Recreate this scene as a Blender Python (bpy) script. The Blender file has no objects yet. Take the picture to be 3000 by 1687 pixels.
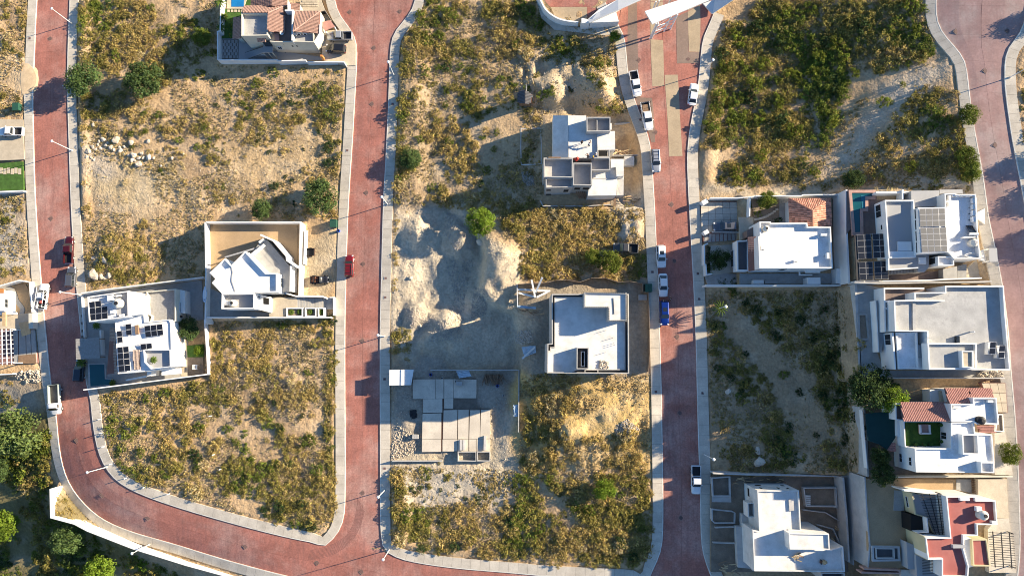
import bpy, math, random
import numpy as np
from mathutils import Vector, Matrix
R = math.radians
random.seed(7); rng = np.random.default_rng(7)
sc = bpy.context.scene
COL = sc.collection
# ---------------------------------------------------------------- camera
FPX, CX, CY, CAMH, PITCH = 2000.0, 1500.0, 843.5, 142.0, R(5.6)
cam = bpy.data.cameras.new('camera'); cam.sensor_width = 36; cam.lens = 24.0; cam.clip_end = 3000; cam.clip_start = 1
camo = bpy.data.objects.new('camera', cam); COL.objects.link(camo)
camo.location = (0, 0, CAMH); camo.rotation_euler = (PITCH, 0, 0); sc.camera = camo
# ---------------------------------------------------------------- light
SUN_EL, SUN_AZ = R(20.5), R(16.5)          # azimuth measured from +X (right) towards +Y
world = bpy.data.worlds.new('World'); sc.world = world; world.use_nodes = True
nt = world.node_tree; nt.nodes.clear()
sky = nt.nodes.new('ShaderNodeTexSky'); sky.sky_type = 'NISHITA'; sky.sun_disc = False
sky.sun_elevation = SUN_EL; sky.sun_rotation = R(90) - SUN_AZ; sky.air_density = 1.0; sky.dust_density = 0.0; sky.ozone_density = 5.0
bg = nt.nodes.new('ShaderNodeBackground'); bg.inputs[1].default_value = 0.075
wo = nt.nodes.new('ShaderNodeOutputWorld'); hs = nt.nodes.new('ShaderNodeHueSaturation'); hs.inputs['Saturation'].default_value = 1.0; hs.inputs['Value'].default_value = 1.0; nt.links.new(sky.outputs[0], hs.inputs['Color']); nt.links.new(hs.outputs[0], bg.inputs[0]); nt.links.new(bg.outputs[0], wo.inputs[0])
sl = bpy.data.lights.new('sun', 'SUN'); sl.energy = 5.0; sl.angle = R(0.5); sl.color = (1.0, 0.85, 0.63)
so = bpy.data.objects.new('sun', sl); COL.objects.link(so)
sdir = Vector((math.cos(SUN_EL)*math.cos(SUN_AZ), math.cos(SUN_EL)*math.sin(SUN_AZ), math.sin(SUN_EL)))
so.rotation_euler = sdir.to_track_quat('Z', 'Y').to_euler(); so.location = sdir*200
vs = sc.view_settings; vs.view_transform = 'Standard'; vs.look = 'None'; vs.exposure = 1.54; vs.gamma = 1.0; vs.use_curve_mapping = False
sc.render.engine = 'CYCLES'; sc.cycles.filter_width = 1.0

# ---------------------------------------------------------------- pixel -> place
cp, sp = math.cos(PITCH), math.sin(PITCH)
def W(u, v, z):
    dx = (u-CX)/FPX; dy = -(v-CY)/FPX
    ry = dy*cp + sp; rz = dy*sp - cp
    t = (z-CAMH)/rz
    return (dx*t, ry*t, z)
class Fr:                                    # an enlarged region of the photograph
    def __init__(s, ox, oy, k): s.o = (ox, oy); s.k = k
    def __call__(s, x, y): return (s.o[0]+x/s.k, s.o[1]+y/s.k)
T0 = 1934/750; T2 = 1930/750
def tl(c, r): return Fr(750*c, (0, 562, 1124)[r], T2 if r == 2 else T0)
Z1 = Fr(630, 0, 6.1333); Z2 = Fr(0, 800, 4.525); Z3 = Fr(210, 800, 4.1405); Z4 = Fr(590, 630, 4.529)
Z5 = Fr(1500, 320, 4.83); Z6 = Fr(1500, 800, 4.674); Z7 = Fr(1130, 1060, 4.673); Z8 = Fr(1570, 0, 3.733)
Z9 = Fr(2040, 560, 4.9957); Z10 = Fr(2470, 540, 4.6735); Z11 = Fr(2470, 820, 4.83); Z12 = Fr(2500, 1120, 5.175)
Z13 = Fr(2500, 1380, 4.72); Z14 = Fr(2070, 1370, 4.5705); N = Fr(0, 0, 1)

# ---------------------------------------------------------------- materials
MATS = {}
def mat(name, col, rough=0.85, noise=0.12, scale=1.0, spec=0.3, metal=0.0, bump=0.0, bscale=8.0, rnd=0.0, stain=None, stain_amt=0.4, stain_scale=0.25, fine=0.0, coat=0.0, streak=None):
    if name in MATS: return MATS[name]
    m = bpy.data.materials.new(name); m.use_nodes = True; t = m.node_tree; n = t.nodes; L = t.links
    b = n['Principled BSDF']; b.inputs['Roughness'].default_value = rough; b.inputs['Metallic'].default_value = metal
    b.inputs['Specular IOR Level'].default_value = spec
    if coat: b.inputs['Coat Weight'].default_value = coat
    tc = n.new('ShaderNodeTexCoord'); geo = n.new('ShaderNodeNewGeometry')
    P = geo.outputs['Position']
    cur = n.new('ShaderNodeRGB'); cur.outputs[0].default_value = (*col, 1); cur = cur.outputs[0]
    def nz(s, det=5, rg=0.6):
        x = n.new('ShaderNodeTexNoise'); x.inputs['Scale'].default_value = s; x.inputs['Detail'].default_value = det; x.inputs['Roughness'].default_value = rg
        L.new(P, x.inputs['Vector']); return x.outputs[0]
    def scalev(c, f, lo, hi, fmin=0.3, fmax=0.7):
        mr = n.new('ShaderNodeMapRange'); L.new(f, mr.inputs[0]); mr.inputs[1].default_value = fmin; mr.inputs[2].default_value = fmax
        mr.inputs[3].default_value = lo; mr.inputs[4].default_value = hi
        vm = n.new('ShaderNodeVectorMath'); vm.operation = 'SCALE'; L.new(c, vm.inputs[0]); L.new(mr.outputs[0], vm.inputs['Scale']); return vm.outputs[0]
    if stain:
        mx = n.new('ShaderNodeMix'); mx.data_type = 'RGBA'
        mr = n.new('ShaderNodeMapRange'); L.new(nz(stain_scale, 6, 0.65), mr.inputs[0]); mr.inputs[1].default_value = 0.46; mr.inputs[2].default_value = 0.68; mr.inputs[4].default_value = stain_amt
        L.new(mr.outputs[0], mx.inputs[0]); L.new(cur, mx.inputs[6]); mx.inputs[7].default_value = (*stain, 1); cur = mx.outputs[2]
    if streak:
        mp = n.new('ShaderNodeMapping'); mp.inputs['Scale'].default_value = (1.6, 0.10, 1); L.new(P, mp.inputs[0])
        x = n.new('ShaderNodeTexNoise'); x.inputs['Scale'].default_value = 0.9; x.inputs['Detail'].default_value = 7; x.inputs['Roughness'].default_value = 0.7; L.new(mp.outputs[0], x.inputs['Vector'])
        mx = n.new('ShaderNodeMix'); mx.data_type = 'RGBA'; mr = n.new('ShaderNodeMapRange'); L.new(x.outputs[0], mr.inputs[0]); mr.inputs[1].default_value = 0.45; mr.inputs[2].default_value = 0.72; mr.inputs[4].default_value = 0.6
        L.new(mr.outputs[0], mx.inputs[0]); L.new(cur, mx.inputs[6]); mx.inputs[7].default_value = (*streak, 1); cur = mx.outputs[2]
    if noise: cur = scalev(cur, nz(scale), 1-noise, 1+noise)
    if fine: cur = scalev(cur, nz(scale*9, 3), 1-fine, 1+fine)
    if rnd:
        oi = n.new('ShaderNodeObjectInfo'); cur = scalev(cur, oi.outputs['Random'], 1-rnd, 1+rnd, 0, 1)
    L.new(cur, b.inputs['Base Color'])
    if bump:
        bp = n.new('ShaderNodeBump'); bp.inputs['Strength'].default_value = 1.0; bp.inputs['Distance'].default_value = bump
        L.new(nz(bscale, 4), bp.inputs['Height']); L.new(bp.outputs[0], b.inputs['Normal'])
    MATS[name] = m; return m
def attr_mat(name, attr, rough=0.9, n1=0.2, s1=0.6, n2=0.2, s2=4.0, bump=0.0, transl=0.0, rnd=0.0):
    m = mat(name, (1, 1, 1), rough=rough, noise=n1, scale=s1, spec=0.1, bump=bump, bscale=s2, rnd=rnd, fine=n2)
    t = m.node_tree; n = t.nodes; L = t.links
    a = n.new('ShaderNodeAttribute'); a.attribute_name = attr
    src = [x for x in n if x.type == 'RGB'][0]
    for l in list(src.outputs[0].links): L.new(a.outputs['Color'], l.to_socket)
    if transl:
        b = n['Principled BSDF']; tr = n.new('ShaderNodeBsdfTranslucent'); mx = n.new('ShaderNodeMixShader'); mx.inputs[0].default_value = transl
        cs = b.inputs['Base Color'].links[0].from_socket; L.new(cs, tr.inputs[0])
        o = n['Material Output']; L.new(b.outputs[0], mx.inputs[1]); L.new(tr.outputs[0], mx.inputs[2]); L.new(mx.outputs[0], o.inputs[0])
    return m
M_ROAD = mat('red_stamped_concrete', (0.36, 0.142, 0.105), 0.85, 0.18, 0.35, stain=(0.42, 0.265, 0.22), stain_amt=0.85, stain_scale=0.09, streak=(0.225, 0.105, 0.09), fine=0.2, bump=0.004, bscale=6, rnd=0.05)
M_ROADB = mat('red_stamped_concrete_dusty', (0.36, 0.225, 0.20), 0.9, 0.16, 0.3, stain=(0.44, 0.36, 0.32), stain_amt=0.8, streak=(0.33, 0.20, 0.18), stain_scale=0.1, fine=0.10, bump=0.004, bscale=6, rnd=0.05)
M_FOUND = mat('dusty_foundation_concrete', (0.57, 0.505, 0.41), 0.95, 0.18, 0.8, stain=(0.36, 0.32, 0.265), stain_amt=0.75, stain_scale=0.4, fine=0.1)
M_DITCH = mat('ditch_earth', (0.15, 0.125, 0.10), 0.95, 0.2, 1.5)
M_WJOINT = mat('sidewalk_joint', (0.24, 0.21, 0.175), 0.95)
M_TYREMARK = mat('tyre_mark', (0.21, 0.095, 0.08), 0.9, .3, 2)
M_JOINT = mat('dark_joint', (0.20, 0.10, 0.085), 0.95)
M_TAN = mat('tan_stamped_concrete', (0.41, 0.32, 0.21), 0.85, 0.12, 0.4, fine=0.1, stain=(0.3, 0.22, 0.14), stain_amt=0.4)
M_GREYP = mat('grey_brown_stamped_concrete', (0.23, 0.165, 0.13), 0.85, 0.12, 0.4, fine=0.1)
M_WALK = mat('sidewalk_concrete', (0.53, 0.475, 0.39), 0.9, 0.12, 0.5, fine=0.09, stain=(0.38, 0.33, 0.26), stain_amt=0.5, stain_scale=0.3, rnd=0.06)
M_KERB = mat('kerb_white_paint', (0.70, 0.66, 0.58), 0.8, 0.12, 0.8, fine=0.1, stain=(0.42, 0.36, 0.28), stain_amt=0.5, stain_scale=0.5)
M_WHITE = mat('white_plaster', (0.74, 0.73, 0.70), 0.85, 0.04, 0.5, stain=(0.58, 0.55, 0.50), stain_amt=0.3, stain_scale=0.3)
M_WROOF = mat('white_roof_coating', (0.78, 0.775, 0.76), 0.8, 0.06, 0.6, stain=(0.44, 0.41, 0.36), stain_amt=0.55, stain_scale=0.4, fine=0.08)
M_CREAM = mat('cream_plaster', (0.56, 0.53, 0.44), 0.85, 0.05, 0.5, stain=(0.42, 0.38, 0.3), stain_amt=0.4, stain_scale=0.4)
M_YELLOW = mat('yellow_plaster', (0.55, 0.48, 0.29), 0.85, 0.05, 0.5)
M_GREYW = mat('grey_plaster', (0.36, 0.36, 0.36), 0.85, 0.06, 0.5, stain=(0.25, 0.25, 0.25), stain_amt=0.3)
M_CONC = mat('raw_concrete', (0.48, 0.46, 0.43), 0.9, 0.10, 0.7, stain=(0.30, 0.29, 0.28), stain_amt=0.5, stain_scale=0.45, fine=0.06)
M_CONCL = mat('fresh_concrete_slab', (0.66, 0.64, 0.60), 0.9, 0.09, 0.7, stain=(0.42, 0.40, 0.36), stain_amt=0.5, stain_scale=0.4, fine=0.06)
M_BLOCK = mat('concrete_block', (0.40, 0.385, 0.36), 0.95, 0.12, 1.2, fine=0.1)
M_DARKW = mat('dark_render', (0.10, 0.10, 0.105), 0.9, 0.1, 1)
M_GREYR = mat('grey_roof_membrane', (0.40, 0.395, 0.38), 0.9, 0.16, 1.1, stain=(0.25, 0.25, 0.24), stain_amt=0.8, stain_scale=0.55, fine=0.16, bump=0.03, bscale=1.2)
M_REDR = mat('red_roof_coating', (0.34, 0.105, 0.09), 0.85, 0.06, 0.5, stain=(0.42, 0.2, 0.17), stain_amt=0.3)
M_GRAVR = mat('grey_roof_tile', (0.29, 0.28, 0.265), 0.9, 0.16, 2.5, fine=0.15)
M_TILE1 = mat('brown_clay_tile', (0.30, 0.185, 0.145), 0.85, 0.25, 2.2, fine=0.2, rnd=0.25)
M_TILE2 = mat('red_clay_tile', (0.56, 0.27, 0.18), 0.8, 0.15, 2.0, rnd=0.4)
M_TILE3 = mat('dusty_rose_tile', (0.40, 0.20, 0.165), 0.85, 0.12, 1.5, rnd=0.1)
M_TILEB = mat('tile_bed', (0.20, 0.10, 0.08), 0.95)
M_GLASS = mat('dark_window_glass', (0.02, 0.025, 0.03), 0.08, 0, spec=0.6)
M_FRAME = mat('white_window_frame', (0.7, 0.7, 0.7), 0.5, 0)
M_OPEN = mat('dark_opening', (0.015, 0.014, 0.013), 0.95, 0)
M_SOLAR = mat('solar_cells', (0.012, 0.014, 0.02), 0.25, 0.1, 3, spec=0.5)
M_SOLARG = mat('solar_cells_dusty', (0.115, 0.113, 0.11), 0.5, 0.08, 2, spec=0.4)
M_ALU = mat('aluminium', (0.55, 0.55, 0.56), 0.4, 0.03, 1, metal=0.6)
M_DMETAL = mat('dark_metal', (0.035, 0.035, 0.037), 0.5, 0.05, 2, metal=0.3)
M_WMETAL = mat('white_painted_metal', (0.72, 0.72, 0.70), 0.5, 0.05, 1)
M_POOL = mat('pool_water_dark', (0.012, 0.085, 0.10), 0.05, 0.1, 0.4, spec=0.5)
M_POOLB = mat('pool_water_blue', (0.015, 0.17, 0.42), 0.05, 0.1, 0.6, spec=0.5)
M_PINK = mat('pink_stone', (0.42, 0.26, 0.21), 0.85, 0.15, 1.5, fine=0.1)
M_DECKB = mat('brown_stone_paving', (0.19, 0.14, 0.12), 0.85, 0.15, 1.5, fine=0.12, rnd=0.12)
M_PAVE = mat('grey_paving', (0.33, 0.32, 0.30), 0.9, 0.12, 1.0, fine=0.1, rnd=0.1)
M_PAVEB = mat('beige_paving', (0.46, 0.39, 0.29), 0.9, 0.12, 1.0, fine=0.1, rnd=0.08)
M_WOOD = mat('weathered_wood', (0.22, 0.14, 0.085), 0.9, 0.2, 2, rnd=0.2)
M_WOODL = mat('pale_timber', (0.50, 0.36, 0.20), 0.9, 0.15, 2, rnd=0.15)
M_ORANGE = mat('orange_timber', (0.50, 0.20, 0.06), 0.7, 0.1, 2)
M_RUST = mat('rusty_steel', (0.16, 0.07, 0.04), 0.9, 0.2, 3)
M_ROCK = mat('pale_rock', (0.50, 0.43, 0.34), 0.95, 0.2, 1.5, bump=0.08, bscale=2.5, rnd=0.15)
M_RUBBLE = mat('grey_rubble', (0.36, 0.33, 0.29), 0.95, 0.2, 1.5, rnd=0.2)
M_LAWN = mat('lawn_grass', (0.05, 0.11, 0.02), 0.95, 0.3, 1.5, fine=0.25, bump=0.03, bscale=9)
M_EARTH = mat('bare_yard_earth', (0.40, 0.28, 0.16), 0.95, 0.14, 0.6, fine=0.1, stain=(0.30, 0.21, 0.13), stain_amt=0.5, stain_scale=0.3)
M_EARTHD = mat('dark_yard_earth', (0.23, 0.18, 0.13), 0.95, 0.2, 0.7, fine=0.12, stain=(0.14, 0.11, 0.09), stain_amt=0.5, stain_scale=0.4)
M_GREENN = mat('green_shade_net', (0.008, 0.04, 0.038), 0.9, 0.1, 1)
M_TARP = mat('pale_blue_tarp', (0.40, 0.50, 0.58), 0.5, 0.1, 2)
M_TILE4 = mat('sandy_tile', (0.36, 0.28, 0.23), 0.85, 0.2, 2, rnd=.1)
M_GBIN = mat('green_bin', (0.02, 0.075, 0.05), 0.6, 0.08, 2)
M_BBLUE = mat('blue_plastic', (0.01, 0.08, 0.5), 0.4, 0.05, 2)
M_RED = mat('red_plastic', (0.5, 0.04, 0.02), 0.5, 0.05, 2)
M_TYRE = mat('tyre_rubber', (0.02, 0.02, 0.02), 0.9, 0)
M_TRUNK = mat('tree_bark', (0.14, 0.105, 0.075), 0.95, 0.2, 3)
M_IRON = mat('cast_iron', (0.14, 0.085, 0.075), 0.8, 0.1, 4)
M_TANKW = mat('cream_plastic_tank', (0.62, 0.58, 0.50), 0.6, 0.05, 2)
M_BLACK = mat('black_plastic', (0.02, 0.02, 0.022), 0.6, 0.05, 2)
M_TAILR = mat('tail_lamp', (0.35, 0.01, 0.01), 0.3, 0)
M_LAMPG = mat('headlamp_glass', (0.6, 0.6, 0.6), 0.15, 0)
M_FOL = attr_mat('foliage', 'col', 0.8, 0.15, 0.5, 0.1, 6, transl=0.38, rnd=0.16)
M_SOIL = attr_mat('soil', 'soil', 0.95, 0.16, 0.22, 0.20, 1.6, bump=0.22)

# ---------------------------------------------------------------- mesh helpers
def tag(o, label=None, cat=None, group=None, kind=None):
    if label: o['label'] = label
    if cat: o['category'] = cat
    if group: o['group'] = group
    if kind: o['kind'] = kind
    return o
def mesh(name, V, Fc, m=None, smooth=False):
    me = bpy.data.meshes.new(name); me.from_pydata([tuple(v) for v in V], [], [tuple(f) for f in Fc]); me.validate()
    if m: me.materials.append(m)
    if smooth: me.polygons.foreach_set('use_smooth', [True]*len(me.polygons))
    return me
def link(name, me, parent=None, world_coords=True):
    o = bpy.data.objects.new(name, me); COL.objects.link(o)
    if parent is not None:
        o.parent = parent
        if world_coords: o.matrix_parent_inverse = Matrix.Translation(tuple(-c for c in TLOC[parent.name]))
    return o
TLOC = {}
def thing(name, loc, label, cat, group=None):
    o = bpy.data.objects.new(name, None); COL.objects.link(o); o.location = loc; o.empty_display_size = 0.3
    TLOC[o.name] = tuple(loc); return tag(o, label, cat, group)
def part(name, V, Fc, m, parent, smooth=False):
    o = link(name, mesh(name, V, Fc, m, smooth), parent)
    if parent is not None: TLOC[o.name] = TLOC[parent.name] if parent.name in TLOC else (0, 0, 0)
    return o
def sub(name, V, Fc, m, parent):              # child of a part whose frame equals the thing's frame
    o = bpy.data.objects.new(name, mesh(name, V, Fc, m)); COL.objects.link(o); o.parent = parent
    return o
def box(c, s, rz=0.0):
    cx, cy, cz = c; a, b, h = s[0]/2, s[1]/2, s[2]/2; ca, sa = math.cos(rz), math.sin(rz)
    V = []
    for z in (-h, h):
        for x, y in ((-a, -b), (a, -b), (a, b), (-a, b)): V.append((cx+x*ca-y*sa, cy+x*sa+y*ca, cz+z))
    return V, [(3, 2, 1, 0), (4, 5, 6, 7), (0, 1, 5, 4), (1, 2, 6, 5), (2, 3, 7, 6), (3, 0, 4, 7)]
def bar(p, q, w, h):                          # beam from p to q (top centre line), any direction
    p = Vector(p); q = Vector(q); d = (q-p)
    if d.length < 1e-6: d = Vector((0, 0, .01))
    d.normalize(); s = d.cross(Vector((0, 0, 1)))
    if s.length < 1e-3: s = Vector((1, 0, 0))
    s.normalize(); up = s.cross(d)
    V = []
    for e in (p, q):
        for a, b in ((-1, -1), (1, -1), (1, 1), (-1, 1)): V.append(tuple(e+s*(a*w/2)+up*(b*h/2)))
    return V, [(0, 1, 2, 3), (7, 6, 5, 4), (0, 4, 5, 1), (1, 5, 6, 2), (2, 6, 7, 3), (3, 7, 4, 0)]
def join(*vf):
    V = []; Fc = []
    for v, f in vf:
        k = len(V); V += list(v); Fc += [tuple(i+k for i in q) for q in f]
    return V, Fc
def area2(p): return sum(p[i][0]*p[(i+1) % len(p)][1]-p[(i+1) % len(p)][0]*p[i][1] for i in range(len(p)))
def ccw(p): p = [tuple(q) for q in p]; return p if area2(p) > 0 else p[::-1]
def prism(poly, z0, z1):
    p = ccw([q[:2] for q in poly]); n = len(p)
    V = [(x, y, z0) for x, y in p]+[(x, y, z1) for x, y in p]
    return V, [tuple(range(n-1, -1, -1)), tuple(range(n, 2*n))]+[(i, (i+1) % n, n+(i+1) % n, n+i) for i in range(n)]
def inset(poly, t):
    p = [Vector(q[:2]) for q in ccw([q[:2] for q in poly])]; n = len(p); out = []
    for i in range(n):
        a, b, c = p[i-1], p[i], p[(i+1) % n]
        d1 = (b-a).normalized(); d2 = (c-b).normalized()
        n1 = Vector((-d1.y, d1.x)); n2 = Vector((-d2.y, d2.x))
        k = 1+n1.dot(n2); m_ = (n1+n2)/max(k, 0.35)
        out.append(tuple(b+m_*t))
    return out
def ring(poly, t, z0, z1):
    o = ccw([q[:2] for q in poly]); i = inset(o, t); n = len(o)
    V = [(x, y, z0) for x, y in o]+[(x, y, z1) for x, y in o]+[(x, y, z1) for x, y in i]+[(x, y, z0) for x, y in i]
    Fc = []
    for k in range(n):
        j = (k+1) % n
        Fc += [(k, j, n+j, n+k), (n+k, n+j, 2*n+j, 2*n+k), (2*n+k, 2*n+j, 3*n+j, 3*n+k), (3*n+k, 3*n+j, j, k)]
    return V, Fc
def cyl(c, r, h, n=12, r2=None):
    r2 = r if r2 is None else r2
    V = [(c[0]+r*math.cos(2*math.pi*i/n), c[1]+r*math.sin(2*math.pi*i/n), c[2]) for i in range(n)]
    V += [(c[0]+r2*math.cos(2*math.pi*i/n), c[1]+r2*math.sin(2*math.pi*i/n), c[2]+h) for i in range(n)]
    return V, [tuple(range(n-1, -1, -1)), tuple(range(n, 2*n))]+[(i, (i+1) % n, n+(i+1) % n, n+i) for i in range(n)]
def tube(p, q, r1, r2, n=7):
    p = Vector(p); q = Vector(q); d = (q-p).normalized(); s = d.orthogonal().normalized(); t = d.cross(s); V = []
    for e, r in ((p, r1), (q, r2)):
        for i in range(n): a = 2*math.pi*i/n; V.append(tuple(e+s*(r*math.cos(a))+t*(r*math.sin(a))))
    return V, [tuple(range(n-1, -1, -1)), tuple(range(n, 2*n))]+[(i, (i+1) % n, n+(i+1) % n, n+i) for i in range(n)]
def PW(fr, pts, z): return [W(*fr(x, y), z) for x, y in pts]

# ---------------------------------------------------------------- terrain height
CTRL = [(155,-60,-3.5),(150,200,-3.5),(150,400,-3.5),(158,600,-3.8),(170,800,-4),(195,1000,-4.2),(210,1150,-4.2),(230,1300,-4),(290,1420,-3.6),(420,1510,-3),(600,1560,-2.2),(800,1610,-1.2),(1050,1620,-.3),
 (0,-60,-4),(0,300,-3.8),(0,600,-4.4),(0,900,-4.6),(0,1080,-5.6),(110,1240,-5.6),(75,1420,-9.0),(110,1560,-10),(300,1680,-9),(-60,1687,-12),(-60,1400,-10),(520,1740,-7),
 (1090,-60,.5),(1095,200,.4),(1080,400,.2),(1070,600,0),(1065,900,0),(1063,1200,0),(1063,1450,0),(1300,1690,.6),(1600,1720,2),(1900,1740,3.6),
 (1950,-60,5.6),(1950,200,5.6),(1960,400,5.8),(1970,600,5.8),(1975,800,5.5),(1985,1000,4.9),(1990,1200,4.4),(1995,1400,4.2),(1995,1600,4),
 (2800,-60,14.6),(2870,200,14.9),(2900,400,15.2),(2940,600,15.6),(2970,800,15.6),(3010,1000,15.6),(3020,1200,15.6),(3030,1500,15.6),(3030,1720,15.6),(3080,300,16.0),
 (400,100,-2.5),(400,400,-2.5),(700,400,-1.4),(850,300,-.8),(450,700,-3),(450,1250,-2.6),(700,1300,-1.3),(850,1100,-.6),(850,1500,-.6),
 (1300,150,1.5),(1500,150,3),(1650,250,4),(1300,450,1.2),(1500,450,3),(1500,700,4.2),(1700,700,4.6),(1700,1250,4.1),(1527,1250,1.5),(1527,1350,1.3),(1540,1130,2.2),(1525,1010,2.0),(1500,850,3.6),(1300,1500,1),(1600,1500,2.6),(1800,1500,3.6),
 (2200,150,6.3),(2400,200,8.2),(2600,200,11.4),(2200,450,6.4),(2400,450,8.2),(2600,450,11.6),(2150,1000,5.8),(2300,1000,7),(2450,1000,8.8),(2150,1250,5.4),(2300,1300,6.6),(2470,1300,8.6),(2200,1600,5.6),(2600,1740,11)]
_cw = np.array([W(*c) for c in CTRL]); _S = 100.0
def _U(r2): return np.where(r2 > 1e-12, 0.5*r2*np.log(np.maximum(r2, 1e-12)), 0)
_P = _cw[:, :2]/_S; _n = len(_P)
_K = _U(((_P[:, None]-_P[None])**2).sum(-1)) + np.eye(_n)*2e-4
_Q = np.hstack([np.ones((_n, 1)), _P]); _A = np.vstack([np.hstack([_K, _Q]), np.hstack([_Q.T, np.zeros((3, 3))])])
_w = np.linalg.solve(_A, np.concatenate([_cw[:, 2], np.zeros(3)]))
_lo = _cw[:, :2].min(0); _hi = _cw[:, :2].max(0)
def base_h(x, y):
    x = np.clip(np.atleast_1d(np.asarray(x, float)), _lo[0], _hi[0])/_S; y = np.clip(np.atleast_1d(np.asarray(y, float)), _lo[1], _hi[1])/_S
    out = _w[_n]+_w[_n+1]*x+_w[_n+2]*y
    for i in range(_n): out = out+_w[i]*_U((x-_P[i, 0])**2+(y-_P[i, 1])**2)
    return out
def G0(u, v, n=6):                            # pixel -> point on the smooth base terrain
    z = 3.0
    for _ in range(n): p = W(u, v, z); z = float(base_h(p[0], p[1])[0])
    return W(u, v, z)
def G0s(pts):
    u = np.array([p[0] for p in pts], float); v = np.array([p[1] for p in pts], float); z = np.full(len(u), 3.0)
    dx = (u-CX)/FPX; dy = -(v-CY)/FPX; ry = dy*cp+sp; rz = dy*sp-cp
    for _ in range(6):
        t = (z-CAMH)/rz; z = base_h(dx*t, ry*t)
    t = (z-CAMH)/rz
    return np.stack([dx*t, ry*t, z], 1)
def inpoly(X, Y, poly):
    res = np.zeros(X.shape, bool); n = len(poly); j = n-1
    for i in range(n):
        xi, yi = poly[i][:2]; xj, yj = poly[j][:2]
        if yi != yj: res ^= ((yi > Y) != (yj > Y)) & (X < (xj-xi)*(Y-yi)/(yj-yi)+xi)
        j = i
    return res
def sdist(X, Y, poly):                        # signed distance, negative inside
    d = np.full(X.shape, 1e9); n = len(poly)
    for i in range(n):
        ax, ay = poly[i][:2]; bx, by = poly[(i+1) % n][:2]; ex, ey = bx-ax, by-ay; L2 = ex*ex+ey*ey+1e-9
        t = np.clip(((X-ax)*ex+(Y-ay)*ey)/L2, 0, 1); d = np.minimum(d, np.hypot(X-ax-t*ex, Y-ay-t*ey))
    return np.where(inpoly(X, Y, poly), -d, d)
_perm = rng.random((256, 256))
def vnoise(x, y):
    xi = np.floor(x).astype(int); yi = np.floor(y).astype(int); fx = x-xi; fy = y-yi
    fx = fx*fx*(3-2*fx); fy = fy*fy*(3-2*fy)
    g = lambda a, b: _perm[a % 256, b % 256]
    return (g(xi, yi)*(1-fx)+g(xi+1, yi)*fx)*(1-fy)+(g(xi, yi+1)*(1-fx)+g(xi+1, yi+1)*fx)*fy
def fbm(x, y, o=4):
    s = 0; a = 0.5; t = 0
    for k in range(o): s = s+a*vnoise(x*2**k+17*k, y*2**k+31*k); t += a; a *= .5
    return s/t
# ================================================================ roads (kerb lines read off the photograph)
A_L = [(110,-70),(109.7,0),(105.5,58),(101.6,174),(97,271),(99,388),(103,562),(112,698),(118,779),(128,903),(139,1008),(150,1124),(166,1217),(173,1310),(190,1392),(229,1458),(295,1520),(389,1559),(505,1590),(641,1633),(750,1663),(847,1687),(1000,1722),(1300,1770),(1600,1800),(2150,1830)]
A_R = [(206,-70),(205.5,0),(201.6,78),(198.5,174),(197.8,271),(201.6,388),(207,562),(213,690),(225,849),(236,960),(252,1124),(266,1165),(269,1210),(277,1272),(289.5,1330),(315,1380),(350,1415),(408,1446),(505,1481),(622,1516),(750,1551),(867,1579),(936,1591),(1036,1603),(1134,1614),(1162,1633),(1216,1647),(1333,1664),(1500,1677),(1616,1688),(1896,1700),(2150,1712)]
B_L = [(972,-70),(981,0),(985,19),(998,50),(1018,74),(1039,105),(1046,136),(1046.5,174),(1041,271),(1035,388),(1023,562),(1017.6,678),(1013.7,833),(1011,950),(1011,1124),(1012.3,1279),(1012.3,1454),(1009.6,1512),(995,1555),(970,1585),(945,1603)]
B_R = [(1222,-70),(1217,0),(1209.5,27),(1184,62),(1157,93),(1145.5,124),(1141.7,174),(1139.7,252),(1136,349),(1128,504),(1124,562),(1120.3,678),(1116.5,833),(1113.4,950),(1113,1124),(1114,1357),(1114,1512),(1117,1582),(1130,1624)]
C_L = [(1725,-70),(1780,20),(1820,90),(1831.6,116),(1839,217),(1851,268),(1866.5,314),(1888,368),(1905,419),(1911,485),(1915.5,562),(1919,620),(1924.6,756),(1932.4,950),(1937.5,1124),(1940,1279),(1942,1396),(1943,1512),(1941,1590),(1931,1629),(1912,1668),(1888,1726)]
C_R = [(2125,-70),(2100,20),(2070,90),(2056,120),(2049,217),(2041,279),(2027,341),(2016,407),(2012,465),(2016,562),(2023.5,698),(2031,833),(2037,950),(2041,1124),(2046,1318),(2051,1435),(2052,1551),(2056,1610),(2071,1660),(2104,1736)]
D_L = [(2745,-70),(2742.5,0),(2741.7,39),(2748,74),(2766,105),(2801,143),(2824,174),(2832,205),(2839,271),(2849,349),(2863,427),(2878,504),(2886,562),(2896,640),(2909,698),(2925,775),(2936,833),(2946,900),(2955,980),(2960,1066),(2965,1124),(2974,1221),(2982,1357),(2986,1474),(2989,1590),(2984,1668),(2975,1720)]
D_R = [(3020,-70),(3006,40),(2998,74),(2983,105),(2956,136),(2944,167),(2941,213),(2944,271),(2952,330),(2963,407),(2975,465),(2994,562),(3008,640),(3026,750),(3050,900),(3070,1066),(3085,1200),(3095,1474),(3100,1720)]
def resample(P, n=None, step=None):
    P = np.asarray(P, float); d = np.concatenate([[0], np.cumsum(np.linalg.norm(np.diff(P[:, :2], axis=0), axis=1))])
    if n is None: n = max(2, int(round(d[-1]/step))+1)
    s = np.linspace(0, d[-1], n); return np.stack([np.interp(s, d, P[:, k]) for k in range(P.shape[1])], 1)
def smooth_px(P, it=2):                       # corner cutting keeps kerbs round
    P = [np.array(p, float) for p in P]
    for _ in range(it):
        Q = [P[0]]
        for a, b in zip(P[:-1], P[1:]): Q += [a*.75+b*.25, a*.25+b*.75]
        P = Q+[P[-1]]
    return np.array(P)
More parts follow.
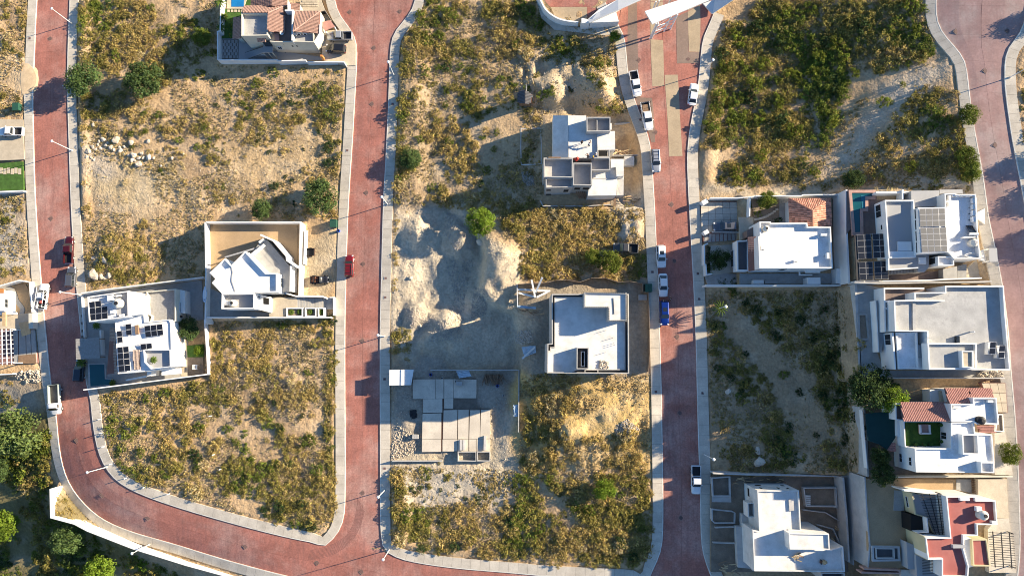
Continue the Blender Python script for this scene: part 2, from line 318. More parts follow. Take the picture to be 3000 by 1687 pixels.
def edge_world(P): return resample(G0s(smooth_px(P)), step=1.0)
def offset_line(L, d):                        # d>0: to the left of travel
    t = np.gradient(L[:, :2], axis=0); t /= np.linalg.norm(t, axis=1)[:, None]+1e-9
    n = np.stack([-t[:, 1], t[:, 0]], 1)
    for _ in range(3): n = np.vstack([n[:1], (n[:-2]+2*n[1:-1]+n[2:])/4, n[-1:]])
    o = L.copy(); o[:, :2] += n*d; o[:, 2] = base_h(o[:, 0], o[:, 1]); return o
def kerb_poly(L): return [tuple(p) for p in L]
ROADPOLY = []
def make_road(name, PL, PR, m, dz, slab=6.0, lanes=2):
    Lw = edge_world(PL); Rw = edge_world(PR)
    n = int(max(len(Lw), len(Rw))//slab*4)//4*4+1
    a = resample(Lw, n=n); b = resample(Rw, n=n)
    ROADPOLY.append([tuple(p) for p in Lw[::2]]+[tuple(p) for p in Rw[::-2]])
    # bed
    V = []; Fc = []
    for i in range(n):
        for k in range(5):
            p = a[i]+(b[i]-a[i])*k/4; z = float(p[2]); V.append((p[0], p[1], z-0.035+dz))
    zz = base_h([v[0] for v in V], [v[1] for v in V]); V = [(v[0], v[1], float(z)-0.035+dz) for v, z in zip(V, zz)]
    for i in range(n-1):
        for k in range(4): q = i*5+k; Fc.append((q, q+1, q+6, q+5))
    bed = link(name, mesh(name, V, Fc, M_JOINT)); tag(bed, kind='structure')
    TLOC[bed.name] = (0, 0, 0)
    # slabs
    for s in range(0, n-1, 4):
        for ln in range(lanes):
            V = []; Fc = []
            f0 = ln/lanes+(0.0022 if ln else 0); f1 = (ln+1)/lanes-(0.0022 if ln < lanes-1 else 0)
            for i in range(5):
                t = s+i
                e = 0.0 if i not in (0, 4) else (0.005 if i == 0 else -0.005)
                t2 = min(max(t+e, 0), n-1); k0 = int(min(t2, n-2)); fr_ = t2-k0
                pa = a[k0]*(1-fr_)+a[k0+1]*fr_; pb = b[k0]*(1-fr_)+b[k0+1]*fr_
                for k in range(3):
                    f = f0+(f1-f0)*k/2; p = pa+(pb-pa)*f; V.append((p[0], p[1], 0))
            zz = base_h([v[0] for v in V], [v[1] for v in V]); V = [(v[0], v[1], float(z)+dz) for v, z in zip(V, zz)]
            for i in range(4):
                for k in range(2): q = i*3+k; Fc.append((q, q+1, q+4, q+3))
            nn = len(V); V += [(x, y, z-0.05) for x, y, z in V]
            rim = [0, 1, 2, 5, 8, 11, 14, 13, 12, 9, 6, 3]
            for i in range(12): p_, q_ = rim[i], rim[(i+1) % 12]; Fc.append((q_, p_, p_+nn, q_+nn))
            me = mesh('road_slab', V, Fc, m)
            if me.polygons[0].normal.z < 0: me.flip_normals()
            o = link('road_slab', me, bed)
    return Lw, Rw
WALKPOLY = []
def make_walk(name, L, side, w=2.0, t0=0.0, t1=1.0, mk=None, skip=(), step=1.9):
    # kerb strip + sidewalk slabs along the road edge L
    n = len(L); L = L[int(t0*n):max(int(t1*n), int(t0*n)+3)]
    L = resample(L, step=step); k0 = offset_line(L, -0.02*side); k1 = offset_line(L, 0.16*side); s1 = offset_line(L, w*side); kk = offset_line(L, 0.175*side)
    zt = 0.15
    V = []; Fc = []
    for i in range(len(L)):
        a, b = k0[i], k1[i]; V += [(a[0], a[1], a[2]-.2), (a[0], a[1], a[2]+zt), (b[0], b[1], b[2]+zt+.01), (b[0], b[1], b[2]-.2)]
    for i in range(len(L)-1):
        q = i*4
        for k in range(3): Fc.append((q+k, q+k+1, q+k+5, q+k+4))
    top = link(name, mesh(name, V, Fc, mk or M_KERB)); tag(top, kind='structure'); TLOC[top.name] = (0, 0, 0)
    for i in range(len(L)-1):
        e = 0.009
        a0 = kk[i]*(1-e)+kk[i+1]*e; a1 = kk[i]*e+kk[i+1]*(1-e); b0 = s1[i]*(1-e)+s1[i+1]*e; b1 = s1[i]*e+s1[i+1]*(1-e)
        if np.linalg.norm(b1[:2]-b0[:2]) < 0.15: b1 = b0+(a1-a0)*.1
        Q = [a0, a1, b1, b0]; zs = zt+random.uniform(-.006, .006)
        V = [(p[0], p[1], p[2]-.35) for p in Q]+[(p[0], p[1], p[2]+zs) for p in Q]
        F4 = [(3, 2, 1, 0), (4, 5, 6, 7), (0, 1, 5, 4), (1, 2, 6, 5), (2, 3, 7, 6), (3, 0, 4, 7)]
        if side < 0: F4 = [f[::-1] for f in F4]
        me = mesh('sidewalk_slab', V, F4, M_WALK)
        link('sidewalk_slab', me, top)
    base = link(name+'_bed', mesh(name+'_bed', [(p[0], p[1], p[2]+zt-.05) for p in k1]+[(p[0], p[1], p[2]+zt-.05) for p in s1], [(i, i+1, len(L)+i+1, len(L)+i) for i in range(len(L)-1)], M_WJOINT), top)
    WALKPOLY.append([tuple(p) for p in L]+[tuple(p) for p in s1[::-1]])
    return s1
aL, aR = make_road('road_left', A_L, A_R, M_ROAD, 0.0)
bL, bR = make_road('road_middle', B_L, B_R, M_ROAD, 0.004)
cL, cR = make_road('road_right', C_L, C_R, M_ROAD, 0.008)
dL, dR = make_road('road_upper', D_L, D_R, M_ROADB, 0.0)
def cut(L, va, vb):                            # keep the part of an edge between two photo rows
    k = [i for i, p in enumerate(L) if va <= p[1] <= vb]; return L[k[0]:k[-1]+1]
def yat(v): return G0(1000, v)[1]
make_walk('sidewalk_left', aL, -1, 2.0)
i1 = int(np.argmin(np.hypot(aR[:, 0]-G0(936, 1591)[0], aR[:, 1]-G0(936, 1591)[1])))
i2 = int(np.argmin(np.hypot(aR[:, 0]-G0(1134, 1614)[0], aR[:, 1]-G0(1134, 1614)[1])))
make_walk('sidewalk_block', np.vstack([aR[:i1], bL[::-1]]), 1, 2.0)
i3 = int(np.argmin(np.hypot(aR[:, 0]-G0(1890, 1702)[0], aR[:, 1]-G0(1890, 1702)[1])))
make_walk('sidewalk_centre', np.vstack([bR[:-1], aR[i2:i3], cL[::-1][1:-7]]), 1, 2.05)
make_walk('sidewalk_right', np.vstack([cR[8:]]), 1, 2.15)
make_walk('sidewalk_upper', dL, -1, 1.9)
make_walk('sidewalk_verge', dR, 1, 2.0)
rm = bpy.data.objects['road_middle']
for k in range(9):
    o_ = -30+k*9; pts = smooth_px([(400-o_*.3,1285+o_),(560+o_*.2,1255+o_),(690+o_*.55,1175+o_*.6),(752+o_*.75,1080+o_*.2),(785+o_*.8,950),(790+o_*.8,860+k*12)])
    Q = resample(G0s([tl(1, 2)(x, y) for x, y in pts]), n=40); Q[:, 0] += rng.normal(0, .01, 40); e1 = offset_line(Q, .045); e2 = offset_line(Q, -.045)
    me = mesh('tyre_mark', [(p[0], p[1], p[2]+.0095) for p in e1]+[(p[0], p[1], p[2]+.0095) for p in e2], [(i, 40+i, 41+i, i+1) for i in range(39) if rng.random() < .985], M_TYREMARK); link('tyre_mark', me, rm)
# coloured paving panels on the entrance road
er = thing('entrance_paving', G0(1930, 200), 'strips of red tan and grey paving leading out of the entrance gate', 'paving'); er['kind'] = 'structure'
del er['category'], er['label']
t20 = tl(2, 0)
def sheet(name, fr, pts, m, parent, dz, step=2.0):
    import bmesh
    P = ccw([G0(*fr(x, y))[:2] for x, y in pts]); bm = bmesh.new(); bm.faces.new([bm.verts.new((x, y, 0)) for x, y in P])
    for ax, (lo, hi) in enumerate(((min(p[0] for p in P), max(p[0] for p in P)), (min(p[1] for p in P), max(p[1] for p in P)))):
        c = lo+step
        while c < hi: bmesh.ops.bisect_plane(bm, geom=bm.verts[:]+bm.edges[:]+bm.faces[:], plane_co=(c, 0, 0) if ax == 0 else (0, c, 0), plane_no=(1, 0, 0) if ax == 0 else (0, 1, 0)); c += step
    bm.verts.index_update(); V = [(v.co.x, v.co.y) for v in bm.verts]; Fc = [tuple(v.index for v in f.verts) for f in bm.faces]; bm.free()
    zz = base_h([q[0] for q in V], [q[1] for q in V]); return part(name, [(x, y, float(z)+dz) for (x, y), z in zip(V, zz)], Fc, m, parent)
for pts, m in (
    ([(848,20),(944,12),(948,300),(955,560),(880,560),(862,420),(850,300)], M_GREYP), ([(880,565),(957,565),(966,738),(1058,742),(1064,800),(950,798),(915,700)], M_GREYP),
    ([(960,800),(1066,802),(1072,900),(1010,940),(985,880)], M_GREYP), ([(1020,960),(1074,905),(1082,1075),(1052,1075)], M_GREYP),
    ([(1046,300),(1142,306),(1150,650),(1060,655)], M_TAN), ([(1046,20),(1140,15),(1142,100),(1046,296)], M_TAN), ([(1153,568),(1252,566),(1258,660),(1270,900),(1288,1180),(1186,1182),(1175,900),(1158,660)], M_TAN),
    ([(1240,130),(1330,90),(1334,395),(1416,398),(1414,478),(1246,482)], M_GREYP), ([(1328,90),(1420,40),(1424,150),(1420,395),(1337,392)], M_TAN),
    ([(1046,-60),(1140,-60),(1140,10),(1046,15)], M_TAN), ([(850,-60),(944,-60),(944,8),(849,15)], M_GREYP), ([(1328,-60),(1420,-60),(1420,35),(1328,85)], M_TAN)):
    sheet('paving_panel', t20, pts, m, er, 0.022)

# ================================================================ terrain sheet
def GP(pts): return [tuple(p) for p in G0s(pts)]
PADS = [  # photo polygon, height, transition width
 ([(1140,612),(1300,600),(1395,690),(1412,760),(1400,850),(1440,905),(1500,930),(1512,1070),(1140,1078)], 0.45, 1.5),
 ([(1138,1084),(1505,1084),(1480,1190),(1470,1352),(1138,1352)], 0.35, 3.0),
 ([(1560,835),(1906,822),(1906,1092),(1560,1092)], 4.3, 5.0),
 ([(1598,345),(1885,345),(1885,600),(1598,600)], 4.0, 2.0),
 ([(1800,430),(1880,380),(1890,455),(1805,462)], 3.0, 1.0),
 ([(640,-40),(1005,-40),(1040,120),(1035,188),(645,188)], -1.0, 1.2),
 ([(236,860),(600,812),(612,1100),(250,1140)], -3.0, 0.8),
 ([(602,652),(885,652),(885,930),(602,930)], -0.4, 0.8),
 ([(2072,575),(2170,575),(2170,838),(2078,840)], 6.2, 0.8), ([(2175,575),(2478,570),(2482,838),(2175,840)], 8.0, 0.8),
 ([(2500,560),(2905,555),(2945,835),(2500,835)], 13.3, 0.7),
 ([(2505,836),(2960,836),(2960,1110),(2512,1110)], 14.8, 0.7),
 ([(2528,1110),(2965,1110),(2985,1390),(2540,1390)], 14.2, 0.7),
 ([(2545,1392),(2990,1392),(2990,1710),(2548,1710)], 14.0, 0.7),
 ([(2085,1392),(2528,1392),(2530,1710),(2092,1710)], 5.6, 0.8),
 ([(-60,820),(85,822),(120,1090),(-60,1100)], -4.4, 0.8),
 ([(150,1425),(180,1450),(235,1520),(330,1575),(262,1550),(215,1530),(150,1512)], -3.7, 0.7),
]
MOUNDS = [(1475,790,5.0,1.6,.8),(1450,735,4.0,1.3,1),(1440,850,3.4,1.2,1), # u, v, radius m, height, sharpness
 (1228,690,3.6,2.3,1),(1345,690,4.4,2.6,1),(1290,965,3.6,1.8,.8),(1215,925,3.0,1.2,.8),(1340,1010,3.2,1.6,.8),(1402,880,3.6,2.0,.8),(1250,1000,3,1.0,.8),(1310,940,2.2,1.3,1),
 (1665,1265,3.0,1.6,1),(1600,260,4,1.4,.7),(1730,250,5,2.0,.7),(1770,280,4,1.5,.7),(1690,290,4,-1.2,.7),(1640,285,3,1.3,.8),(1480,1290,2.4,.5,.7),(1470,1335,2.2,.4,.7),
 (340,745,5,1.2,.6),(275,790,3,.5,.7),(1860,650,3,1.0,.7),(1845,680,3,.8,.8),(1845,1260,2.4,.7,.8),(1190,1235,2,.9,1),(1850,560,3,-1.0,.8)]
def axis(lo, hi, st, far):
    c = np.arange(lo, hi+st/2, st); o = [st*1.5]; 
    while sum(o) < far: o.append(o[-1]*1.35)
    o = np.cumsum(o); return np.concatenate([(lo-o)[::-1], c, hi+o])
GXs = axis(-118, 118, 0.55, 500); GYs = axis(-58, 90, 0.55, 500)
GX, GY = np.meshgrid(GXs, GYs); sh = GX.shape
HB = base_h(GX.ravel(), GY.ravel()).reshape(sh); HT = HB.copy()
rough = (fbm(GX*.18+5, GY*.18, 3)-.5)*0.5+(fbm(GX*.7, GY*.7, 3)-.5)*0.35
soft = np.ones(sh)
for poly, z, w in PADS:
    P = [W(u, v, z) for u, v in poly]; d = sdist(GX, GY, P); k = np.clip(1-(d+w*.15)/w, 0, 1); k = k*k*(3-2*k)
    HT = HT*(1-k)+z*k; soft = np.minimum(soft, 1-k*.75)
for u, v, r, h, s in MOUNDS:
    c = G0(u, v); d = np.hypot(GX-c[0], GY-c[1])*(0.85+.35*fbm(GX*.35+u, GY*.35, 2)); q = np.clip(1-d/(r*1.25), 0, 1)
    HT = HT+h*(q**1.15 if s >= 1 else q*q*(3-2*q))
for poly, amp in (([(1140,600),(1300,590),(1420,680),(1440,800),(1510,930),(1512,1080),(1140,1080)], .55), ([(1395,680),(1530,710),(1535,820),(1480,900),(1420,870)], .5), ([(1500,170),(1770,140),(1830,290),(1560,330)], 1.1), ([(1440,1220),(1515,1230),(1515,1400),(1150,1420),(1150,1350)], .35), ([(1810,560),(1895,560),(1895,720),(1810,720)], .9), ([(1522,1095),(1908,1095),(1910,1388),(1520,1390)], .5)):
    d = sdist(GX, GY, GP(poly)); k = np.clip(.5-d/4, 0, 1); rid = 1-2*np.abs(fbm(GX*.33+7, GY*.22+3, 4)-.5); HT = HT+amp*k*((rid-.75)*1.6+(fbm(GX*.9, GY*.9+5, 3)-.5)*.55)
for poly, up, fe in (([(1150,110),(1250,90),(1235,600),(1138,600)], .7, 3), ([(1140,1370),(1200,1370),(1200,1600),(1140,1580)], .7, 2), ([(228,0),(262,0),(255,640),(225,640)], .7, 2), ([(2050,230),(2110,230),(2090,545),(2040,545)], .7, 2)):
    HT = HT+up*np.clip(.5-sdist(GX, GY, GP(poly))/fe, 0, 1)
rd = np.full(sh, 1e9)
for P in ROADPOLY+WALKPOLY: rd = np.minimum(rd, sdist(GX, GY, P[::2] if len(P) > 60 else P))
kr = np.clip(rd/1.6, 0, 1)
HT = np.where(rd < 0.25, HB-.16, (HT+rough*soft)*kr+(HB+.10)*(1-kr))
def hz(x, y):
    x = np.atleast_1d(np.asarray(x, float)); y = np.atleast_1d(np.asarray(y, float))
    i = np.clip(np.searchsorted(GXs, x)-1, 0, len(GXs)-2); j = np.clip(np.searchsorted(GYs, y)-1, 0, len(GYs)-2)
    fx = np.clip((x-GXs[i])/(GXs[i+1]-GXs[i]), 0, 1); fy = np.clip((y-GYs[j])/(GYs[j+1]-GYs[j]), 0, 1)
    return (HT[j, i]*(1-fx)+HT[j, i+1]*fx)*(1-fy)+(HT[j+1, i]*(1-fx)+HT[j+1, i+1]*fx)*fy
def Gs(us, vs):
    u = np.asarray(us, float); v = np.asarray(vs, float); z = np.full(u.shape, 3.0)
    dx = (u-CX)/FPX; dy = -(v-CY)/FPX; ry = dy*cp+sp; rz = dy*sp-cp
    for _ in range(8):
        t = (z-CAMH)/rz; z = 0.5*z+0.5*hz(dx*t, ry*t)
    t = (z-CAMH)/rz; return np.stack([dx*t, ry*t, hz(dx*t, ry*t)], 1)
def G(u, v): return tuple(float(c) for c in Gs([u], [v])[0])
# soil colours by place
SOIL = np.zeros(sh+(3,)); SOIL[:] = (0.50, 0.345, 0.195)
wx = GX+(fbm(GX*.12, GY*.12+9, 3)-.5)*9; wy = GY+(fbm(GX*.12+40, GY*.12, 3)-.5)*9
ZONES = [ # photo polygon, colour, feather metres
 ([(1140,600),(1300,590),(1420,680),(1440,800),(1510,930),(1512,1080),(1140,1080)], (0.54,0.455,0.335), 3),
 ([(1395,690),(1525,720),(1530,800),(1480,890),(1420,860)], (0.56,0.465,0.33), 2),
 ([(1140,1083),(1510,1083),(1510,1200),(1440,1280),(1140,1330)], (0.42,0.36,0.285), 2),
 ([(1440,1220),(1515,1230),(1515,1400),(1150,1400),(1150,1350)], (0.50,0.43,0.32), 3),
 ([(1145,1380),(1500,1390),(1490,1480),(1300,1500),(1145,1450)], (0.48,0.42,0.33), 4),
 ([(1522,1095),(1908,1095),(1910,1388),(1520,1390)], (0.52,0.36,0.15), 2),
 ([(1505,830),(1905,825),(1905,1095),(1505,1095)], (0.34,0.285,0.215), 3),
 ([(2440,430),(2600,230),(2700,170),(2790,160),(2740,290),(2600,350),(2480,490),(2400,520)], (0.52,0.435,0.33), 5),
 ([(2130,880),(2300,1000),(2420,1250),(2330,1290),(2200,1080),(2100,1010)], (0.47,0.395,0.30), 6),
 ([(2055,850),(2480,850),(2510,1390),(2090,1390)], (0.42,0.305,0.185), 2),
 ([(235,440),(500,480),(560,560),(420,640),(240,600)], (0.52,0.40,0.24), 5),
 ([(235,440),(330,460),(330,520),(230,500)], (0.46,0.385,0.30), 4),
 ([(650,430),(1000,200),(1000,560),(700,560)], (0.50,0.355,0.195), 8),
 ([(0,160),(110,190),(110,260),(0,290)], (0.58,0.43,0.26), 3),
 ([(0,560),(80,570),(85,810),(0,800)], (0.45,0.39,0.31), 3),
 ([(885,655),(985,655),(975,880),(885,870)], (0.46,0.36,0.23), 2),
 ([(1180,270),(1420,300),(1500,420),(1480,560),(1200,560)], (0.46,0.335,0.20), 8),
 ([(1500,180),(1760,150),(1800,290),(1560,330)], (0.50,0.39,0.25), 5),
 ([(1820,575),(1890,575),(1890,720),(1810,720)], (0.50,0.43,0.33), 3),
 ([(-60,1090),(130,1110),(140,1215),(-60,1215)], (0.34,0.30,0.24), 3),
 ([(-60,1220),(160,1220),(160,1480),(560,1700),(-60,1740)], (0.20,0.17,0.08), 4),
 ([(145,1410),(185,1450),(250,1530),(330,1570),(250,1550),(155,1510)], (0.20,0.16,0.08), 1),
 ([(2060,540),(2900,540),(2900,560),(2060,580)], (0.50,0.42,0.31), 3),
]
for poly, c, f in ZONES:
    P = GP(poly); d = sdist(wx, wy, P); k = np.clip(.5-d/f, 0, 1)[..., None]
    SOIL = SOIL*(1-k)+np.array(c)*k
bigm = fbm(GX*.09+3, GY*.09+8, 4)[..., None]; SOIL *= 0.70+0.36*bigm
pale = np.clip((fbm(GX*.25+70, GY*.25+11, 4)-.52)*5, 0, 1)[..., None]; SOIL = SOIL*(1-.28*pale)+np.array((0.56,0.46,0.33))*.28*pale
V = np.stack([GX, GY, HT], -1).reshape(-1, 3); ny, nx = sh
ii = (np.arange(ny-1)[:, None]*nx+np.arange(nx-1)[None]).ravel(); Fq = np.stack([ii, ii+1, ii+nx+1, ii+nx], 1)
def np_mesh(name, V, Fq, m, attr=None, col=None, smooth=False):
    me = bpy.data.meshes.new(name); k = Fq.shape[1]
    me.vertices.add(len(V)); me.vertices.foreach_set('co', np.ascontiguousarray(V, np.float32).ravel())
    me.loops.add(Fq.size); me.loops.foreach_set('vertex_index', np.ascontiguousarray(Fq, np.int32).ravel())
    me.polygons.add(len(Fq)); me.polygons.foreach_set('loop_start', np.arange(0, Fq.size, k, dtype=np.int32))
    if smooth: me.polygons.foreach_set('use_smooth', np.ones(len(Fq), bool))
    me.update(calc_edges=True); me.materials.append(m)
    if attr:
        a = me.attributes.new(attr, 'FLOAT_COLOR', 'POINT'); a.data.foreach_set('color', np.hstack([col, np.ones((len(col), 1))]).astype(np.float32).ravel())
    return me
gr = link('ground', np_mesh('ground', V, Fq, M_SOIL, 'soil', SOIL.reshape(-1, 3), True)); tag(gr, kind='structure')
# ================================================================ building kit
def cen(P): return (sum(p[0] for p in P)/len(P), sum(p[1] for p in P)/len(P))
def house(name, fr, pt, z, label, cat='house'): return thing(name, W(*fr(*pt), z), label, cat)
def flat(par, fr, pts, zt, z0, ph=0.5, t=0.2, wm=None, rm=None):
    P = PW(fr, pts, zt); w = part('wall', *ring(P, t, z0, zt), wm or M_WHITE, par)
    r = part('roof', *prism(inset(P, t-.01), zt-ph-.25, zt-ph), rm or M_WROOF, par); return w, r
def slab(par, name, fr, pts, z1, z0, m): return part(name, *prism(PW(fr, pts, z1), z0, z1), m, par)
def slabw(name, fr, pts, z1, z0, m, label=None, cat=None, kind=None): 
    P = PW(fr, pts, z1); o = link(name, mesh(name, *prism(P, z0, z1), m)); return tag(o, label, cat, None, kind)
def wline(fr, pts, zt, z0, t):
    P = [Vector(p[:2]) for p in PW(fr, pts, zt)]; n = len(P); Ls = []; Rs = []
    for i in range(n):
        d1 = (P[i]-P[i-1]).normalized() if i else None; d2 = (P[i+1]-P[i]).normalized() if i < n-1 else None
        d1 = d1 or d2; d2 = d2 or d1; a = Vector((-d1.y, d1.x)); b = Vector((-d2.y, d2.x)); m_ = (a+b)/max(1+a.dot(b), .4)*(t/2)
        Ls.append(P[i]+m_); Rs.append(P[i]-m_)
    poly = Ls+Rs[::-1]
    V = []; Fc = []
    for i in range(n): V += [(*Ls[i], z0), (*Ls[i], zt), (*Rs[i], zt), (*Rs[i], z0)]
    for i in range(n-1):
        q = 4*i
        for k in range(4): Fc.append((q+k, q+4+k, q+4+(k+1) % 4, q+(k+1) % 4))
    Fc += [(0, 1, 2, 3), (4*n-1, 4*n-2, 4*n-3, 4*n-4)]
    return V, Fc
def lotwall(name, fr, pts, zt, z0, t, m, label, par=None):
    V, Fc = wline(fr, pts, zt, z0, t)
    if par is not None: return part(name, V, Fc, m, par)
    return tag(link(name, mesh(name, V, Fc, m)), label, 'wall')
def pix_on_wall(fr, x, y, A, B):
    u, v = fr(x, y); o = Vector((0, 0, CAMH)); e = Vector(W(u, v, 0))-o
    A = Vector((A[0], A[1], 0)); d = (Vector((B[0], B[1], 0))-A); nrm = Vector((-d.y, d.x, 0)).normalized()
    k = (A-o).dot(nrm)/e.dot(nrm); p = o+e*k; s = (p-A).dot(d.normalized()); return s, p.z
def win(par, fr, A, B, c0, c1, m=None, frame=True):    # window on the wall A-B, given by two photo corners
    s0, z0 = pix_on_wall(fr, *c0, A, B); s1, z1 = pix_on_wall(fr, *c1, A, B)
    s0, s1 = min(s0, s1), max(s0, s1); z0, z1 = min(z0, z1), max(z0, z1)
    return winm(par, A, B, s0, s1, z0, z1, m, frame)
def winm(par, A, B, s0, s1, z0, z1, m=None, frame=True):
    A2 = Vector(A[:2]); d = (Vector(B[:2])-A2).normalized(); nr = Vector((-d.y, d.x))
    if nr.dot(-A2) < 0: nr = -nr
    rz = math.atan2(d.y, d.x)
    def bx(a, b, c, e, dep, off):
        m_ = A2+d*((a+b)/2)+nr*off; return box((m_.x, m_.y, (c+e)/2), (b-a, dep, e-c), rz)
    w = part('window', *bx(s0, s1, z0, z1, .05, .02), m or M_GLASS, par)
    if frame and s1-s0 > .3:
        f = .06
        fr_ = join(bx(s0-f, s0, z0-f, z1+f, .1, .03), bx(s1, s1+f, z0-f, z1+f, .1, .03), bx(s0, s1, z1, z1+f, .1, .03), bx(s0, s1, z0-f, z0, .1, .03), bx((s0+s1)/2-.025, (s0+s1)/2+.025, z0, z1, .07, .035))
        sub('frame', *fr_, M_FRAME, w)
    return w
def solar(par, fr, q, z, nx, ny, skip=(), m=None, fm=None, tilt=0.0, gap=.03):
    P = [Vector(W(*fr(x, y), z)) for x, y in q]       # q: top-left, top-right, bottom-right, bottom-left
    P[0].z += tilt; P[1].z += tilt
    def bl(a, b): return (P[0]*(1-a)+P[1]*a)*(1-b)+(P[3]*(1-a)+P[2]*a)*b
    for i in range(nx):
        for j in range(ny):
            if (i, j) in skip: continue
            c = [bl((i+gap)/nx, (j+gap)/ny), bl((i+1-gap)/nx, (j+gap)/ny), bl((i+1-gap)/nx, (j+1-gap)/ny), bl((i+gap)/nx, (j+1-gap)/ny)]
            mid = sum(c, Vector())/4; e = [p+(mid-p)*.06 for p in c]
            V = [tuple(p-Vector((0, 0, .04))) for p in c]+[tuple(p) for p in c]
            Fc = [(0, 1, 2, 3), (7, 6, 5, 4), (4, 5, 1, 0), (5, 6, 2, 1), (6, 7, 3, 2), (7, 4, 0, 3)]
            o = part('solar_panel', V, Fc, fm or M_ALU, par)
            V2 = [tuple(p+Vector((0, 0, .004))) for p in e]; sub('cells', V2+[tuple(Vector(v)+Vector((0, 0, .004))) for v in V2], [(7, 6, 5, 4), (0, 1, 2, 3), (4, 5, 1, 0), (5, 6, 2, 1), (6, 7, 3, 2), (7, 4, 0, 3)], m or M_SOLAR, o)
    legs = join(*[tube((p.x, p.y, p.z-.02), (p.x, p.y, z-.45), .04, .04, 5) for p in P]); part('panel_stand', *legs, M_ALU, par)
def _tile(L, Wd):                                      # barrel tile: long axis +x (down slope is -x), convex up
    V = []; Fc = []; n = 5
    for x, k in ((-L/2, 1.0), (L/2, .86)):
        for i in range(n):
            a = math.pi*i/(n-1); V.append((x, -math.cos(a)*Wd/2*k, math.sin(a)*Wd*.32*k+(.03 if x < 0 else 0)))
    for i in range(n-1): Fc.append((i, i+1, n+i+1, n+i))
    Fc.append(tuple(range(n-1, -1, -1))); return V, Fc
TILEM = {}
def tiled(par, pts3, down, m, L=0.55, Wd=0.3, single=False, name='roof'):
    P = [Vector(p) for p in pts3]; nr = (P[1]-P[0]).cross(P[2]-P[0]).normalized()
    if nr.z < 0: nr = -nr
    dn = Vector((down[0], down[1], 0)); dn = (dn-nr*dn.dot(nr)).normalized(); sd = nr.cross(dn)
    o = P[0]; uv = [((p-o).dot(sd), (p-o).dot(dn)) for p in P]
    V = [tuple(p) for p in P]+[tuple(p-Vector((0, 0, .18))) for p in P]; n = len(P)
    top = tuple(range(n)); vn = (P[1]-P[0]).cross(P[2]-P[0])
    if vn.z < 0: top = top[::-1]
    bed = part(name, V, [top, tuple(i+n for i in top[::-1])]+[(i, i+n, (i+1) % n+n, (i+1) % n) for i in range(n)], M_TILEB, par)
    us = [a for a, b in uv]; ws = [b for a, b in uv]; cells = []
    step = L*.86
    for i in range(int((max(us)-min(us))/Wd)+1):
        for j in range(int((max(ws)-min(ws))/step)+2):
            cells.append((min(us)+(i+.5)*Wd, min(ws)+(j+.35)*step))
    if not cells: return bed
    C = np.array(cells); ins = inpoly(C[:, 0], C[:, 1], uv); C = C[ins]
    key = (round(L, 3), round(Wd, 3), m.name)
    if single:
        if key not in TILEM: TILEM[key] = mesh('roof_tile', *_tile(L, Wd), m)
        for a, b in C:
            p = o+sd*a+dn*b+nr*.03; x = -dn; t = bpy.data.objects.new('roof_tile', TILEM[key]); COL.objects.link(t); t.parent = bed
            t.matrix_local = Matrix(((x.x, -sd.x, nr.x, p.x), (x.y, -sd.y, nr.y, p.y), (x.z, -sd.z, nr.z, p.z), (0, 0, 0, 1)))
    else:
        tv, tf = _tile(L, Wd); tv = np.array(tv); B = np.array([[-dn.x, -sd.x, nr.x], [-dn.y, -sd.y, nr.y], [-dn.z, -sd.z, nr.z]])
        loc = tv@B.T; nt_ = len(tv); VV = []; FF = []
        for k, (a, b) in enumerate(C):
            p = np.array(o+sd*a+dn*b+nr*.03); VV += (loc+p+np.random.default_rng(k).uniform(-.008, .008, 3)).tolist(); FF += [tuple(i+k*nt_ for i in f) for f in tf]
        if VV:
            t = sub('roof_tiles', VV, FF, m, bed); t['kind'] = 'stuff'
    return bed
def P3(fr, lst): return [W(*fr(x, y), z) for x, y, z in lst]
def tank(fr, x, y, z, label, r=.6, h=1.5, m=None, dark=None):
    c = W(*fr(x, y), z); t = thing('water_tank', c, label, 'water tank', 'rooftop water tanks'); m = m or M_TANKW
    part('body', *cyl(c, r, h*.72, 18), m, t, False); part('shoulder', *cyl((c[0], c[1], c[2]+h*.72), r*1.0, h*.2, 18, r*.45), m, t)
    part('lid', *cyl((c[0], c[1], c[2]+h*.92), r*.4, h*.08, 14), dark or M_BLACK, t); part('pipe', *tube((c[0]+r, c[1], c[2]+.2), (c[0]+r+.3, c[1]+.1, c[2]), .03, .03), M_ALU, t); return t
def acunit(fr, x, y, z, label, rz=0, s=(.9, .4, .65)):
    c = W(*fr(x, y), z); t = thing('air_conditioner', c, label, 'air conditioner', 'rooftop air conditioners')
    part('case', *box((c[0], c[1], c[2]+s[2]/2+.08), s, rz), M_WMETAL, t); part('foot', *box((c[0]-.3, c[1], c[2]+.04), (.08, s[1], .08), rz), M_DMETAL, t); part('foot', *box((c[0]+.3, c[1], c[2]+.04), (.08, s[1], .08), rz), M_DMETAL, t)
    d = Vector((math.sin(rz), -math.cos(rz))); V, Fc = tube((c[0]+d.x*s[1]*.5, c[1]+d.y*s[1]*.5, c[2]+s[2]/2+.08), (c[0]+d.x*(s[1]*.5+.03), c[1]+d.y*(s[1]*.5+.03), c[2]+s[2]/2+.08), .24, .24, 12)
    part('fan_grille', V, Fc, M_DMETAL, t); return t
def slats(par, fr, q, z, n, along, m, w=.07, h=.1, name='slat', gapbeam=True):
    P = [Vector(W(*fr(x, y), z)) for x, y in q]
    for i in range(n):
        f = (i+.5)/n
        a, b = ((P[0].lerp(P[3], f), P[1].lerp(P[2], f)) if along == 'h' else (P[0].lerp(P[1], f), P[3].lerp(P[2], f)))
        part(name, *bar(a, b, w, h), m, par)
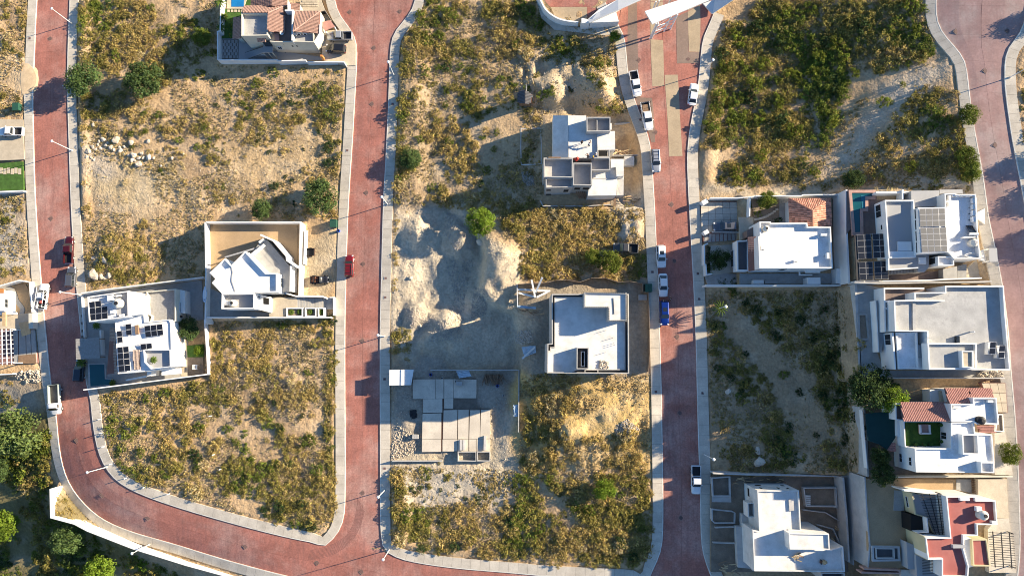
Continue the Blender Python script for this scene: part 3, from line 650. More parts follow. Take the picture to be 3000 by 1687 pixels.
def stairs(par, fr, q, z_a, z_b, n, m):                # q: a-left, a-right, b-right, b-left ; treads from side a to side b
    Pa0, Pa1 = [Vector(W(*fr(*p), z_a)) for p in q[:2]]; Pb1, Pb0 = [Vector(W(*fr(*p), z_b)) for p in q[2:]]
    for i in range(n):
        f0, f1 = i/n, (i+1)/n-.004; z = z_a+(z_b-z_a)*(i+.5)/n
        poly = [Pa0.lerp(Pb0, f0), Pa1.lerp(Pb1, f0), Pa1.lerp(Pb1, f1), Pa0.lerp(Pb0, f1)]
        part('step', *prism(poly, min(z_a, z_b)-.25, z), m, par)
def grid_pieces(par, fr, q, z, nx, ny, m, name, gx=.03, gy=.03, th=.05, stagger=False, skip=None):
    P = [Vector(W(*fr(x, y), z)) for x, y in q]
    def bl(a, b): return (P[0]*(1-a)+P[1]*a)*(1-b)+(P[3]*(1-a)+P[2]*a)*b
    for j in range(ny):
        for i in range(nx):
            if skip and skip(i, j): continue
            s = .5/nx if (stagger and j % 2) else 0
            a0 = min(i/nx+s+gx/nx, 1); a1 = min((i+1)/nx+s-gx/nx, 1)
            if a1-a0 < .2/nx: continue
            part(name, *prism([bl(a0, (j+gy)/ny), bl(a1, (j+gy)/ny), bl(a1, (j+1-gy)/ny), bl(a0, (j+1-gy)/ny)], z-th, z+random.uniform(0, .008)), m, par)

# ================================================================ house with brown clay tiled roofs
h = house('tiled_house', Z1, (1300, 600), -1, 'cream house with brown clay tiled hip roofs and an outside stair')
flat(h, Z1, [(470,232),(945,232),(945,640),(470,652)], 6.2, -1, .9, .22, M_CREAM, M_GREYR)
bodyP = [(955,232),(1250,180),(1890,205),(1880,600),(1778,764),(985,750),(950,640)]
slab(h, 'wall', Z1, bodyP, 4.3, -1, M_CREAM)
slab(h, 'terrace_floor', Z1, [(1065,570),(1250,200),(1372,205),(1365,735),(1070,738)], 4.36, 4.31, M_DECKB)
part('parapet', *wline(Z1, [(985,742),(1065,752),(1390,752)], 5.2, 4.28, .2), M_CREAM, h); part('parapet', *wline(Z1, [(1385,730),(1395,190),(1255,190)], 6.0, 4.28, .28), M_WHITE, h)
flat(h, Z1, [(1390,575),(1770,575),(1778,764),(1390,752)], 5.3, 4.28, .7, .18, M_CREAM, M_GREYW)
part('parapet', *wline(Z1, [(1778,764),(1880,600),(1885,440)], 5.2, 4.28, .2), M_WHITE, h)
tiled(h, P3(Z1, [(510,118,5.0),(1235,116,5.0),(955,232,6.3),(485,230,6.3)]), (0, 1), M_TILE1, .5, .3)
tiled(h, P3(Z1, [(955,232,6.35),(1235,116,5.0),(1255,590,5.0),(952,572,6.35)]), (1, 0), M_TILE1, .5, .3)
tiled(h, P3(Z1, [(1030,-30,5.6),(1300,-30,4.7),(1300,112,4.7),(1030,112,5.6)]), (1, 0), M_TILE1, .5, .3)
tiled(h, P3(Z1, [(640,-30,4.2),(1022,-30,5.6),(1022,112,5.6),(640,112,4.2)]), (-1, 0), M_TILE1, .5, .3)
slab(h, 'wall', Z1, [(650,-30),(1290,-30),(1290,110),(650,110)], 4.1, -1, M_CREAM)
tiled(h, P3(Z1, [(1425,196,4.9),(1892,200,4.9),(1403,570,6.7)]), (0, 1), M_TILE1, .5, .3)
tiled(h, P3(Z1, [(1892,205,4.9),(1872,605,4.9),(1403,570,6.7)]), (1, 0), M_TILE1, .5, .3)
part('ridge', *tube(W(*Z1(1892,200),4.95), W(*Z1(1403,570),6.75), .12, .12, 7), M_PINK, h); part('ridge', *tube(W(*Z1(1235,116),5.05), W(*Z1(955,232),6.4), .12, .12, 7), M_PINK, h)
tiled(h, P3(Z1, [(1338,55,4.6),(1520,72,4.0),(1515,195,4.0),(1340,180,4.6)]), (1, 0), M_TILE1, .5, .3)
slab(h, 'wall', Z1, [(1340,60),(1515,75),(1512,190),(1345,180)], 3.8, -1, M_CREAM); slab(h, 'chimney', Z1, [(1300,52),(1332,52),(1332,178),(1304,178)], 5.6, 3.8, M_WHITE)
tiled(h, P3(Z1, [(345,315,1.8),(465,310,2.9),(462,690,2.9),(330,690,1.8)]), (-1, 0), M_TILE1, .5, .3)
slab(h, 'wall', Z1, [(400,320),(470,320),(470,680),(400,680)], 1.7, -1, M_CREAM)
slab(h, 'satellite_base', Z1, [(1050,600),(1145,600),(1145,735),(1075,735)], 4.8, 4.3, M_PINK)
A = W(*Z1(985,750), 4.3); B = W(*Z1(1778,764), 4.3)
for c in (((1115,840),(1215,882)),((1375,822),(1412,842)),((1455,822),(1492,842)),((1140,945),(1170,962)),((1253,945),(1288,962)),((1228,790),(1240,812))): win(h, Z1, A, B, *c, frame=c[1][0]-c[0][0] > 60)
A2 = W(*Z1(470,652), 6.2); B2 = W(*Z1(945,640), 6.2)
lz = 2.2
slab(h, 'stair_landing', Z1, [(862,790),(1030,790),(1035,945),(862,948)], lz, lz-.2, M_GREYW)
stairs(h, Z1, [(862,850),(865,945),(600,1050),(530,960)], lz, -.8, 11, M_GREYW)
part('railing', *join(bar(W(*Z1(850,845),lz+.9), W(*Z1(540,950),.2), .06, .06), bar(W(*Z1(865,965),lz+.9), W(*Z1(600,1065),.2), .06, .06), bar(W(*Z1(865,965),lz+.9), W(*Z1(1035,960),lz+.9), .06, .06)), M_DMETAL, h)
for x, y in ((862,948),(1030,948),(950,948)): part('stair_post', *bar(W(*Z1(x,y),lz-.2), (*W(*Z1(x,y),lz-.2)[:2],-1), .15, .15), M_CREAM, h)
tiled(h, P3(Z1, [(752,686,5.0),(908,686,5.0),(908,745,4.5),(762,745,4.5)]), (0, -1), M_TILE1, .5, .3, name='canopy')
slab(h, 'door', Z1, [(850,755),(985,755),(985,765),(850,765)], lz+2.0, lz, M_GLASS)
slab(h, 'pillar', Z1, [(1890,985),(1935,990),(1930,1020),(1890,1020)], 2.2, -1, M_ORANGE)
slab(h, 'yard_floor', Z1, [(75,700),(420,700),(640,760),(1000,900),(1925,1030),(1925,1085),(75,1085)], -.9, -1.2, M_GREYW)
slab(h, 'paving_bed', Z1, [(80,715),(422,715),(418,1065),(72,1065)], -.86, -1.1, M_DITCH)
grid_pieces(h, Z1, [(85,725),(415,725),(410,1055),(78,1055)], -.8, 5, 6, M_PAVE, 'paving_block', .13, .03, .1, True)
slab(h, 'driveway', Z1, [(1930,560),(2250,540),(2420,620),(2520,800),(2525,1180),(2350,1180),(1925,1080)], .42, -1.1, M_PAVEB)
slab(h, 'garage_roof', Z1, [(1895,400),(2075,370),(2150,480),(1970,560)], 2.6, 2.4, M_TILE3)
for x, y in ((1905,410),(2070,380),(2140,480),(1975,550)): part('post', *bar(W(*Z1(x,y),2.4), (*W(*Z1(x,y),2.4)[:2],-1), .2, .2), M_WHITE, h)
slab(h, 'front_path', Z1, [(1520,-30),(1890,-30),(1960,150),(2100,380),(1900,390),(1880,205),(1530,195)], .3, -1.1, M_PAVEB)
grid_pieces(h, Z1, [(1520,-40),(1850,-40),(1850,130),(1530,130)], .4, 4, 4, M_PAVEB, 'paving_block', .03, .14, .1, True)
slab(h, 'fence', Z1, [(1895,215),(1975,195),(2150,470),(2140,480),(1970,210),(1900,228)], 1.4, -.9, M_DMETAL)
slab(h, 'pool_deck', Z1, [(215,-30),(575,-30),(510,165),(215,160)], -.7, -1.1, M_PAVEB); slab(h, 'pool', Z1, [(295,-30),(522,-30),(515,125),(292,125)], -.66, -.9, M_POOLB)
slab(h, 'lawn', Z1, [(185,165),(500,165),(470,320),(340,320),(330,690),(110,700),(130,300)], -.86, -1.1, M_LAWN); slab(h, 'lawn', Z1, [(578,-30),(650,-30),(640,110),(520,118)], -.84, -1.1, M_LAWN)
for i in range(5): slab(h, 'stepping_stone', Z1, [(222+62*i,178),(262+62*i,178),(262+62*i,222),(222+62*i,222)], -.78, -.95, M_PAVEB)
lotwall('garden_wall', Z1, [(130,-30),(100,120),(90,560),(42,570),(48,1070),(90,1078),(1118,1078),(1130,1098),(1630,1084),(1650,1112),(2318,1116),(2360,1185)], 1.0, -1.4, .22, M_WHITE, 'white plastered garden wall around the cream tiled house')
for x, y in ((1440,640),(1515,620),(1625,620)): acunit(Z1, x, y, 4.6, 'white air conditioner box on the grey roof well of the tiled house', 0, (.85, .4, .5))
tank(Z1, 1012, 595, 4.35, 'small pale water tank on the brown terrace of the tiled house', .4, .9)
c = W(*Z1(1210, 625), 4.36); d = thing('satellite_dish', c, 'white satellite dish on the brown terrace of the tiled house', 'satellite dish')
part('mast', *tube(c, (c[0], c[1], c[2]+.7), .03, .03), M_ALU, d); part('dish', *tube((c[0], c[1], c[2]+.7), (c[0]+.15, c[1]-.1, c[2]+.85), .1, .42, 14), M_WMETAL, d)

# ================================================================ garden house at the left edge
h = house('pergola_house', Z2, (40, 500), -4.4, 'white house with a curved garden path and white grid pergola', 'house')
slab(h, 'wall', Z2, [(-200,235),(55,225),(55,500),(-200,500)], -.9, -4.4, M_WHITE); slab(h, 'wall', Z2, [(-200,505),(150,500),(215,520),(215,545),(-200,560)], -2.0, -2.4, M_WHITE)
A = W(*Z2(55,225), -.9); B = W(*Z2(55,500), -.9); win(h, Z2, A, B, (62,348), (100,455))
slab(h, 'garden_earth', Z2, [(0,190),(340,140),(385,250),(410,520),(250,570),(0,560)], -4.2, -4.7, M_EARTH)
pp = [(30,175),(130,200),(190,260),(215,370),(270,430),(300,480),(285,540),(262,570)]
V, Fc = wline(Z2, [tuple(p) for p in smooth_px(pp)], -4.13, -4.3, .95); part('curved_path', V, Fc, M_PAVE, h)
slab(h, 'entrance_floor', Z2, [(80,560),(375,530),(430,530),(455,740),(0,740),(0,600)], -4.1, -4.6, M_PAVEB)
slab(h, 'gate_pier', Z2, [(378,530),(428,530),(440,735),(380,735)], -2.6, -4.4, M_CREAM)
slab(h, 'paved_drive', Z2, [(0,745),(455,740),(500,1190),(0,1210)], -4.24, -4.7, M_JOINT)
for i, (a, b, c_, d_) in enumerate(((175,235,185,240),(250,335,255,345),(345,400,355,415),(408,460,425,488))): slab(h, 'drive_slab', Z2, [(a,752),(b,752),(d_,1188),(c_,1188)], -4.1, -4.4, M_PAVE)
slab(h, 'brick_pad', Z2, [(250,660),(375,640),(410,800),(290,840)], -4.0, -4.3, M_WOODL); slab(h, 'brick_pad', Z2, [(245,1090),(470,1070),(480,1195),(240,1200)], -4.0, -4.3, M_WOOD)
slats(h, Z2, [(-60,745),(165,735),(185,1205),(-60,1225)], -1.4, 8, 'h', M_WMETAL, .12, .18, 'pergola_beam'); slats(h, Z2, [(-60,745),(165,735),(185,1205),(-60,1225)], -1.28, 4, 'v', M_WMETAL, .14, .12, 'pergola_beam')
for x, y in ((155,745),(178,1190)): part('pergola_post', *bar(W(*Z2(x,y),-1.4), (*W(*Z2(x,y),-1.4)[:2],-4.4), .18, .18), M_WMETAL, h)
slab(h, 'timber_panel', Z2, [(-60,200),(50,210),(50,265),(-60,265)], -.86, -1.1, M_ORANGE); slab(h, 'timber_post', Z2, [(25,520),(75,520),(75,700),(30,700)], -1.8, -2.2, M_WOODL)
lotwall('garden_wall', Z2, [(-60,185),(255,95),(392,120),(398,250),(425,525)], -2.6, -4.9, .25, M_WHITE, 'white boundary wall round the garden with the curved path')
lotwall('garden_wall', Z2, [(-60,1345),(160,1335)], -3.0, -5.4, .25, M_WHITE, 'short white wall end south of the white grid pergola')
h = thing('lawn_plot', W(*tl(0,0)(80,1330), -3.7), 'green lawn with pale stepping stone path beside the sidewalk', 'lawn'); t00 = tl(0, 0)
slab(h, 'lawn', t00, [(-60,1240),(170,1220),(178,1435),(-60,1440)], -3.55, -4.2, M_LAWN)
for i in range(6): slab(h, 'stepping_stone', t00, [(-4+28*i+(i % 2)*2,1268+(i % 2)*6),(18+28*i,1268+(i % 2)*6),(18+28*i,1312+(i % 2)*6),(-4+28*i,1312+(i % 2)*6)], -3.49, -3.6, M_PAVEB)
slab(h, 'drive', t00, [(-60,900),(175,905),(182,1205),(-60,1215)], -3.5, -4.2, M_PAVEB)
lotwall('garden_wall', t00, [(-60,1452),(175,1442)], -2.9, -4.4, .3, M_WHITE, 'white wall closing the south side of the small lawn')
# ================================================================ white house with many solar panels
h = house('solar_house', Z3, (800, 800), -3, 'white flat roofed house scattered with black solar panels beside a dark green pool')
zt = 5.0
flat(h, Z3, [(190,285),(685,215),(692,530),(210,592)], zt, -3, .7, .22)
slab(h, 'room', Z3, [(690,228),(850,262),(845,500),(695,520)], zt-.9, -3, M_WHITE)
slab(h, 'roof_well', Z3, [(540,260),(672,240),(678,520),(550,535)], zt-.62, zt-.75, M_GREYW)
solar(h, Z3, [(212,350),(437,322),(440,552),(222,578)], zt-.15, 3, 3, skip=((2, 0),), tilt=.15)
acunit(Z3, 590, 278, zt-.62, 'white air conditioner beside the cream tank of the solar house', .15); acunit(Z3, 490, 305, zt-.7, 'larger white air conditioner west of the tank on the solar house', .15, (1.1, 1.1, .7))
acunit(Z3, 518, 470, zt-.7, 'white air conditioner beside the nine panel solar array', .1, (.9, .7, .6)); acunit(Z3, 625, 512, zt-.62, 'dark shaded air conditioner south of the solar house tank', .1)
tank(Z3, 592, 372, zt-.62, 'cream water tank with black lid on the solar house', .95, 1.7)
# lower terrace with gravel floor
tz = 1.6
flat(h, Z3, [(905,222),(1258,190),(1262,585),(950,592),(965,525),(925,500)], tz, -3, .75, .2, M_CREAM, M_GRAVR)
slab(h, 'room', Z3, [(1262,190),(1372,215),(1375,490),(1262,470)], -.4, -3, M_WHITE)
A = W(*Z3(1258,190), tz); B = W(*Z3(1262,585), tz); win(h, Z3, A, B, (1305,355), (1362,480)); win(h, Z3, A, B, (1312,510), (1342,540), frame=False)
# main roof
mz = 2.9
flat(h, Z3, [(522,560),(700,538),(880,500),(890,590),(1180,560),(1205,600),(1222,1135),(960,1185),(560,1222)], mz, -3, .22, .2)
solar(h, Z3, [(657,618),(727,612),(732,752),(660,757)], mz+.15, 1, 2, tilt=.2); solar(h, Z3, [(886,640),(1108,616),(1114,752),(895,780)], mz+.15, 3, 2, tilt=.25)
solar(h, Z3, [(551,702),(616,697),(622,840),(556,846)], mz+.15, 1, 2, tilt=.2); solar(h, Z3, [(838,858),(977,848),(978,912),(842,932)], mz+.15, 2, 1, tilt=.2); solar(h, Z3, [(560,898),(700,886),(716,1185),(570,1198)], mz+.15, 2, 4, tilt=.3)
slab(h, 'skylight', Z3, [(765,632),(805,628),(808,738),(770,740)], mz+.25, mz-.2, M_WOOD)
tiled(h, P3(Z3, [(742,942,mz+.1),(822,935,mz+.1),(830,1165,mz-.1),(752,1172,mz-.1)]), (0, -1), M_TILE4, .5, .28, name='tiled_strip')
P = PW(Z3, [(868,930),(1195,928),(1200,1135),(960,1165),(880,1080)], mz+.55); part('court_wall', *ring(P, .15, mz-.25, mz+.55), M_WHITE, h); part('court_floor', *prism(inset(P, .14), mz-.24, mz-.17), M_GREYW, h)
slab(h, 'terrace_step', Z3, [(1222,600),(1262,600),(1262,1130),(1225,1135)], .2, -3, M_WHITE)
tiled(h, P3(Z3, [(1252,600,-.2),(1312,600,-.6),(1320,828,-.6),(1258,828,-.2)]), (1, 0), M_TILE4, .5, .28, name='tiled_strip')
tiled(h, P3(Z3, [(470,665,-.9),(535,660,-.3),(555,1215,-.3),(425,1225,-.9)]), (-1, 0), M_TILE4, .5, .3, name='tiled_strip')
slab(h, 'porch_wall', Z3, [(910,1185),(965,1180),(962,1245),(915,1250)], .5, -3, M_WHITE); slab(h, 'porch_beam', Z3, [(650,1290),(905,1240),(905,1262),(660,1305)], -.6, -.9, M_WHITE)
slab(h, 'porch_roof', Z3, [(1090,1155),(1320,1150),(1325,1220),(1090,1240)], -.9, -1.2, M_WHITE)
slab(h, 'yard_floor', Z3, [(120,262),(1580,85),(1600,560),(1410,600),(1400,1250),(200,1390),(190,640)], -2.86, -3.4, M_PAVE)
slab(h, 'yard_path', Z3, [(1320,800),(1400,800),(1410,1250),(1330,1250)], -2.8, -3.2, M_PAVEB)
slab(h, 'earth_bed', Z3, [(1405,1020),(1595,1020),(1600,1225),(1410,1240)], -2.75, -3.2, M_EARTHD); slab(h, 'grass_bed', Z3, [(1395,880),(1600,860),(1600,1018),(1405,1018)], -2.74, -3.2, M_LAWN)
slab(h, 'pool_edge', Z3, [(195,1095),(410,1085),(415,1270),(490,1280),(485,1365),(205,1390)], -2.6, -3.2, M_PAVE); slab(h, 'pool', Z3, [(215,1112),(393,1107),(400,1285),(472,1292),(468,1348),(228,1372)], -2.56, -2.8, M_POOL)
slats(h, Z3, [(50,800),(335,780),(345,1030),(55,1045)], -.8, 9, 'h', M_GRAVR, .5, .12, 'carport_plank'); 
for x, y in ((60,810),(330,795),(60,1035),(335,1020)): part('carport_post', *bar(W(*Z3(x,y),-.8), (*W(*Z3(x,y),-.8)[:2],-4), .15, .15), M_WOOD, h)
part('planter_wall', *wline(Z3, [(345,690),(360,990)], -1.8, -3, .35), M_WHITE, h); part('front_wall', *wline(Z3, [(118,270),(150,780)], -2.2, -4, .2), M_WHITE, h)
lotwall('garden_wall', Z3, [(115,243),(470,190),(870,140),(1600,48)], -.9, -3.4, .22, M_WHITE, 'white wall with creeper between the solar house and the scrub lot')
lotwall('garden_wall', Z3, [(1610,560),(1635,900),(1652,1225),(140,1415)], -.9, -3.4, .24, M_WHITE, 'white wall along the pool side of the solar house')
for i, (x, y) in enumerate(((158,520),(155,608),(160,702),(158,775))):
    c = W(*Z3(x, y), -3.4); t = thing('planter_box', c, 'square concrete planter box standing in front of the solar house', 'planter', 'planters in front of the solar house'); part('tub', *ring([(c[0]-.4,c[1]-.35),(c[0]+.4,c[1]-.35),(c[0]+.4,c[1]+.35),(c[0]-.4,c[1]+.35)], .08, c[2]-.2, c[2]+.7), M_CONC, t); part('earth', *box((c[0],c[1],c[2]+.5), (.66,.56,.1)), M_EARTHD, t)
c = W(*Z3(1513, 1137), -2.75); t = thing('garden_table', c, 'small square white garden table on the brown earth bed', 'table')
part('top', *ring([(c[0]-.5,c[1]-.5),(c[0]+.5,c[1]-.5),(c[0]+.5,c[1]+.5),(c[0]-.5,c[1]+.5)], .17, c[2]+.68, c[2]+.74), M_WHITE, t); part('pane', *box((c[0],c[1],c[2]+.7), (.68,.68,.03)), M_GREYW, t)
for sx in (-1, 1):
    for sy in (-1, 1): part('leg', *box((c[0]+.42*sx, c[1]+.42*sy, c[2]+.34), (.06, .06, .68)), M_WHITE, t)

# ================================================================ white angular house
h = house('angular_house', Z4, (550, 850), -.4, 'white angular house with zigzag parapets and a long entrance stair')
rz_ = 5.7
flat(h, Z4, [(108,765),(310,576),(395,666),(580,480),(850,768),(1002,770),(1002,1022),(706,1032),(272,1042),(138,900),(186,846)], rz_, -.4, .55, .22)
part('roof_seam', *join(*[bar(W(*Z4(*a), rz_-.48), W(*Z4(*b), rz_-.48), .18, .05) for a, b in (((400,690),(412,760)),((412,760),(398,870)),((398,870),(448,1018)))]), M_GREYW, h)
flat(h, Z4, [(270,1040),(706,1034),(700,1242),(264,1246)], rz_, -.4, 1.3, .24, M_WHITE, M_GREYW)
tank(Z4, 435, 1172, rz_-1.3, 'cream water tank with black lid lying in the roof well of the angular house', .72, 1.4); acunit(Z4, 345, 1168, rz_-1.3, 'white pump box beside the tank on the angular house', 0, (.9, .9, .5))
A = W(*Z4(706,1034), rz_); B = W(*Z4(700,1242), rz_)
for c in (((755,1072),(795,1100)),((755,1135),(795,1155)),((755,1195),(790,1215))): win(h, Z4, A, B, *c, frame=False)
slab(h, 'porch', Z4, [(706,1036),(905,1085),(900,1290),(704,1240)], 3.0, -.4, M_WHITE)
slab(h, 'doorway', Z4, [(822,1095),(895,1105),(895,1185),(825,1180)], 3.06, 2.8, M_OPEN)
A = W(*Z4(1002,770), rz_); B = W(*Z4(1002,1022), rz_); win(h, Z4, A, B, (1052,835), (1098,968))
dz = 2.6
slab(h, 'terrace', Z4, [(800,330),(870,330),(1172,680),(1175,1015),(1002,1022),(1002,770),(850,768),(655,515)], dz, -.4, M_PAVE)
grid_pieces(h, Z4, [(770,455),(830,400),(1030,650),(960,690)], dz+.03, 2, 3, M_PAVE, 'terrace_slab', .02, .02, .06)
part('terrace_parapet', *wline(Z4, [(782,262),(950,335),(1130,545),(1135,600),(1270,690)], dz+1.1, -.4, .38), M_WHITE, h)
part('terrace_parapet', *wline(Z4, [(830,392),(668,520)], dz+1.0, dz-.1, .4), M_WHITE, h); part('terrace_parapet', *wline(Z4, [(760,362),(822,315)], dz+1.0, dz-.1, .3), M_WHITE, h); part('terrace_parapet', *wline(Z4, [(1185,665),(1180,1010)], dz+.9, -.4, .32), M_WHITE, h)
slab(h, 'entry_walk', Z4, [(902,1088),(1268,1095),(1268,1225),(1125,1232),(1115,1345),(900,1345)], 1.3, -.4, M_PAVEB)
stairs(h, Z4, [(1268,1095),(1268,1225),(1645,1225),(1645,1105)], 1.25, .2, 10, M_PAVE); slab(h, 'entry_pad', Z4, [(1645,1105),(1755,1090),(1755,1250),(1645,1250)], .2, -.4, M_PAVE)
part('stair_wall', *wline(Z4, [(1115,1035),(1250,1075),(1600,1078),(1660,1100)], 1.9, -.4, .3), M_WHITE, h); part('stair_wall', *wline(Z4, [(1700,1092),(1755,1092),(1752,1330)], 1.1, -.4, .2), M_WHITE, h)
for a, b in ((1125,1345),(1372,1522),(1545,1632)):
    P = PW(Z4, [(a,1228),(b,1228),(b,1348),(a,1348)], 1.6); part('planter', *ring(P, .22, -.2, 1.6), M_WHITE, h); part('planter_earth', *prism(inset(P, .21), .5, 1.1), M_EARTHD, h)
slab(h, 'yard_floor', Z4, [(90,955),(270,1045),(265,1250),(900,1295),(900,1345),(75,1345)], -.28, -.8, M_PAVE)
slab(h, 'yard_earth', Z4, [(90,115),(1275,115),(1275,690),(1170,640),(800,300),(660,500),(580,470),(300,570),(100,760),(95,950)], -.3, -.8, M_EARTH)
part('eave_beam', *wline(Z4, [(310,560),(700,445)], 3.0, 2.75, .3), M_GREYW, h)
lotwall('garden_wall', Z4, [(48,95),(60,760),(48,1440)], 1.7, -3.4, .24, M_WHITE, 'white wall west of the angular house, backing the solar house')
lotwall('garden_wall', Z4, [(60,95),(1318,95)], 1.7, -1.5, .24, M_WHITE, 'white topped wall along the bare yard behind the angular house'); lotwall('garden_wall', Z4, [(1318,105),(1300,1070)], 1.7, -1.0, .42, M_WHITE, 'thick white wall between the angular house and the parked buggy')
lotwall('garden_wall', Z4, [(1375,195),(1360,650)], 1.2, -.6, .24, M_WHITE, 'low outer wall beside the small black trailer'); lotwall('garden_wall', Z4, [(70,1357),(1715,1357)], 1.6, -1.6, .22, M_WHITE, 'white wall south of the angular house and its planters')
c = W(*Z4(50, 1052), 1.7); t = thing('paddle_board', c, 'white and blue paddle board lying along the wall top beside the angular house', 'paddle board')
n = 20; L_ = [(c[0]+.40*math.sin(2*math.pi*i/n)*(1 if math.cos(2*math.pi*i/n) < .5 else .8), c[1]+1.65*math.cos(2*math.pi*i/n)) for i in range(n)]
part('board', *prism(L_, c[2]+.12, c[2]+.26), mat('board_blue_white', (.5,.62,.75), .4, .05), t); part('deck_pad', *prism(inset(L_, .13), c[2]+.262, c[2]+.275), M_WHITE, t); part('grip', *box((c[0],c[1]-1.1,c[2]+.285), (.22,.18,.03)), M_BLACK, t)
part('rack', *join(box((c[0],c[1]+.7,c[2]+.06), (.7,.08,.13)), box((c[0],c[1]-.7,c[2]+.06), (.7,.08,.13))), M_WOOD, t)

# ================================================================ unfinished concrete house in the middle
h = house('concrete_shell_house', Z5, (900, 600), 4, 'unfinished two storey concrete house with open roof wells and workers on its slab', 'house')
t5 = 10.3; z0 = 4.0
V = P3(Z5, [(582,90,t5-2.4),(795,90,t5-.9),(802,682,t5-.9),(580,682,t5-2.4)]); part('sloping_slab', V+[(x,y,z0) for x,y,z in V], [(3,2,1,0),(4,5,6,7),(0,1,5,4),(1,2,6,5),(2,3,7,6),(3,0,4,7)], M_CONCL, h)
slab(h, 'roof_slab', Z5, [(797,90),(1050,92),(1050,180),(1205,330),(1215,690),(860,690),(803,684)], t5-.9, z0, M_CONCL)
part('roof_step', *bar(W(*Z5(795,88), t5-.86), W(*Z5(802,680), t5-.86), .1, .1), M_CONC, h)
slab(h, 'roof_slab', Z5, [(1205,330),(1455,310),(1460,575),(1210,578)], t5-.5, z0, M_CONCL); slab(h, 'roof_slab', Z5, [(1125,690),(1390,690),(1390,860),(1130,860)], t5-1.6, z0, M_CONC)
flat(h, Z5, [(1055,112),(1393,112),(1393,312),(1058,318)], t5+1.1, z0, 1.3, .18, M_BLOCK, M_CONC); part('cross_wall', *wline(Z5, [(1205,125),(1205,305)], t5+.7, t5-.2, .15), M_BLOCK, h)
flat(h, Z5, [(448,688),(862,690),(860,968),(450,962)], t5+.2, z0, 1.5, .2, M_BLOCK, M_CONC); flat(h, Z5, [(868,758),(1130,760),(1130,1078),(862,1075)], t5+.2, z0, 1.7, .2, M_BLOCK, M_CONC)
flat(h, Z5, [(478,970),(860,972),(858,1105),(480,1112)], t5-.2, z0, 1.2, .18, M_BLOCK, M_CONC)
part('wall_line', *wline(Z5, [(1135,690),(1382,692),(1385,855),(1135,858)], t5, t5-1.7, .18), M_BLOCK, h); part('stair_wall', *wline(Z5, [(1215,575),(1215,675),(1375,672),(1375,580)], t5-.3, t5-1.2, .2), M_BLOCK, h); slab(h, 'stair_opening', Z5, [(1228,590),(1345,590),(1345,662),(1228,662)], t5-.46, t5-.6, M_OPEN)
slab(h, 'roof_slab', Z5, [(1398,705),(1580,705),(1582,945),(1480,950),(1470,820),(1400,830)], 8.4, z0, M_CONCL)
slab(h, 'roof_slab', Z5, [(1135,870),(1480,820),(1490,985),(1472,1220),(1075,1225),(1090,1090),(1135,1085)], 7.6, z0, M_CONCL); slab(h, 'roof_slab', Z5, [(1484,955),(1582,948),(1578,1215),(1478,1222)], 6.4, z0, M_CONC)
part('ridge_step', *bar(W(*Z5(1135,985), 7.64), W(*Z5(1480,985), 7.64), .1, .1), M_CONC, h)
A = W(*Z5(480,1112), t5-.2); B = W(*Z5(858,1105), t5-.2)
for c in (((488,1140),(548,1154)),((735,1140),(792,1168)),((485,1200),(542,1236))): win(h, Z5, A, B, *c, m=M_OPEN, frame=False)
A = W(*Z5(862,1075), t5+.2); B = W(*Z5(1130,1078), t5+.2)
for c in (((888,1110),(958,1138)),((1008,1110),(1082,1138))): win(h, Z5, A, B, *c, m=M_OPEN, frame=False)
part('patio_wall', *wline(Z5, [(1400,200),(1400,290)], t5-.2, z0, .25), M_CONCL, h); part('yard_wall', *wline(Z5, [(1455,205),(1705,190),(1745,330),(1835,560),(1830,650),(1380,655)], 5.0, 3.0, .15), M_BLOCK, h)
slab(h, 'stair_platform', Z5, [(1590,670),(1730,668),(1730,795),(1590,800)], 5.3, 3.4, M_CONC); part('steel_beam', *bar(W(*Z5(1690,470), 6.2), W(*Z5(1640,635), 4.8), .12, .12), M_WOODL, h)
slab(h, 'parapet_timber', Z5, [(515,675),(690,675),(690,692),(515,692)], t5+.3, t5+.1, M_WOOD)
part('formwork_post', *bar(W(*Z5(1475,990), 6.9), W(*Z5(1530,1190), 6.9), .2, .2), M_CONC, h); part('ramp_plank', *bar(W(*Z5(1455,1210), 5.4), W(*Z5(1455,1370), 4.6), .55, .12), M_WOOD, h)
for k in range(5): part('formwork_plank', *bar(W(*Z5(905+k*28,1170), 6.6-k*.2), W(*Z5(960+k*24,1260), 4.6), .3, .05), M_WOOD, h)
lotwall('block_wall', Z5, [(400,1290),(440,1368),(1000,1372),(1400,1350)], 4.7, 3.2, .2, M_BLOCK, 'rough low block wall south of the unfinished concrete house')
def chalk(fr, pts, z, label):
    V, Fc = join(*[bar(Vector(W(*fr(*a), z))+Vector((0, 0, hz(*W(*fr(*a), z)[:2])[0]-z+.06)), Vector(W(*fr(*b), z))+Vector((0, 0, hz(*W(*fr(*b), z)[:2])[0]-z+.06)), .12, .05) for a, b in zip(pts[:-1], pts[1:])]); tag(link('marking_string', mesh('marking_string', V, Fc, M_WHITE)), label, 'marking')
chalk(Z5, [(128,270),(265,268),(408,275),(412,520),(412,785),(130,790),(125,520),(128,270)], 3.5, 'white rectangle of lime marked on the earth beside the concrete shell')
# rebar bundle and debris are with the clutter below

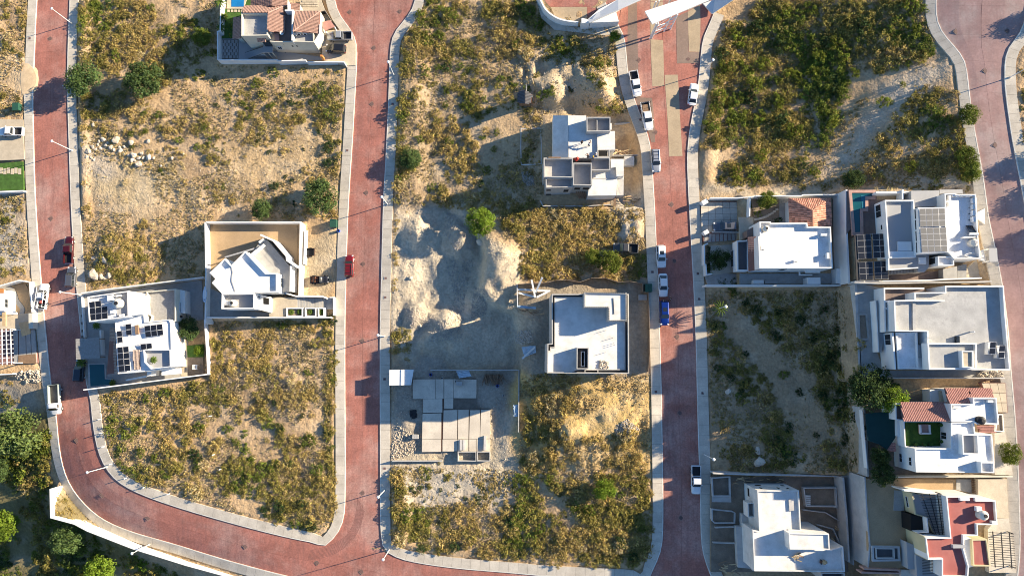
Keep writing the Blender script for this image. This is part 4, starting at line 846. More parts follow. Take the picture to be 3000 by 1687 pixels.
# ================================================================ single storey concrete house with tall parapets
h = house('parapet_house', Z6, (1050, 800), 4.3, 'unfinished grey concrete house with pale flat roof and raised L shaped block')
r6 = 14.4
roofp = [(530,285),(1545,288),(1608,500),(1608,1378),(475,1370),(478,965),(530,960)]
P = PW(Z6, [(545,285),(1600,285),(1605,1375),(480,1368),(485,965),(545,960)], r6); part('wall', *ring(P, .2, 4.2, r6), M_BLOCK, h)
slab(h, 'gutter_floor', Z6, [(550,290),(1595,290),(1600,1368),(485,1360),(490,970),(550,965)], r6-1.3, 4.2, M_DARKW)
slab(h, 'roof', Z6, [(585,325),(1545,325),(1550,1322),(1000,1322),(880,1330),(800,1362),(488,1362),(490,1065),(530,1062),(530,1020),(585,1015)], r6-.75, r6-1.4, M_CONCL)
part('roof_edge', *wline(Z6, [(490,1068),(528,1065),(528,1018),(588,1015),(588,330),(985,330)], r6-.62, r6-1.3, .16), M_CONC, h); part('roof_edge', *wline(Z6, [(1545,660),(1548,1320),(890,1320)], r6-.55, r6-1.3, .16), M_CONC, h)
flat(h, Z6, [(992,262),(1570,270),(1572,655),(1325,655),(1322,470),(992,470)], r6+2.7, r6-1.3, .35, .2, M_BLOCK, M_CONCL)
blocks = []
for a, b, n in (((1005,266),(1560,272),22),((1566,280),(1567,650),14),((1330,650),(1560,652),9),((1326,480),(1326,645),7),((1000,468),(1318,468),13)):
    for i in range(n):
        p = Vector(W(*Z6(*a), r6+2.7)).lerp(Vector(W(*Z6(*b), r6+2.7)), (i+.5)/n); blocks.append(box((p.x, p.y, p.z+.025), (.16, .12, .05)))
part('block_cells', *join(*blocks), M_OPEN, h)['kind'] = 'stuff'
P = PW(Z6, [(888,1018),(1052,1020),(1050,1312),(885,1312)], r6+.9); part('shaft_wall', *ring(P, .16, r6-1.3, r6+.9), M_BLOCK, h); part('shaft_floor', *prism(inset(P, .15), r6-.7, r6-.5), M_DARKW, h)
P = PW(Z6, [(945,1070),(998,1070),(998,1280),(945,1280)], r6+.2); part('shaft_wall', *ring(P, .13, r6-.5, r6+.2), M_CONCL, h); part('shaft_opening', *prism(inset(P, .12), r6-.48, r6-.46), M_OPEN, h)
slab(h, 'south_opening', Z6, [(1010,1328),(1170,1330),(1170,1358),(1010,1356)], r6-1.2, r6-1.4, M_OPEN); part('south_frame', *ring(PW(Z6, [(995,1318),(1182,1318),(1182,1378),(995,1378)], r6-.5), .14, r6-1.3, r6-.5), M_CONC, h)
part('roof_pipe', *tube(W(*Z6(1385,340), r6+2.42), W(*Z6(1398,560), r6+2.42), .06, .06, 6), M_DMETAL, h)
for x, y, l in ((1280,785,80),(1370,890,60),(1390,960,60),(1395,985,60),(1275,1085,50)): part('starter_bar', *tube(W(*Z6(x,y), r6-.76), (*W(*Z6(x,y), r6-.76)[:2], r6+.1), .04, .04, 5), M_RUST, h)
fence = thing('site_fence', W(*Z6(1200, 90), 4.3), 'sagging brown tarp site fence around the parapet house', 'fence')
fp = [(85,150),(300,140),(500,125),(600,98),(760,92),(930,122),(1090,66),(1290,68),(1450,120),(1620,112),(1790,140),(1795,258),(1870,262),(1885,760),(1888,1100),(1870,1350)]
part('tarp', *wline(Z6, fp, 5.9, 4.0, .06), mat('brown_tarp', (.26,.20,.15), .9, .15, 1.2), fence)
for p in fp: q = W(*Z6(*p), 6.0); part('post', *box((q[0], q[1], 5.0), (.1, .1, 2.0)), M_WOOD, fence)
lotwall('block_wall', Z6, [(70,150),(75,450)], 5.2, 3.8, .15, M_WMETAL, 'white metal sheet fence at the west of the parapet house yard')

# ================================================================ foundation site
h = house('foundation_site', Z7, (900, 800), .35, 'bare concrete foundation slabs divided by dark ditches for reinforcement', 'foundation')
fz = 1.05
def grow(q, k=.035):
    cx, cy = cen(q); return [(x+math.copysign(7, x-cx), y+math.copysign(5, y-cy)) for x, y in q]
for q in ([(378,245),(672,240),(672,372),(378,372)],[(378,384),(672,380),(672,498),(378,500)],[(690,240),(785,240),(785,495),(690,495)],[(808,240),(918,240),(915,492),(808,495)],[(935,240),(1235,245),(1232,490),(935,488)],
          [(518,512),(768,508),(768,685),(518,690)],[(808,508),(918,505),(915,632),(808,635)],[(512,712),(755,705),(752,1048),(505,1052)],[(800,665),(975,660),(970,1048),(790,1050)],[(1000,660),(1130,660),(1125,1048),(995,1050)],[(1160,665),(1285,662),(1282,1045),(1150,1048)],[(1312,660),(1422,655),(1422,1040),(1300,1045)],
          [(505,1068),(750,1062),(750,1222),(503,1225)],[(785,1065),(970,1062),(970,1215),(785,1218)],[(990,1065),(1125,1062),(1125,1215),(990,1215)],[(1150,1062),(1230,1062),(1230,1215),(1150,1215)],[(1250,1060),(1422,1058),(1422,1215),(1250,1215)]): slab(h, 'foundation_slab', Z7, grow(q), fz+random.uniform(-.01,.01), .2, M_FOUND)
slab(h, 'ditch_floor', Z7, [(370,238),(1240,238),(1240,640),(1430,645),(1428,1222),(500,1228),(508,505),(370,505)], fz-.16, .2, M_DITCH)
for P in ([(985,1225),(1240,1225),(1240,1360),(985,1360)],[(1250,1225),(1430,1225),(1430,1358),(1250,1358)]): part('pit_wall', *ring(PW(Z7, P, 1.5), .16, .1, 1.5), M_BLOCK, h)
for a, b in (((1030,1065),(1030,1205)),((1068,1065),(1068,1205)),((1360,1010),(1355,1205))): part('step_block', *bar(W(*Z7(*a), fz+.25), W(*Z7(*b), fz+.25), .45, .45), M_CONC, h)
rb = [bar(W(*Z7(772,y), fz-.05), W(*Z7(795,y), fz-.05), .05, .05) for y in range(520, 1215, 22)]+[bar(W(*Z7(x,508), fz-.03), W(*Z7(x-14,1215), fz-.03), .04, .04) for x in (776, 792)]
for xx in (985,1140,1292): rb += [bar(W(*Z7(xx-6,y), fz-.05), W(*Z7(xx+8,y), fz-.05), .04, .04) for y in range(670, 1045, 24)]
part('rebar_cage', *join(*rb), M_RUST, h)
lotwall('block_wall', Z7, [(612,112),(1825,112),(1818,960)], 2.4, .0, .2, M_BLOCK, 'grey block wall along the north and east of the foundation site'); lotwall('block_wall', Z7, [(85,1358),(770,1355)], 1.3, .0, .18, M_BLOCK, 'low block wall at the south of the foundation site')
h = house('site_shed', Z7, (210, 215), .2, 'white metal roofed site shed at the corner of the foundation site', 'shed')
V = P3(Z7, [(48,108,2.9),(215,104,3.05),(210,318,3.05),(48,322,2.9)]); part('roof_sheet', V+[(x,y,z-.06) for x,y,z in V], [(0,1,2,3)[::-1],(4,5,6,7),(0,1,5,4),(1,2,6,5),(2,3,7,6),(3,0,4,7)], M_WMETAL, h)
V = P3(Z7, [(240,102,3.0),(384,104,2.7),(348,315,2.7),(236,318,3.0)]); part('roof_sheet', V+[(x,y,z-.06) for x,y,z in V], [(0,1,2,3)[::-1],(4,5,6,7),(0,1,5,4),(1,2,6,5),(2,3,7,6),(3,0,4,7)], M_WMETAL, h)
part('ridge_cap', *bar(W(*Z7(226,104), 3.1), W(*Z7(222,318), 3.1), .45, .08), M_WMETAL, h); slab(h, 'wall', Z7, [(65,120),(360,120),(335,305),(65,308)], 2.75, .1, M_WOOD)
# ================================================================ house with white roof and red tiled wings
h = house('red_tile_house', Z9, (1400, 800), 8.00, 'white roofed house with a red clay tiled hip wing and paved drive')
r9 = 14.30
flat(h, Z9, [(925,445),(1090,445),(1092,465),(1625,462),(1632,520),(1970,522),(1998,1128),(925,1130),(905,665),(930,655)], r9, 7.90, .8, .22)
slab(h, 'roof_step', Z9, [(935,600),(1110,640),(935,715)], r9-.55, r9-.9, M_WHITE)
tank(Z9, 998, 560, r9-.8, 'cream water tank with dark lid on the white roof beside the red tiles', .6, 1.4, M_TANKW)
acunit(Z9, 1845, 648, r9-.8, 'white air conditioner near the north parapet of the red tile house', 0, (1.1,.45,.7)); acunit(Z9, 1900, 955, r9-.8, 'white air conditioner by the east parapet of the red tile house', R(90), (1.1,.45,.8)); acunit(Z9, 968, 825, r9-.8, 'small roof vent box near the west parapet of the red tile house', 0, (.8,.9,.4)); acunit(Z9, 1450, 1022, r9-.8, 'narrow white vent on the south of the red tile house roof', .1, (.9,.4,.5))
ez = 11.5; pz = 13.3
tiled(h, P3(Z9, [(1360,102,ez),(1968,102,ez),(1700,285,pz)]), (0, 1), M_TILE2, .62, .36, True); tiled(h, P3(Z9, [(1360,102,ez),(1700,285,pz),(1705,520,pz),(1375,520,ez)]), (-1, 0), M_TILE2, .62, .36, True); tiled(h, P3(Z9, [(1968,102,ez),(1982,520,ez),(1705,520,pz),(1700,285,pz)]), (1, 0), M_TILE2, .62, .36, True)
part('ridge', *join(tube(W(*Z9(1362,104),ez+.1), W(*Z9(1700,285),pz+.1), .14, .14), tube(W(*Z9(1966,104),ez+.1), W(*Z9(1700,285),pz+.1), .14, .14), tube(W(*Z9(1700,285),pz+.1), W(*Z9(1705,520),pz+.1), .14, .14)), M_TILE2, h)
slab(h, 'wall', Z9, [(1390,125),(1950,125),(1960,520),(1400,520)], ez-.2, 7.90, M_WHITE)
tiled(h, P3(Z9, [(750,672,11.10),(905,672,12.40),(965,1150,12.40),(770,1172,11.10)]), (-1, 0), M_TILE2, .62, .36)
slab(h, 'wall', Z9, [(775,690),(925,690),(940,1140),(785,1150)], 10.80, 7.90, M_WHITE)
slab(h, 'stone_wall', Z9, [(740,580),(925,470),(925,665),(745,672)], 10.90, 7.90, M_DECKB)
P = PW(Z9, [(595,725),(770,715),(770,1165),(600,1165)], 10.70); part('porch_wall', *ring(P, .22, 7.90, 10.70), M_WHITE, h); part('porch_roof', *prism(inset(P, .2), 9.70, 10.10), M_DARKW, h)
A = W(*Z9(595,725), 10.70); B = W(*Z9(600,1165), 10.70); win(h, Z9, A, B, (505,885), (548,1100)); 
slab(h, 'south_porch', Z9, [(1580,1142),(1815,1142),(1815,1195),(1600,1195)], 11.50, 11.30, M_WHITE); part('south_porch_frame', *wline(Z9, [(1515,1170),(1515,1225),(1700,1225)], 10.50, 10.20, .2), M_WHITE, h)
A = W(*Z9(925,1130), r9); B = W(*Z9(1998,1128), r9)
for c in (((1245,1140),(1262,1160)),((860,1185),(995,1200)),((1125,1185),(1325,1200))): win(h, Z9, A, B, *c, frame=False)
slab(h, 'yard_floor', Z9, [(640,1200),(700,1210),(2060,1200),(2060,1355),(640,1360)], 8.16, 7.70, M_PAVE)
slab(h, 'side_yard', Z9, [(1215,110),(1370,110),(1370,460),(1215,460)], 8.16, 7.70, M_PAVE); slab(h, 'rear_yard', Z9, [(1990,120),(2090,120),(2120,1190),(2000,1190)], 8.16, 7.70, M_EARTHD)
slab(h, 'drive_bed', Z9, [(60,150),(600,150),(620,700),(100,750)], 6.35, 5.85, M_JOINT); grid_pieces(h, Z9, [(65,160),(590,160),(620,600),(75,600)], 6.45, 5, 5, M_WALK, 'drive_slab', .02, .02, .1)
grid_pieces(h, Z9, [(120,620),(620,615),(630,720),(110,760)], 6.41, 9, 1, M_PAVE, 'drive_slab', .1, .05, .1)
slab(h, 'entry_pad', Z9, [(625,380),(838,380),(835,560),(735,580),(745,680),(640,720)], 8.30, 7.70, M_PAVEB); slab(h, 'front_path', Z9, [(210,800),(520,780),(520,1190),(250,1230),(200,1180)], 6.47, 5.95, M_WALK)
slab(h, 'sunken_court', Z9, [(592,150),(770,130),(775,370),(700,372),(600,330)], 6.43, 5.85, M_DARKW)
part('court_wall', *wline(Z9, [(790,90),(780,370)], 9.70, 7.80, .2), M_WHITE, h)
for i in range(10): a = i/9; x, y = 870+310*a, 415-150*a+30*math.sin(3*a); slab(h, 'stepping_stone', Z9, [(x-20,y-12),(x+18,y-18),(x+22,y+12),(x-16,y+18)], 8.50, 7.90, M_ROCK)
slab(h, 'garden_bed', Z9, [(800,120),(1215,110),(1215,460),(840,500),(840,380)], 8.25, 7.70, M_EARTHD)
slab(h, 'utility_room', Z9, [(1630,1262),(1815,1262),(1818,1360),(1635,1358)], 10.40, 8.00, M_WHITE); slab(h, 'utility_room', Z9, [(2055,1130),(2145,1130),(2150,1350),(2060,1350)], 10.40, 8.00, M_WHITE); slab(h, 'sofa_bench', Z9, [(830,1300),(985,1300),(988,1358),(832,1358)], 9.10, 8.10, M_WHITE); slab(h, 'sofa_bench', Z9, [(1005,1310),(1190,1310),(1190,1350),(1005,1350)], 8.70, 8.10, M_GREYW)
part('gate_pier', *box(tuple(Vector(W(*Z9(110,170),6.95))), (1.2,.9,1.6), .5), M_WHITE, h); part('gate_pier', *box(tuple(Vector(W(*Z9(130,610),6.95))), (1.0,.8,1.6), .5), M_WHITE, h)
part('drive_rail', *bar(W(*Z9(230,600),6.70), W(*Z9(620,605),6.70), .2, .3), M_WHITE, h)
lotwall('garden_wall', Z9, [(205,103),(600,100),(790,88),(870,72)], 8.05, 5.75, .22, M_WHITE, 'white wall between the paved drive and the sandy scrub'); lotwall('garden_wall', Z9, [(870,72),(1545,70),(1560,55),(2085,50)], 10.30, 7.70, .22, M_WHITE, 'white wall running behind the red tiled hip wing')
lotwall('garden_wall', Z9, [(170,765),(120,785),(122,1070),(140,1075),(150,1225),(235,1205)], 7.85, 5.75, .22, M_WHITE, 'low white street wall in front of the frangipani tree'); lotwall('garden_wall', Z9, [(135,1378),(2120,1378)], 10.10, 7.50, .22, M_WHITE, 'white wall on the south side of the red tile house')

slab(h, 'front_yard', Z9, [(110,1180),(500,1210),(640,1210),(640,1360),(170,1360)], 6.4, 5.4, M_PAVE)
# ================================================================ retaining walls of the upper terraces
lotwall('retaining_wall', Z9, [(2200,-20),(2205,660),(2240,1345)], 13.4, 4.5, .35, M_WHITE, 'tall white retaining wall below the pool terrace')
lotwall('retaining_wall', Z11, [(185,60),(205,620),(250,1370)], 14.9, 5.5, .5, M_CONC, 'tall raw concrete retaining wall above the shaded scrub lot')
lotwall('retaining_wall', Z12, [(165,380),(200,760),(225,1430)], 14.7, 6.5, .3, M_CONC, 'concrete retaining wall with posts below the white tiled roof house')
lotwall('retaining_wall', Z13, [(160,80),(185,500),(230,1030),(205,1330)], 14.4, 5.2, .25, M_CONC, 'concrete retaining wall beside the bare yard of the yellow house'); lotwall('retaining_wall', Z14, [(1830,130),(1880,700),(1910,1260)], 9.3, 5.2, .35, M_CONC, 'lower concrete retaining wall behind the grey building shell')

# ================================================================ pool house with grey solar roof
h = house('pool_house', Z10, (1200, 650), 13.30, 'white modern house with pool, rooftop solar field and terrace furniture')
r10 = 17.20
flat(h, Z10, [(572,215),(975,215),(1000,950),(1000,1000),(625,1010),(600,640)], r10, 13.30, .75, .22, M_WHITE, M_GREYW)
slab(h, 'roof_step', Z10, [(750,785),(935,785),(940,912),(755,912)], r10-.35, r10-.8, M_WHITE); slab(h, 'roof_step', Z10, [(625,920),(1000,915),(1000,1000),(625,1005)], r10-.3, r10-.8, M_WHITE)
slab(h, 'walkway', Z10, [(625,1005),(1175,960),(1175,1135),(1115,1200),(1025,1200),(1020,1140),(625,1165)], r10-.9, 13.30, M_GREYW); slab(h, 'hatch', Z10, [(1040,1002),(1138,1000),(1140,1090),(1045,1090)], r10-.5, r10-.9, M_WHITE)
part('parapet', *wline(Z10, [(625,1010),(628,1168),(1030,1140)], r10-.1, r10-.95, .2), M_WHITE, h)
flat(h, Z10, [(1025,318),(1395,315),(1440,930),(1060,945)], r10+1.6, 13.30, .25, .2)
solar(h, Z10, [(1042,335),(1392,328),(1405,575),(1052,580)], r10+1.75, 4, 3, m=M_SOLARG, tilt=.05, gap=.02); solar(h, Z10, [(1052,595),(1408,590),(1432,922),(1080,932)], r10+1.75, 4, 4, m=M_SOLARG, tilt=.05, gap=.02)
A = W(*Z10(1025,318), r10+1.6); B = W(*Z10(1060,945), r10+1.6)
for a, b in ((350,470),(495,620),(645,775),(795,935)): win(h, Z10, A, B, (966+a*.04,a), (985+a*.04,b), frame=False)
flat(h, Z10, [(1390,125),(1550,125),(1552,138),(1820,135),(1850,700),(1885,1020),(1520,1020),(1440,930),(1410,640),(1395,320)], r10+1.2, 13.30, .95, .2, M_WHITE, M_WROOF)
part('terrace_divider', *wline(Z10, [(1655,725),(1850,722)], r10+1.1, r10+.1, .25), M_WHITE, h)
flat(h, Z10, [(1298,985),(1518,988),(1522,1112),(1300,1115)], r10+.9, 13.30, .6, .2); A = W(*Z10(1298,985), r10+.9); B = W(*Z10(1300,1115), r10+.9); win(h, Z10, A, B, (1182,1020), (1260,1085), frame=False)
slab(h, 'garage_roof', Z10, [(932,90),(1315,85),(1318,300),(985,310),(980,215),(935,215)], 16.00, 13.30, M_GREYW); slab(h, 'garage_roof', Z10, [(1322,75),(1635,72),(1640,128),(1395,120),(1322,130)], 15.60, 13.30, M_GREYW)
slab(h, 'side_wing', Z10, [(455,100),(925,95),(925,130),(455,135)], 14.90, 13.30, M_WHITE); slab(h, 'cross_beam', Z10, [(805,75),(830,72),(832,205),(808,205)], 15.50, 13.50, M_WHITE)
slab(h, 'ramp_roof', Z10, [(1370,1160),(1560,1120),(1560,1285),(1375,1290)], 14.90, 13.30, M_PAVE); slab(h, 'ramp_roof', Z10, [(1565,1120),(1690,1090),(1690,1280),(1565,1285)], 14.60, 13.30, M_PAVE)
slab(h, 'front_wing', Z10, [(1845,380),(1940,330),(1940,545),(1850,470)], 15.30, 13.30, M_WHITE); slab(h, 'front_wing', Z10, [(1890,905),(2000,870),(2000,1070),(1895,1040)], 14.90, 13.30, M_WHITE); slab(h, 'gate_canopy', Z10, [(2000,872),(2108,872),(2118,1060),(2005,1062)], 16.50, 16.30, M_GREYW)
for x, y in ((2010,885),(2010,1050)): part('gate_post', *bar(W(*Z10(x,y),16.30), (*W(*Z10(x,y),16.30)[:2],13.30), .25, .25), M_WHITE, h)
slab(h, 'deck', Z10, [(45,690),(45,95),(460,95),(460,215),(570,215),(600,680),(280,690),(275,380)], 13.42, 12.90, M_DECKB)
P = PW(Z10, [(78,78),(445,78),(445,205),(345,205),(345,372),(275,372),(280,690),(130,700)], 13.72); part('pool_edge', *ring(P, .55, 13.10, 13.72), M_PINK, h); part('pool', *prism(inset(P, .5), 13.30, 13.55), M_POOL, h)
slab(h, 'pool_step', Z10, [(245,150),(332,150),(340,360),(262,362)], 13.58, 13.50, mat('pool_step_tile', (.03,.15,.2), .2, .1, 2))
A = W(*Z10(572,215), r10); B = W(*Z10(600,640), r10)
win(h, Z10, A, B, (448,300), (525,440)); win(h, Z10, A, B, (518,560), (538,615), frame=False)
zc = 15.90
slab(h, 'carport_beam', Z10, [(155,700),(190,695),(230,1315),(185,1320)], zc-.1, zc-.3, M_DMETAL)
solar(h, Z10, [(188,688),(380,682),(400,1015),(208,1022)], zc, 2, 4, gap=.02, fm=M_GREYW); solar(h, Z10, [(402,678),(582,672),(605,1000),(418,1010)], zc, 2, 4, gap=.02, fm=M_GREYW); solar(h, Z10, [(215,1065),(405,1060),(415,1305),(230,1310)], zc, 2, 3, gap=.02, fm=M_GREYW); solar(h, Z10, [(425,1055),(610,1050),(622,1295),(435,1302)], zc, 2, 3, gap=.02, fm=M_GREYW)
for x, y in ((195,700),(220,1300),(400,1300),(400,700)): part('carport_post', *bar(W(*Z10(x,y),zc-.3), (*W(*Z10(x,y),zc-.3)[:2],13.30), .15, .15), M_DMETAL, h)
slab(h, 'rear_stair', Z10, [(625,1180),(1025,1160),(1025,1205),(630,1235)], 14.90, 13.30, M_PAVE); slats(h, Z10, [(625,1182),(1025,1160),(1025,1205),(630,1235)], 14.98, 20, 'v', M_GREYW, .12, .08, 'grille_bar')
slab(h, 'yard_floor', Z10, [(625,1240),(1370,1180),(1370,1300),(625,1310)], 13.40, 12.90, M_DECKB); slab(h, 'front_yard', Z10, [(1640,100),(1930,95),(2050,1290),(1540,1290),(1840,1020)], 13.85, 12.90, M_PAVEB)
lotwall('garden_wall', Z10, [(455,118),(925,108)], 15.20, 12.90, .22, M_WHITE, 'white wall north of the pool house beside the sandy slope'); lotwall('garden_wall', Z10, [(175,1328),(830,1322),(1210,1312),(1400,1300),(1900,1282)], 15.30, 12.90, .25, M_WHITE, 'white party wall between the pool house and the grey roofed house')
tank(Z10, 1745, 812, r10+.25, 'cream water tank with grey lid on the pool house terrace', .72, 1.6, M_TANKW, M_GREYW)
for i, y in enumerate((235,320,405,490)): acunit(Z10, 1765, y, r10+.25, 'white air conditioner in the row along the east edge of the pool house terrace', R(90), (.95,.75,.7))
for x in (1500,1635,1725): acunit(Z10, x, 165, r10+.25, 'white air conditioner against the north parapet of the pool house terrace', 0, (1.1,.45,.7))
for y in (195,280): acunit(Z10, 1425, y, r10+.25, 'white air conditioner against the west parapet of the pool house terrace', R(90), (.9,.4,.7))
c = W(*Z10(1740,975), r10+.25); t = thing('bathtub', c, 'white oval spare tub lying on the pool house terrace', 'tub'); L_ = [(c[0]+1.25*math.cos(a*.3142), c[1]+.42*math.sin(a*.3142)) for a in range(20)]; part('shell', *ring(L_, .1, c[2], c[2]+.55), M_WMETAL, t); part('bottom', *prism(inset(L_, .09), c[2]+.05, c[2]+.15), M_WMETAL, t)
c = W(*Z10(1730,640), r10+.25); t = thing('solar_heater', c, 'tilted dark solar water heater with white tank on the pool house terrace', 'solar heater'); P = [(c[0]-.7,c[1]+1.0,c[2]+.15),(c[0]+.5,c[1]+1.0,c[2]+.15),(c[0]+.7,c[1]-.5,c[2]+.95),(c[0]-.5,c[1]-.5,c[2]+.95)]; part('collector', P+[(x,y,z-.08) for x,y,z in P], [(0,1,2,3)[::-1],(4,5,6,7),(0,1,5,4),(1,2,6,5),(2,3,7,6),(3,0,4,7)], M_SOLAR, t); part('tank', *tube((c[0]-.7,c[1]-.75,c[2]+1.0), (c[0]+.9,c[1]-.75,c[2]+1.0), .24, .24, 12), M_WMETAL, t); part('leg', *box((c[0],c[1]-.5,c[2]+.45), (1.0,.06,.9)), M_ALU, t)

# ================================================================ big house with grey membrane roof
h = house('grey_roof_house', Z11, (1500, 650), 14.8, 'large white walled house with a weathered grey roof and white parapets')
r11 = 20.4
mainp = [(1445,82),(2275,82),(2300,500),(2368,1275),(1205,1270),(1190,730),(735,728),(720,285),(1010,280),(1010,175),(1445,172)]
flat(h, Z11, mainp, r11, 14.8, .95, .22, M_WHITE, M_GREYR)
slab(h, 'roof_ridge', Z11, [(985,300),(1030,300),(1030,720),(990,720)], r11-.72, r11-1, M_GREYR); part('inner_parapet', *wline(Z11, [(1010,292),(1440,292)], r11-.15, r11-.97, .18), M_WHITE, h)
flat(h, Z11, [(1195,892),(1892,892),(1895,1262),(1215,1268)], r11+.9, r11-1, .6, .25, M_WHITE, M_GREYR)
P = PW(Z11, [(1680,1000),(1845,1000),(1848,1240),(1690,1240)], r11+1.3); part('light_well', *ring(P, .2, r11-.2, r11+1.3), M_WHITE, h); part('light_well_roof', *prism(inset(P, .19), r11+.9, r11+1.05), M_PAVEB, h)
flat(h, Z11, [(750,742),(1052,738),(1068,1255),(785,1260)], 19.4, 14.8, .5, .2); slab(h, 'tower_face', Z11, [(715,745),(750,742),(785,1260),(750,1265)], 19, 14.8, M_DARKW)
A = W(*Z11(715,745), 19.2); B = W(*Z11(750,1265), 19.2); slab(h, 'wall', Z11, [(690,748),(715,745),(750,1265),(735,1265)], 19.3, 14.8, M_WHITE); A = W(*Z11(690,748), 19.3); B = W(*Z11(735,1265), 19.3); win(h, Z11, A, B, (592,775), (682,915))
slab(h, 'roof_patch', Z11, [(1060,920),(1170,920),(1172,1100),(1062,1102)], 19.1, 14.8, M_GREYW); slab(h, 'low_roof', Z11, [(1062,1102),(1195,1100),(1212,1268),(1070,1268)], 18.8, 14.8, M_WHITE)
slab(h, 'balcony', Z11, [(590,130),(1150,120),(1150,175),(1010,180),(1010,285),(735,300),(728,728),(605,735),(590,300)], 17.4, 14.8, M_DECKB); part('balcony_wall', *wline(Z11, [(1150,118),(585,120),(598,735)], 18.4, 14.8, .25), M_WHITE, h)
slab(h, 'lower_terrace', Z11, [(465,295),(575,290),(590,735),(545,1020),(500,1020)], 16.4, 14.8, M_GREYW); part('lower_parapet', *wline(Z11, [(462,292),(490,740),(505,1020)], 16.9, 14.8, .16), M_WHITE, h)
slab(h, 'yard_floor', Z11, [(200,50),(560,110),(470,290),(480,1020),(580,1280),(950,1285),(2260,1280),(2260,1375),(250,1370)], 14.9, 14.3, M_PAVE)
P = PW(Z11, [(205,470),(345,470),(380,850),(222,850)], 15.1); part('pool_edge', *ring(P, .35, 14.6, 15.1), M_PAVE, h); part('pool_floor', *prism(inset(P, .3), 14.8, 14.94), M_EARTHD, h)
slab(h, 'skylight', Z11, [(1605,795),(1650,795),(1652,888),(1608,888)], r11-.35, r11-1, M_GLASS)
for q in ([(2065,878),(2152,878),(2155,1050),(2060,1050)],[(2195,925),(2282,925),(2285,1105),(2190,1105)]): solar(h, Z11, q, r11+.15, 1, 2, tilt=.3, gap=.03); slab(h, 'panel_box', Z11, [(q[0][0]-13.8,q[0][1]),(q[1][0]+4,q[1][1]),(q[2][0]+4,q[2][1]),(q[3][0]-13.8,q[3][1])], r11-.1, r11-.95, M_WHITE)
part('vent_pipe', *tube(W(*Z11(1800,735), r11-.95), (*W(*Z11(1800,735), r11-.95)[:2], r11+.2), .12, .12, 8), M_WHITE, h)
for x, y in ((1145,815),(1170,825)): part('antenna', *tube(W(*Z11(x,y), r11-.95), (*W(*Z11(x,y), r11-.95)[:2], r11+.6), .04, .04, 6), M_ALU, h)
acunit(Z11, 600, 310, 17.4, 'white air conditioner on the shaded balcony of the grey roof house', .1); acunit(Z11, 605, 405, 17.4, 'second white air conditioner on the shaded balcony of the grey roof house', .1)
lotwall('garden_wall', Z11, [(160,35),(500,45),(2110,20)], 16.8, 14.3, .2, M_CONC, 'grey topped wall just north of the grey roof house'); lotwall('garden_wall', Z11, [(700,1385),(2290,1388)], 16.5, 14.3, .2, M_CONC, 'grey wall south of the grey roof house beside the tree')
# bags and timber at the side of the grey roof house are with the clutter below

# ================================================================ white house with rose tiled roofs
h = house('rose_tile_house', Z12, (1500, 800), 14.2, 'white house with rose tiled sloping roofs and a small upper lawn court')
r12 = 21
flat(h, Z12, [(930,1000),(1485,995),(1480,610),(1830,600),(1850,780),(2105,785),(2140,1200),(2140,1370),(1930,1370),(950,1358)], r12, 14.2, .35, .2)
wallp = [(755,590),(785,590),(800,960),(930,995),(930,1010),(790,975)]
slab(h, 'court_block', Z12, [(780,595),(1465,590),(1485,990),(815,965)], 18, 14.2, M_LAWN); part('court_wall', *wline(Z12, [(1460,590),(770,590),(790,968),(930,998)], 18.9, 14.2, .2), M_WHITE, h)
slab(h, 'court_hedge', Z12, [(790,600),(840,600),(850,950),(815,950)], 18.4, 18, M_LAWN)
A = W(*Z12(1480,610), r12); B = W(*Z12(1485,990), r12); win(h, Z12, A, B, (1335,750), (1415,860))
for (x, y) in ((1310,640),(1325,890),(940,935),(1060,938),(1155,935)):
    c = W(*Z12(x,y), 18); t = thing('potted_plant', c, 'dark potted plant standing in the upper lawn court', 'potted plant', 'plants of the upper lawn court'); part('pot', *cyl(c, .22, .4, 10, .28), M_WOOD, t); part('foliage', *cyl((c[0],c[1],c[2]+.38), .38, .45, 8, .12), M_LAWN, t)
c = W(*Z12(1055,700), 18); t = thing('garden_lounge', c, 'pale corner lounge with table on the upper lawn court', 'garden sofa')
part('seat', *box((c[0],c[1],c[2]+.22), (1.7,1.6,.4)), M_PINK, t); part('backrest', *box((c[0],c[1]-.75,c[2]+.6), (1.9,.25,.4)), M_WHITE, t); part('backrest', *box((c[0]-.85,c[1],c[2]+.6), (.25,1.5,.4)), M_WHITE, t); part('armrest', *box((c[0]+.85,c[1],c[2]+.55), (.25,1.5,.3)), M_WHITE, t)
tiled(h, P3(Z12, [(708,298,19),(1418,300,19),(1470,580,20.8),(760,582,20.8)]), (0, 1), M_TILE3, .7, .3)
slab(h, 'wall', Z12, [(725,312),(1430,312),(1465,590),(765,595)], 18.8, 14.2, M_WHITE); slab(h, 'side_terrace', Z12, [(640,325),(720,325),(755,555),(668,560)], 18.4, 14.2, M_DECKB); part('side_parapet', *wline(Z12, [(712,322),(645,322),(650,560),(770,572)], 19, 14.2, .18), M_WHITE, h)
slab(h, 'west_ledge', Z12, [(665,565),(775,570),(790,820),(668,815)], 17.6, 14.2, M_WHITE)
tiled(h, P3(Z12, [(1382,85,18.8),(1735,85,18.8),(1780,312,20.4),(1440,315,20.4)]), (0, 1), M_TILE3, .7, .3); tiled(h, P3(Z12, [(1740,82,18.7),(2090,85,18.7),(2120,222,19.7),(1775,222,19.7)]), (0, 1), M_TILE3, .7, .3); tiled(h, P3(Z12, [(1885,645,18.4),(2132,645,18.4),(2130,762,17.7),(1900,762,17.7)]), (1, 0), M_TILE3, .7, .3)
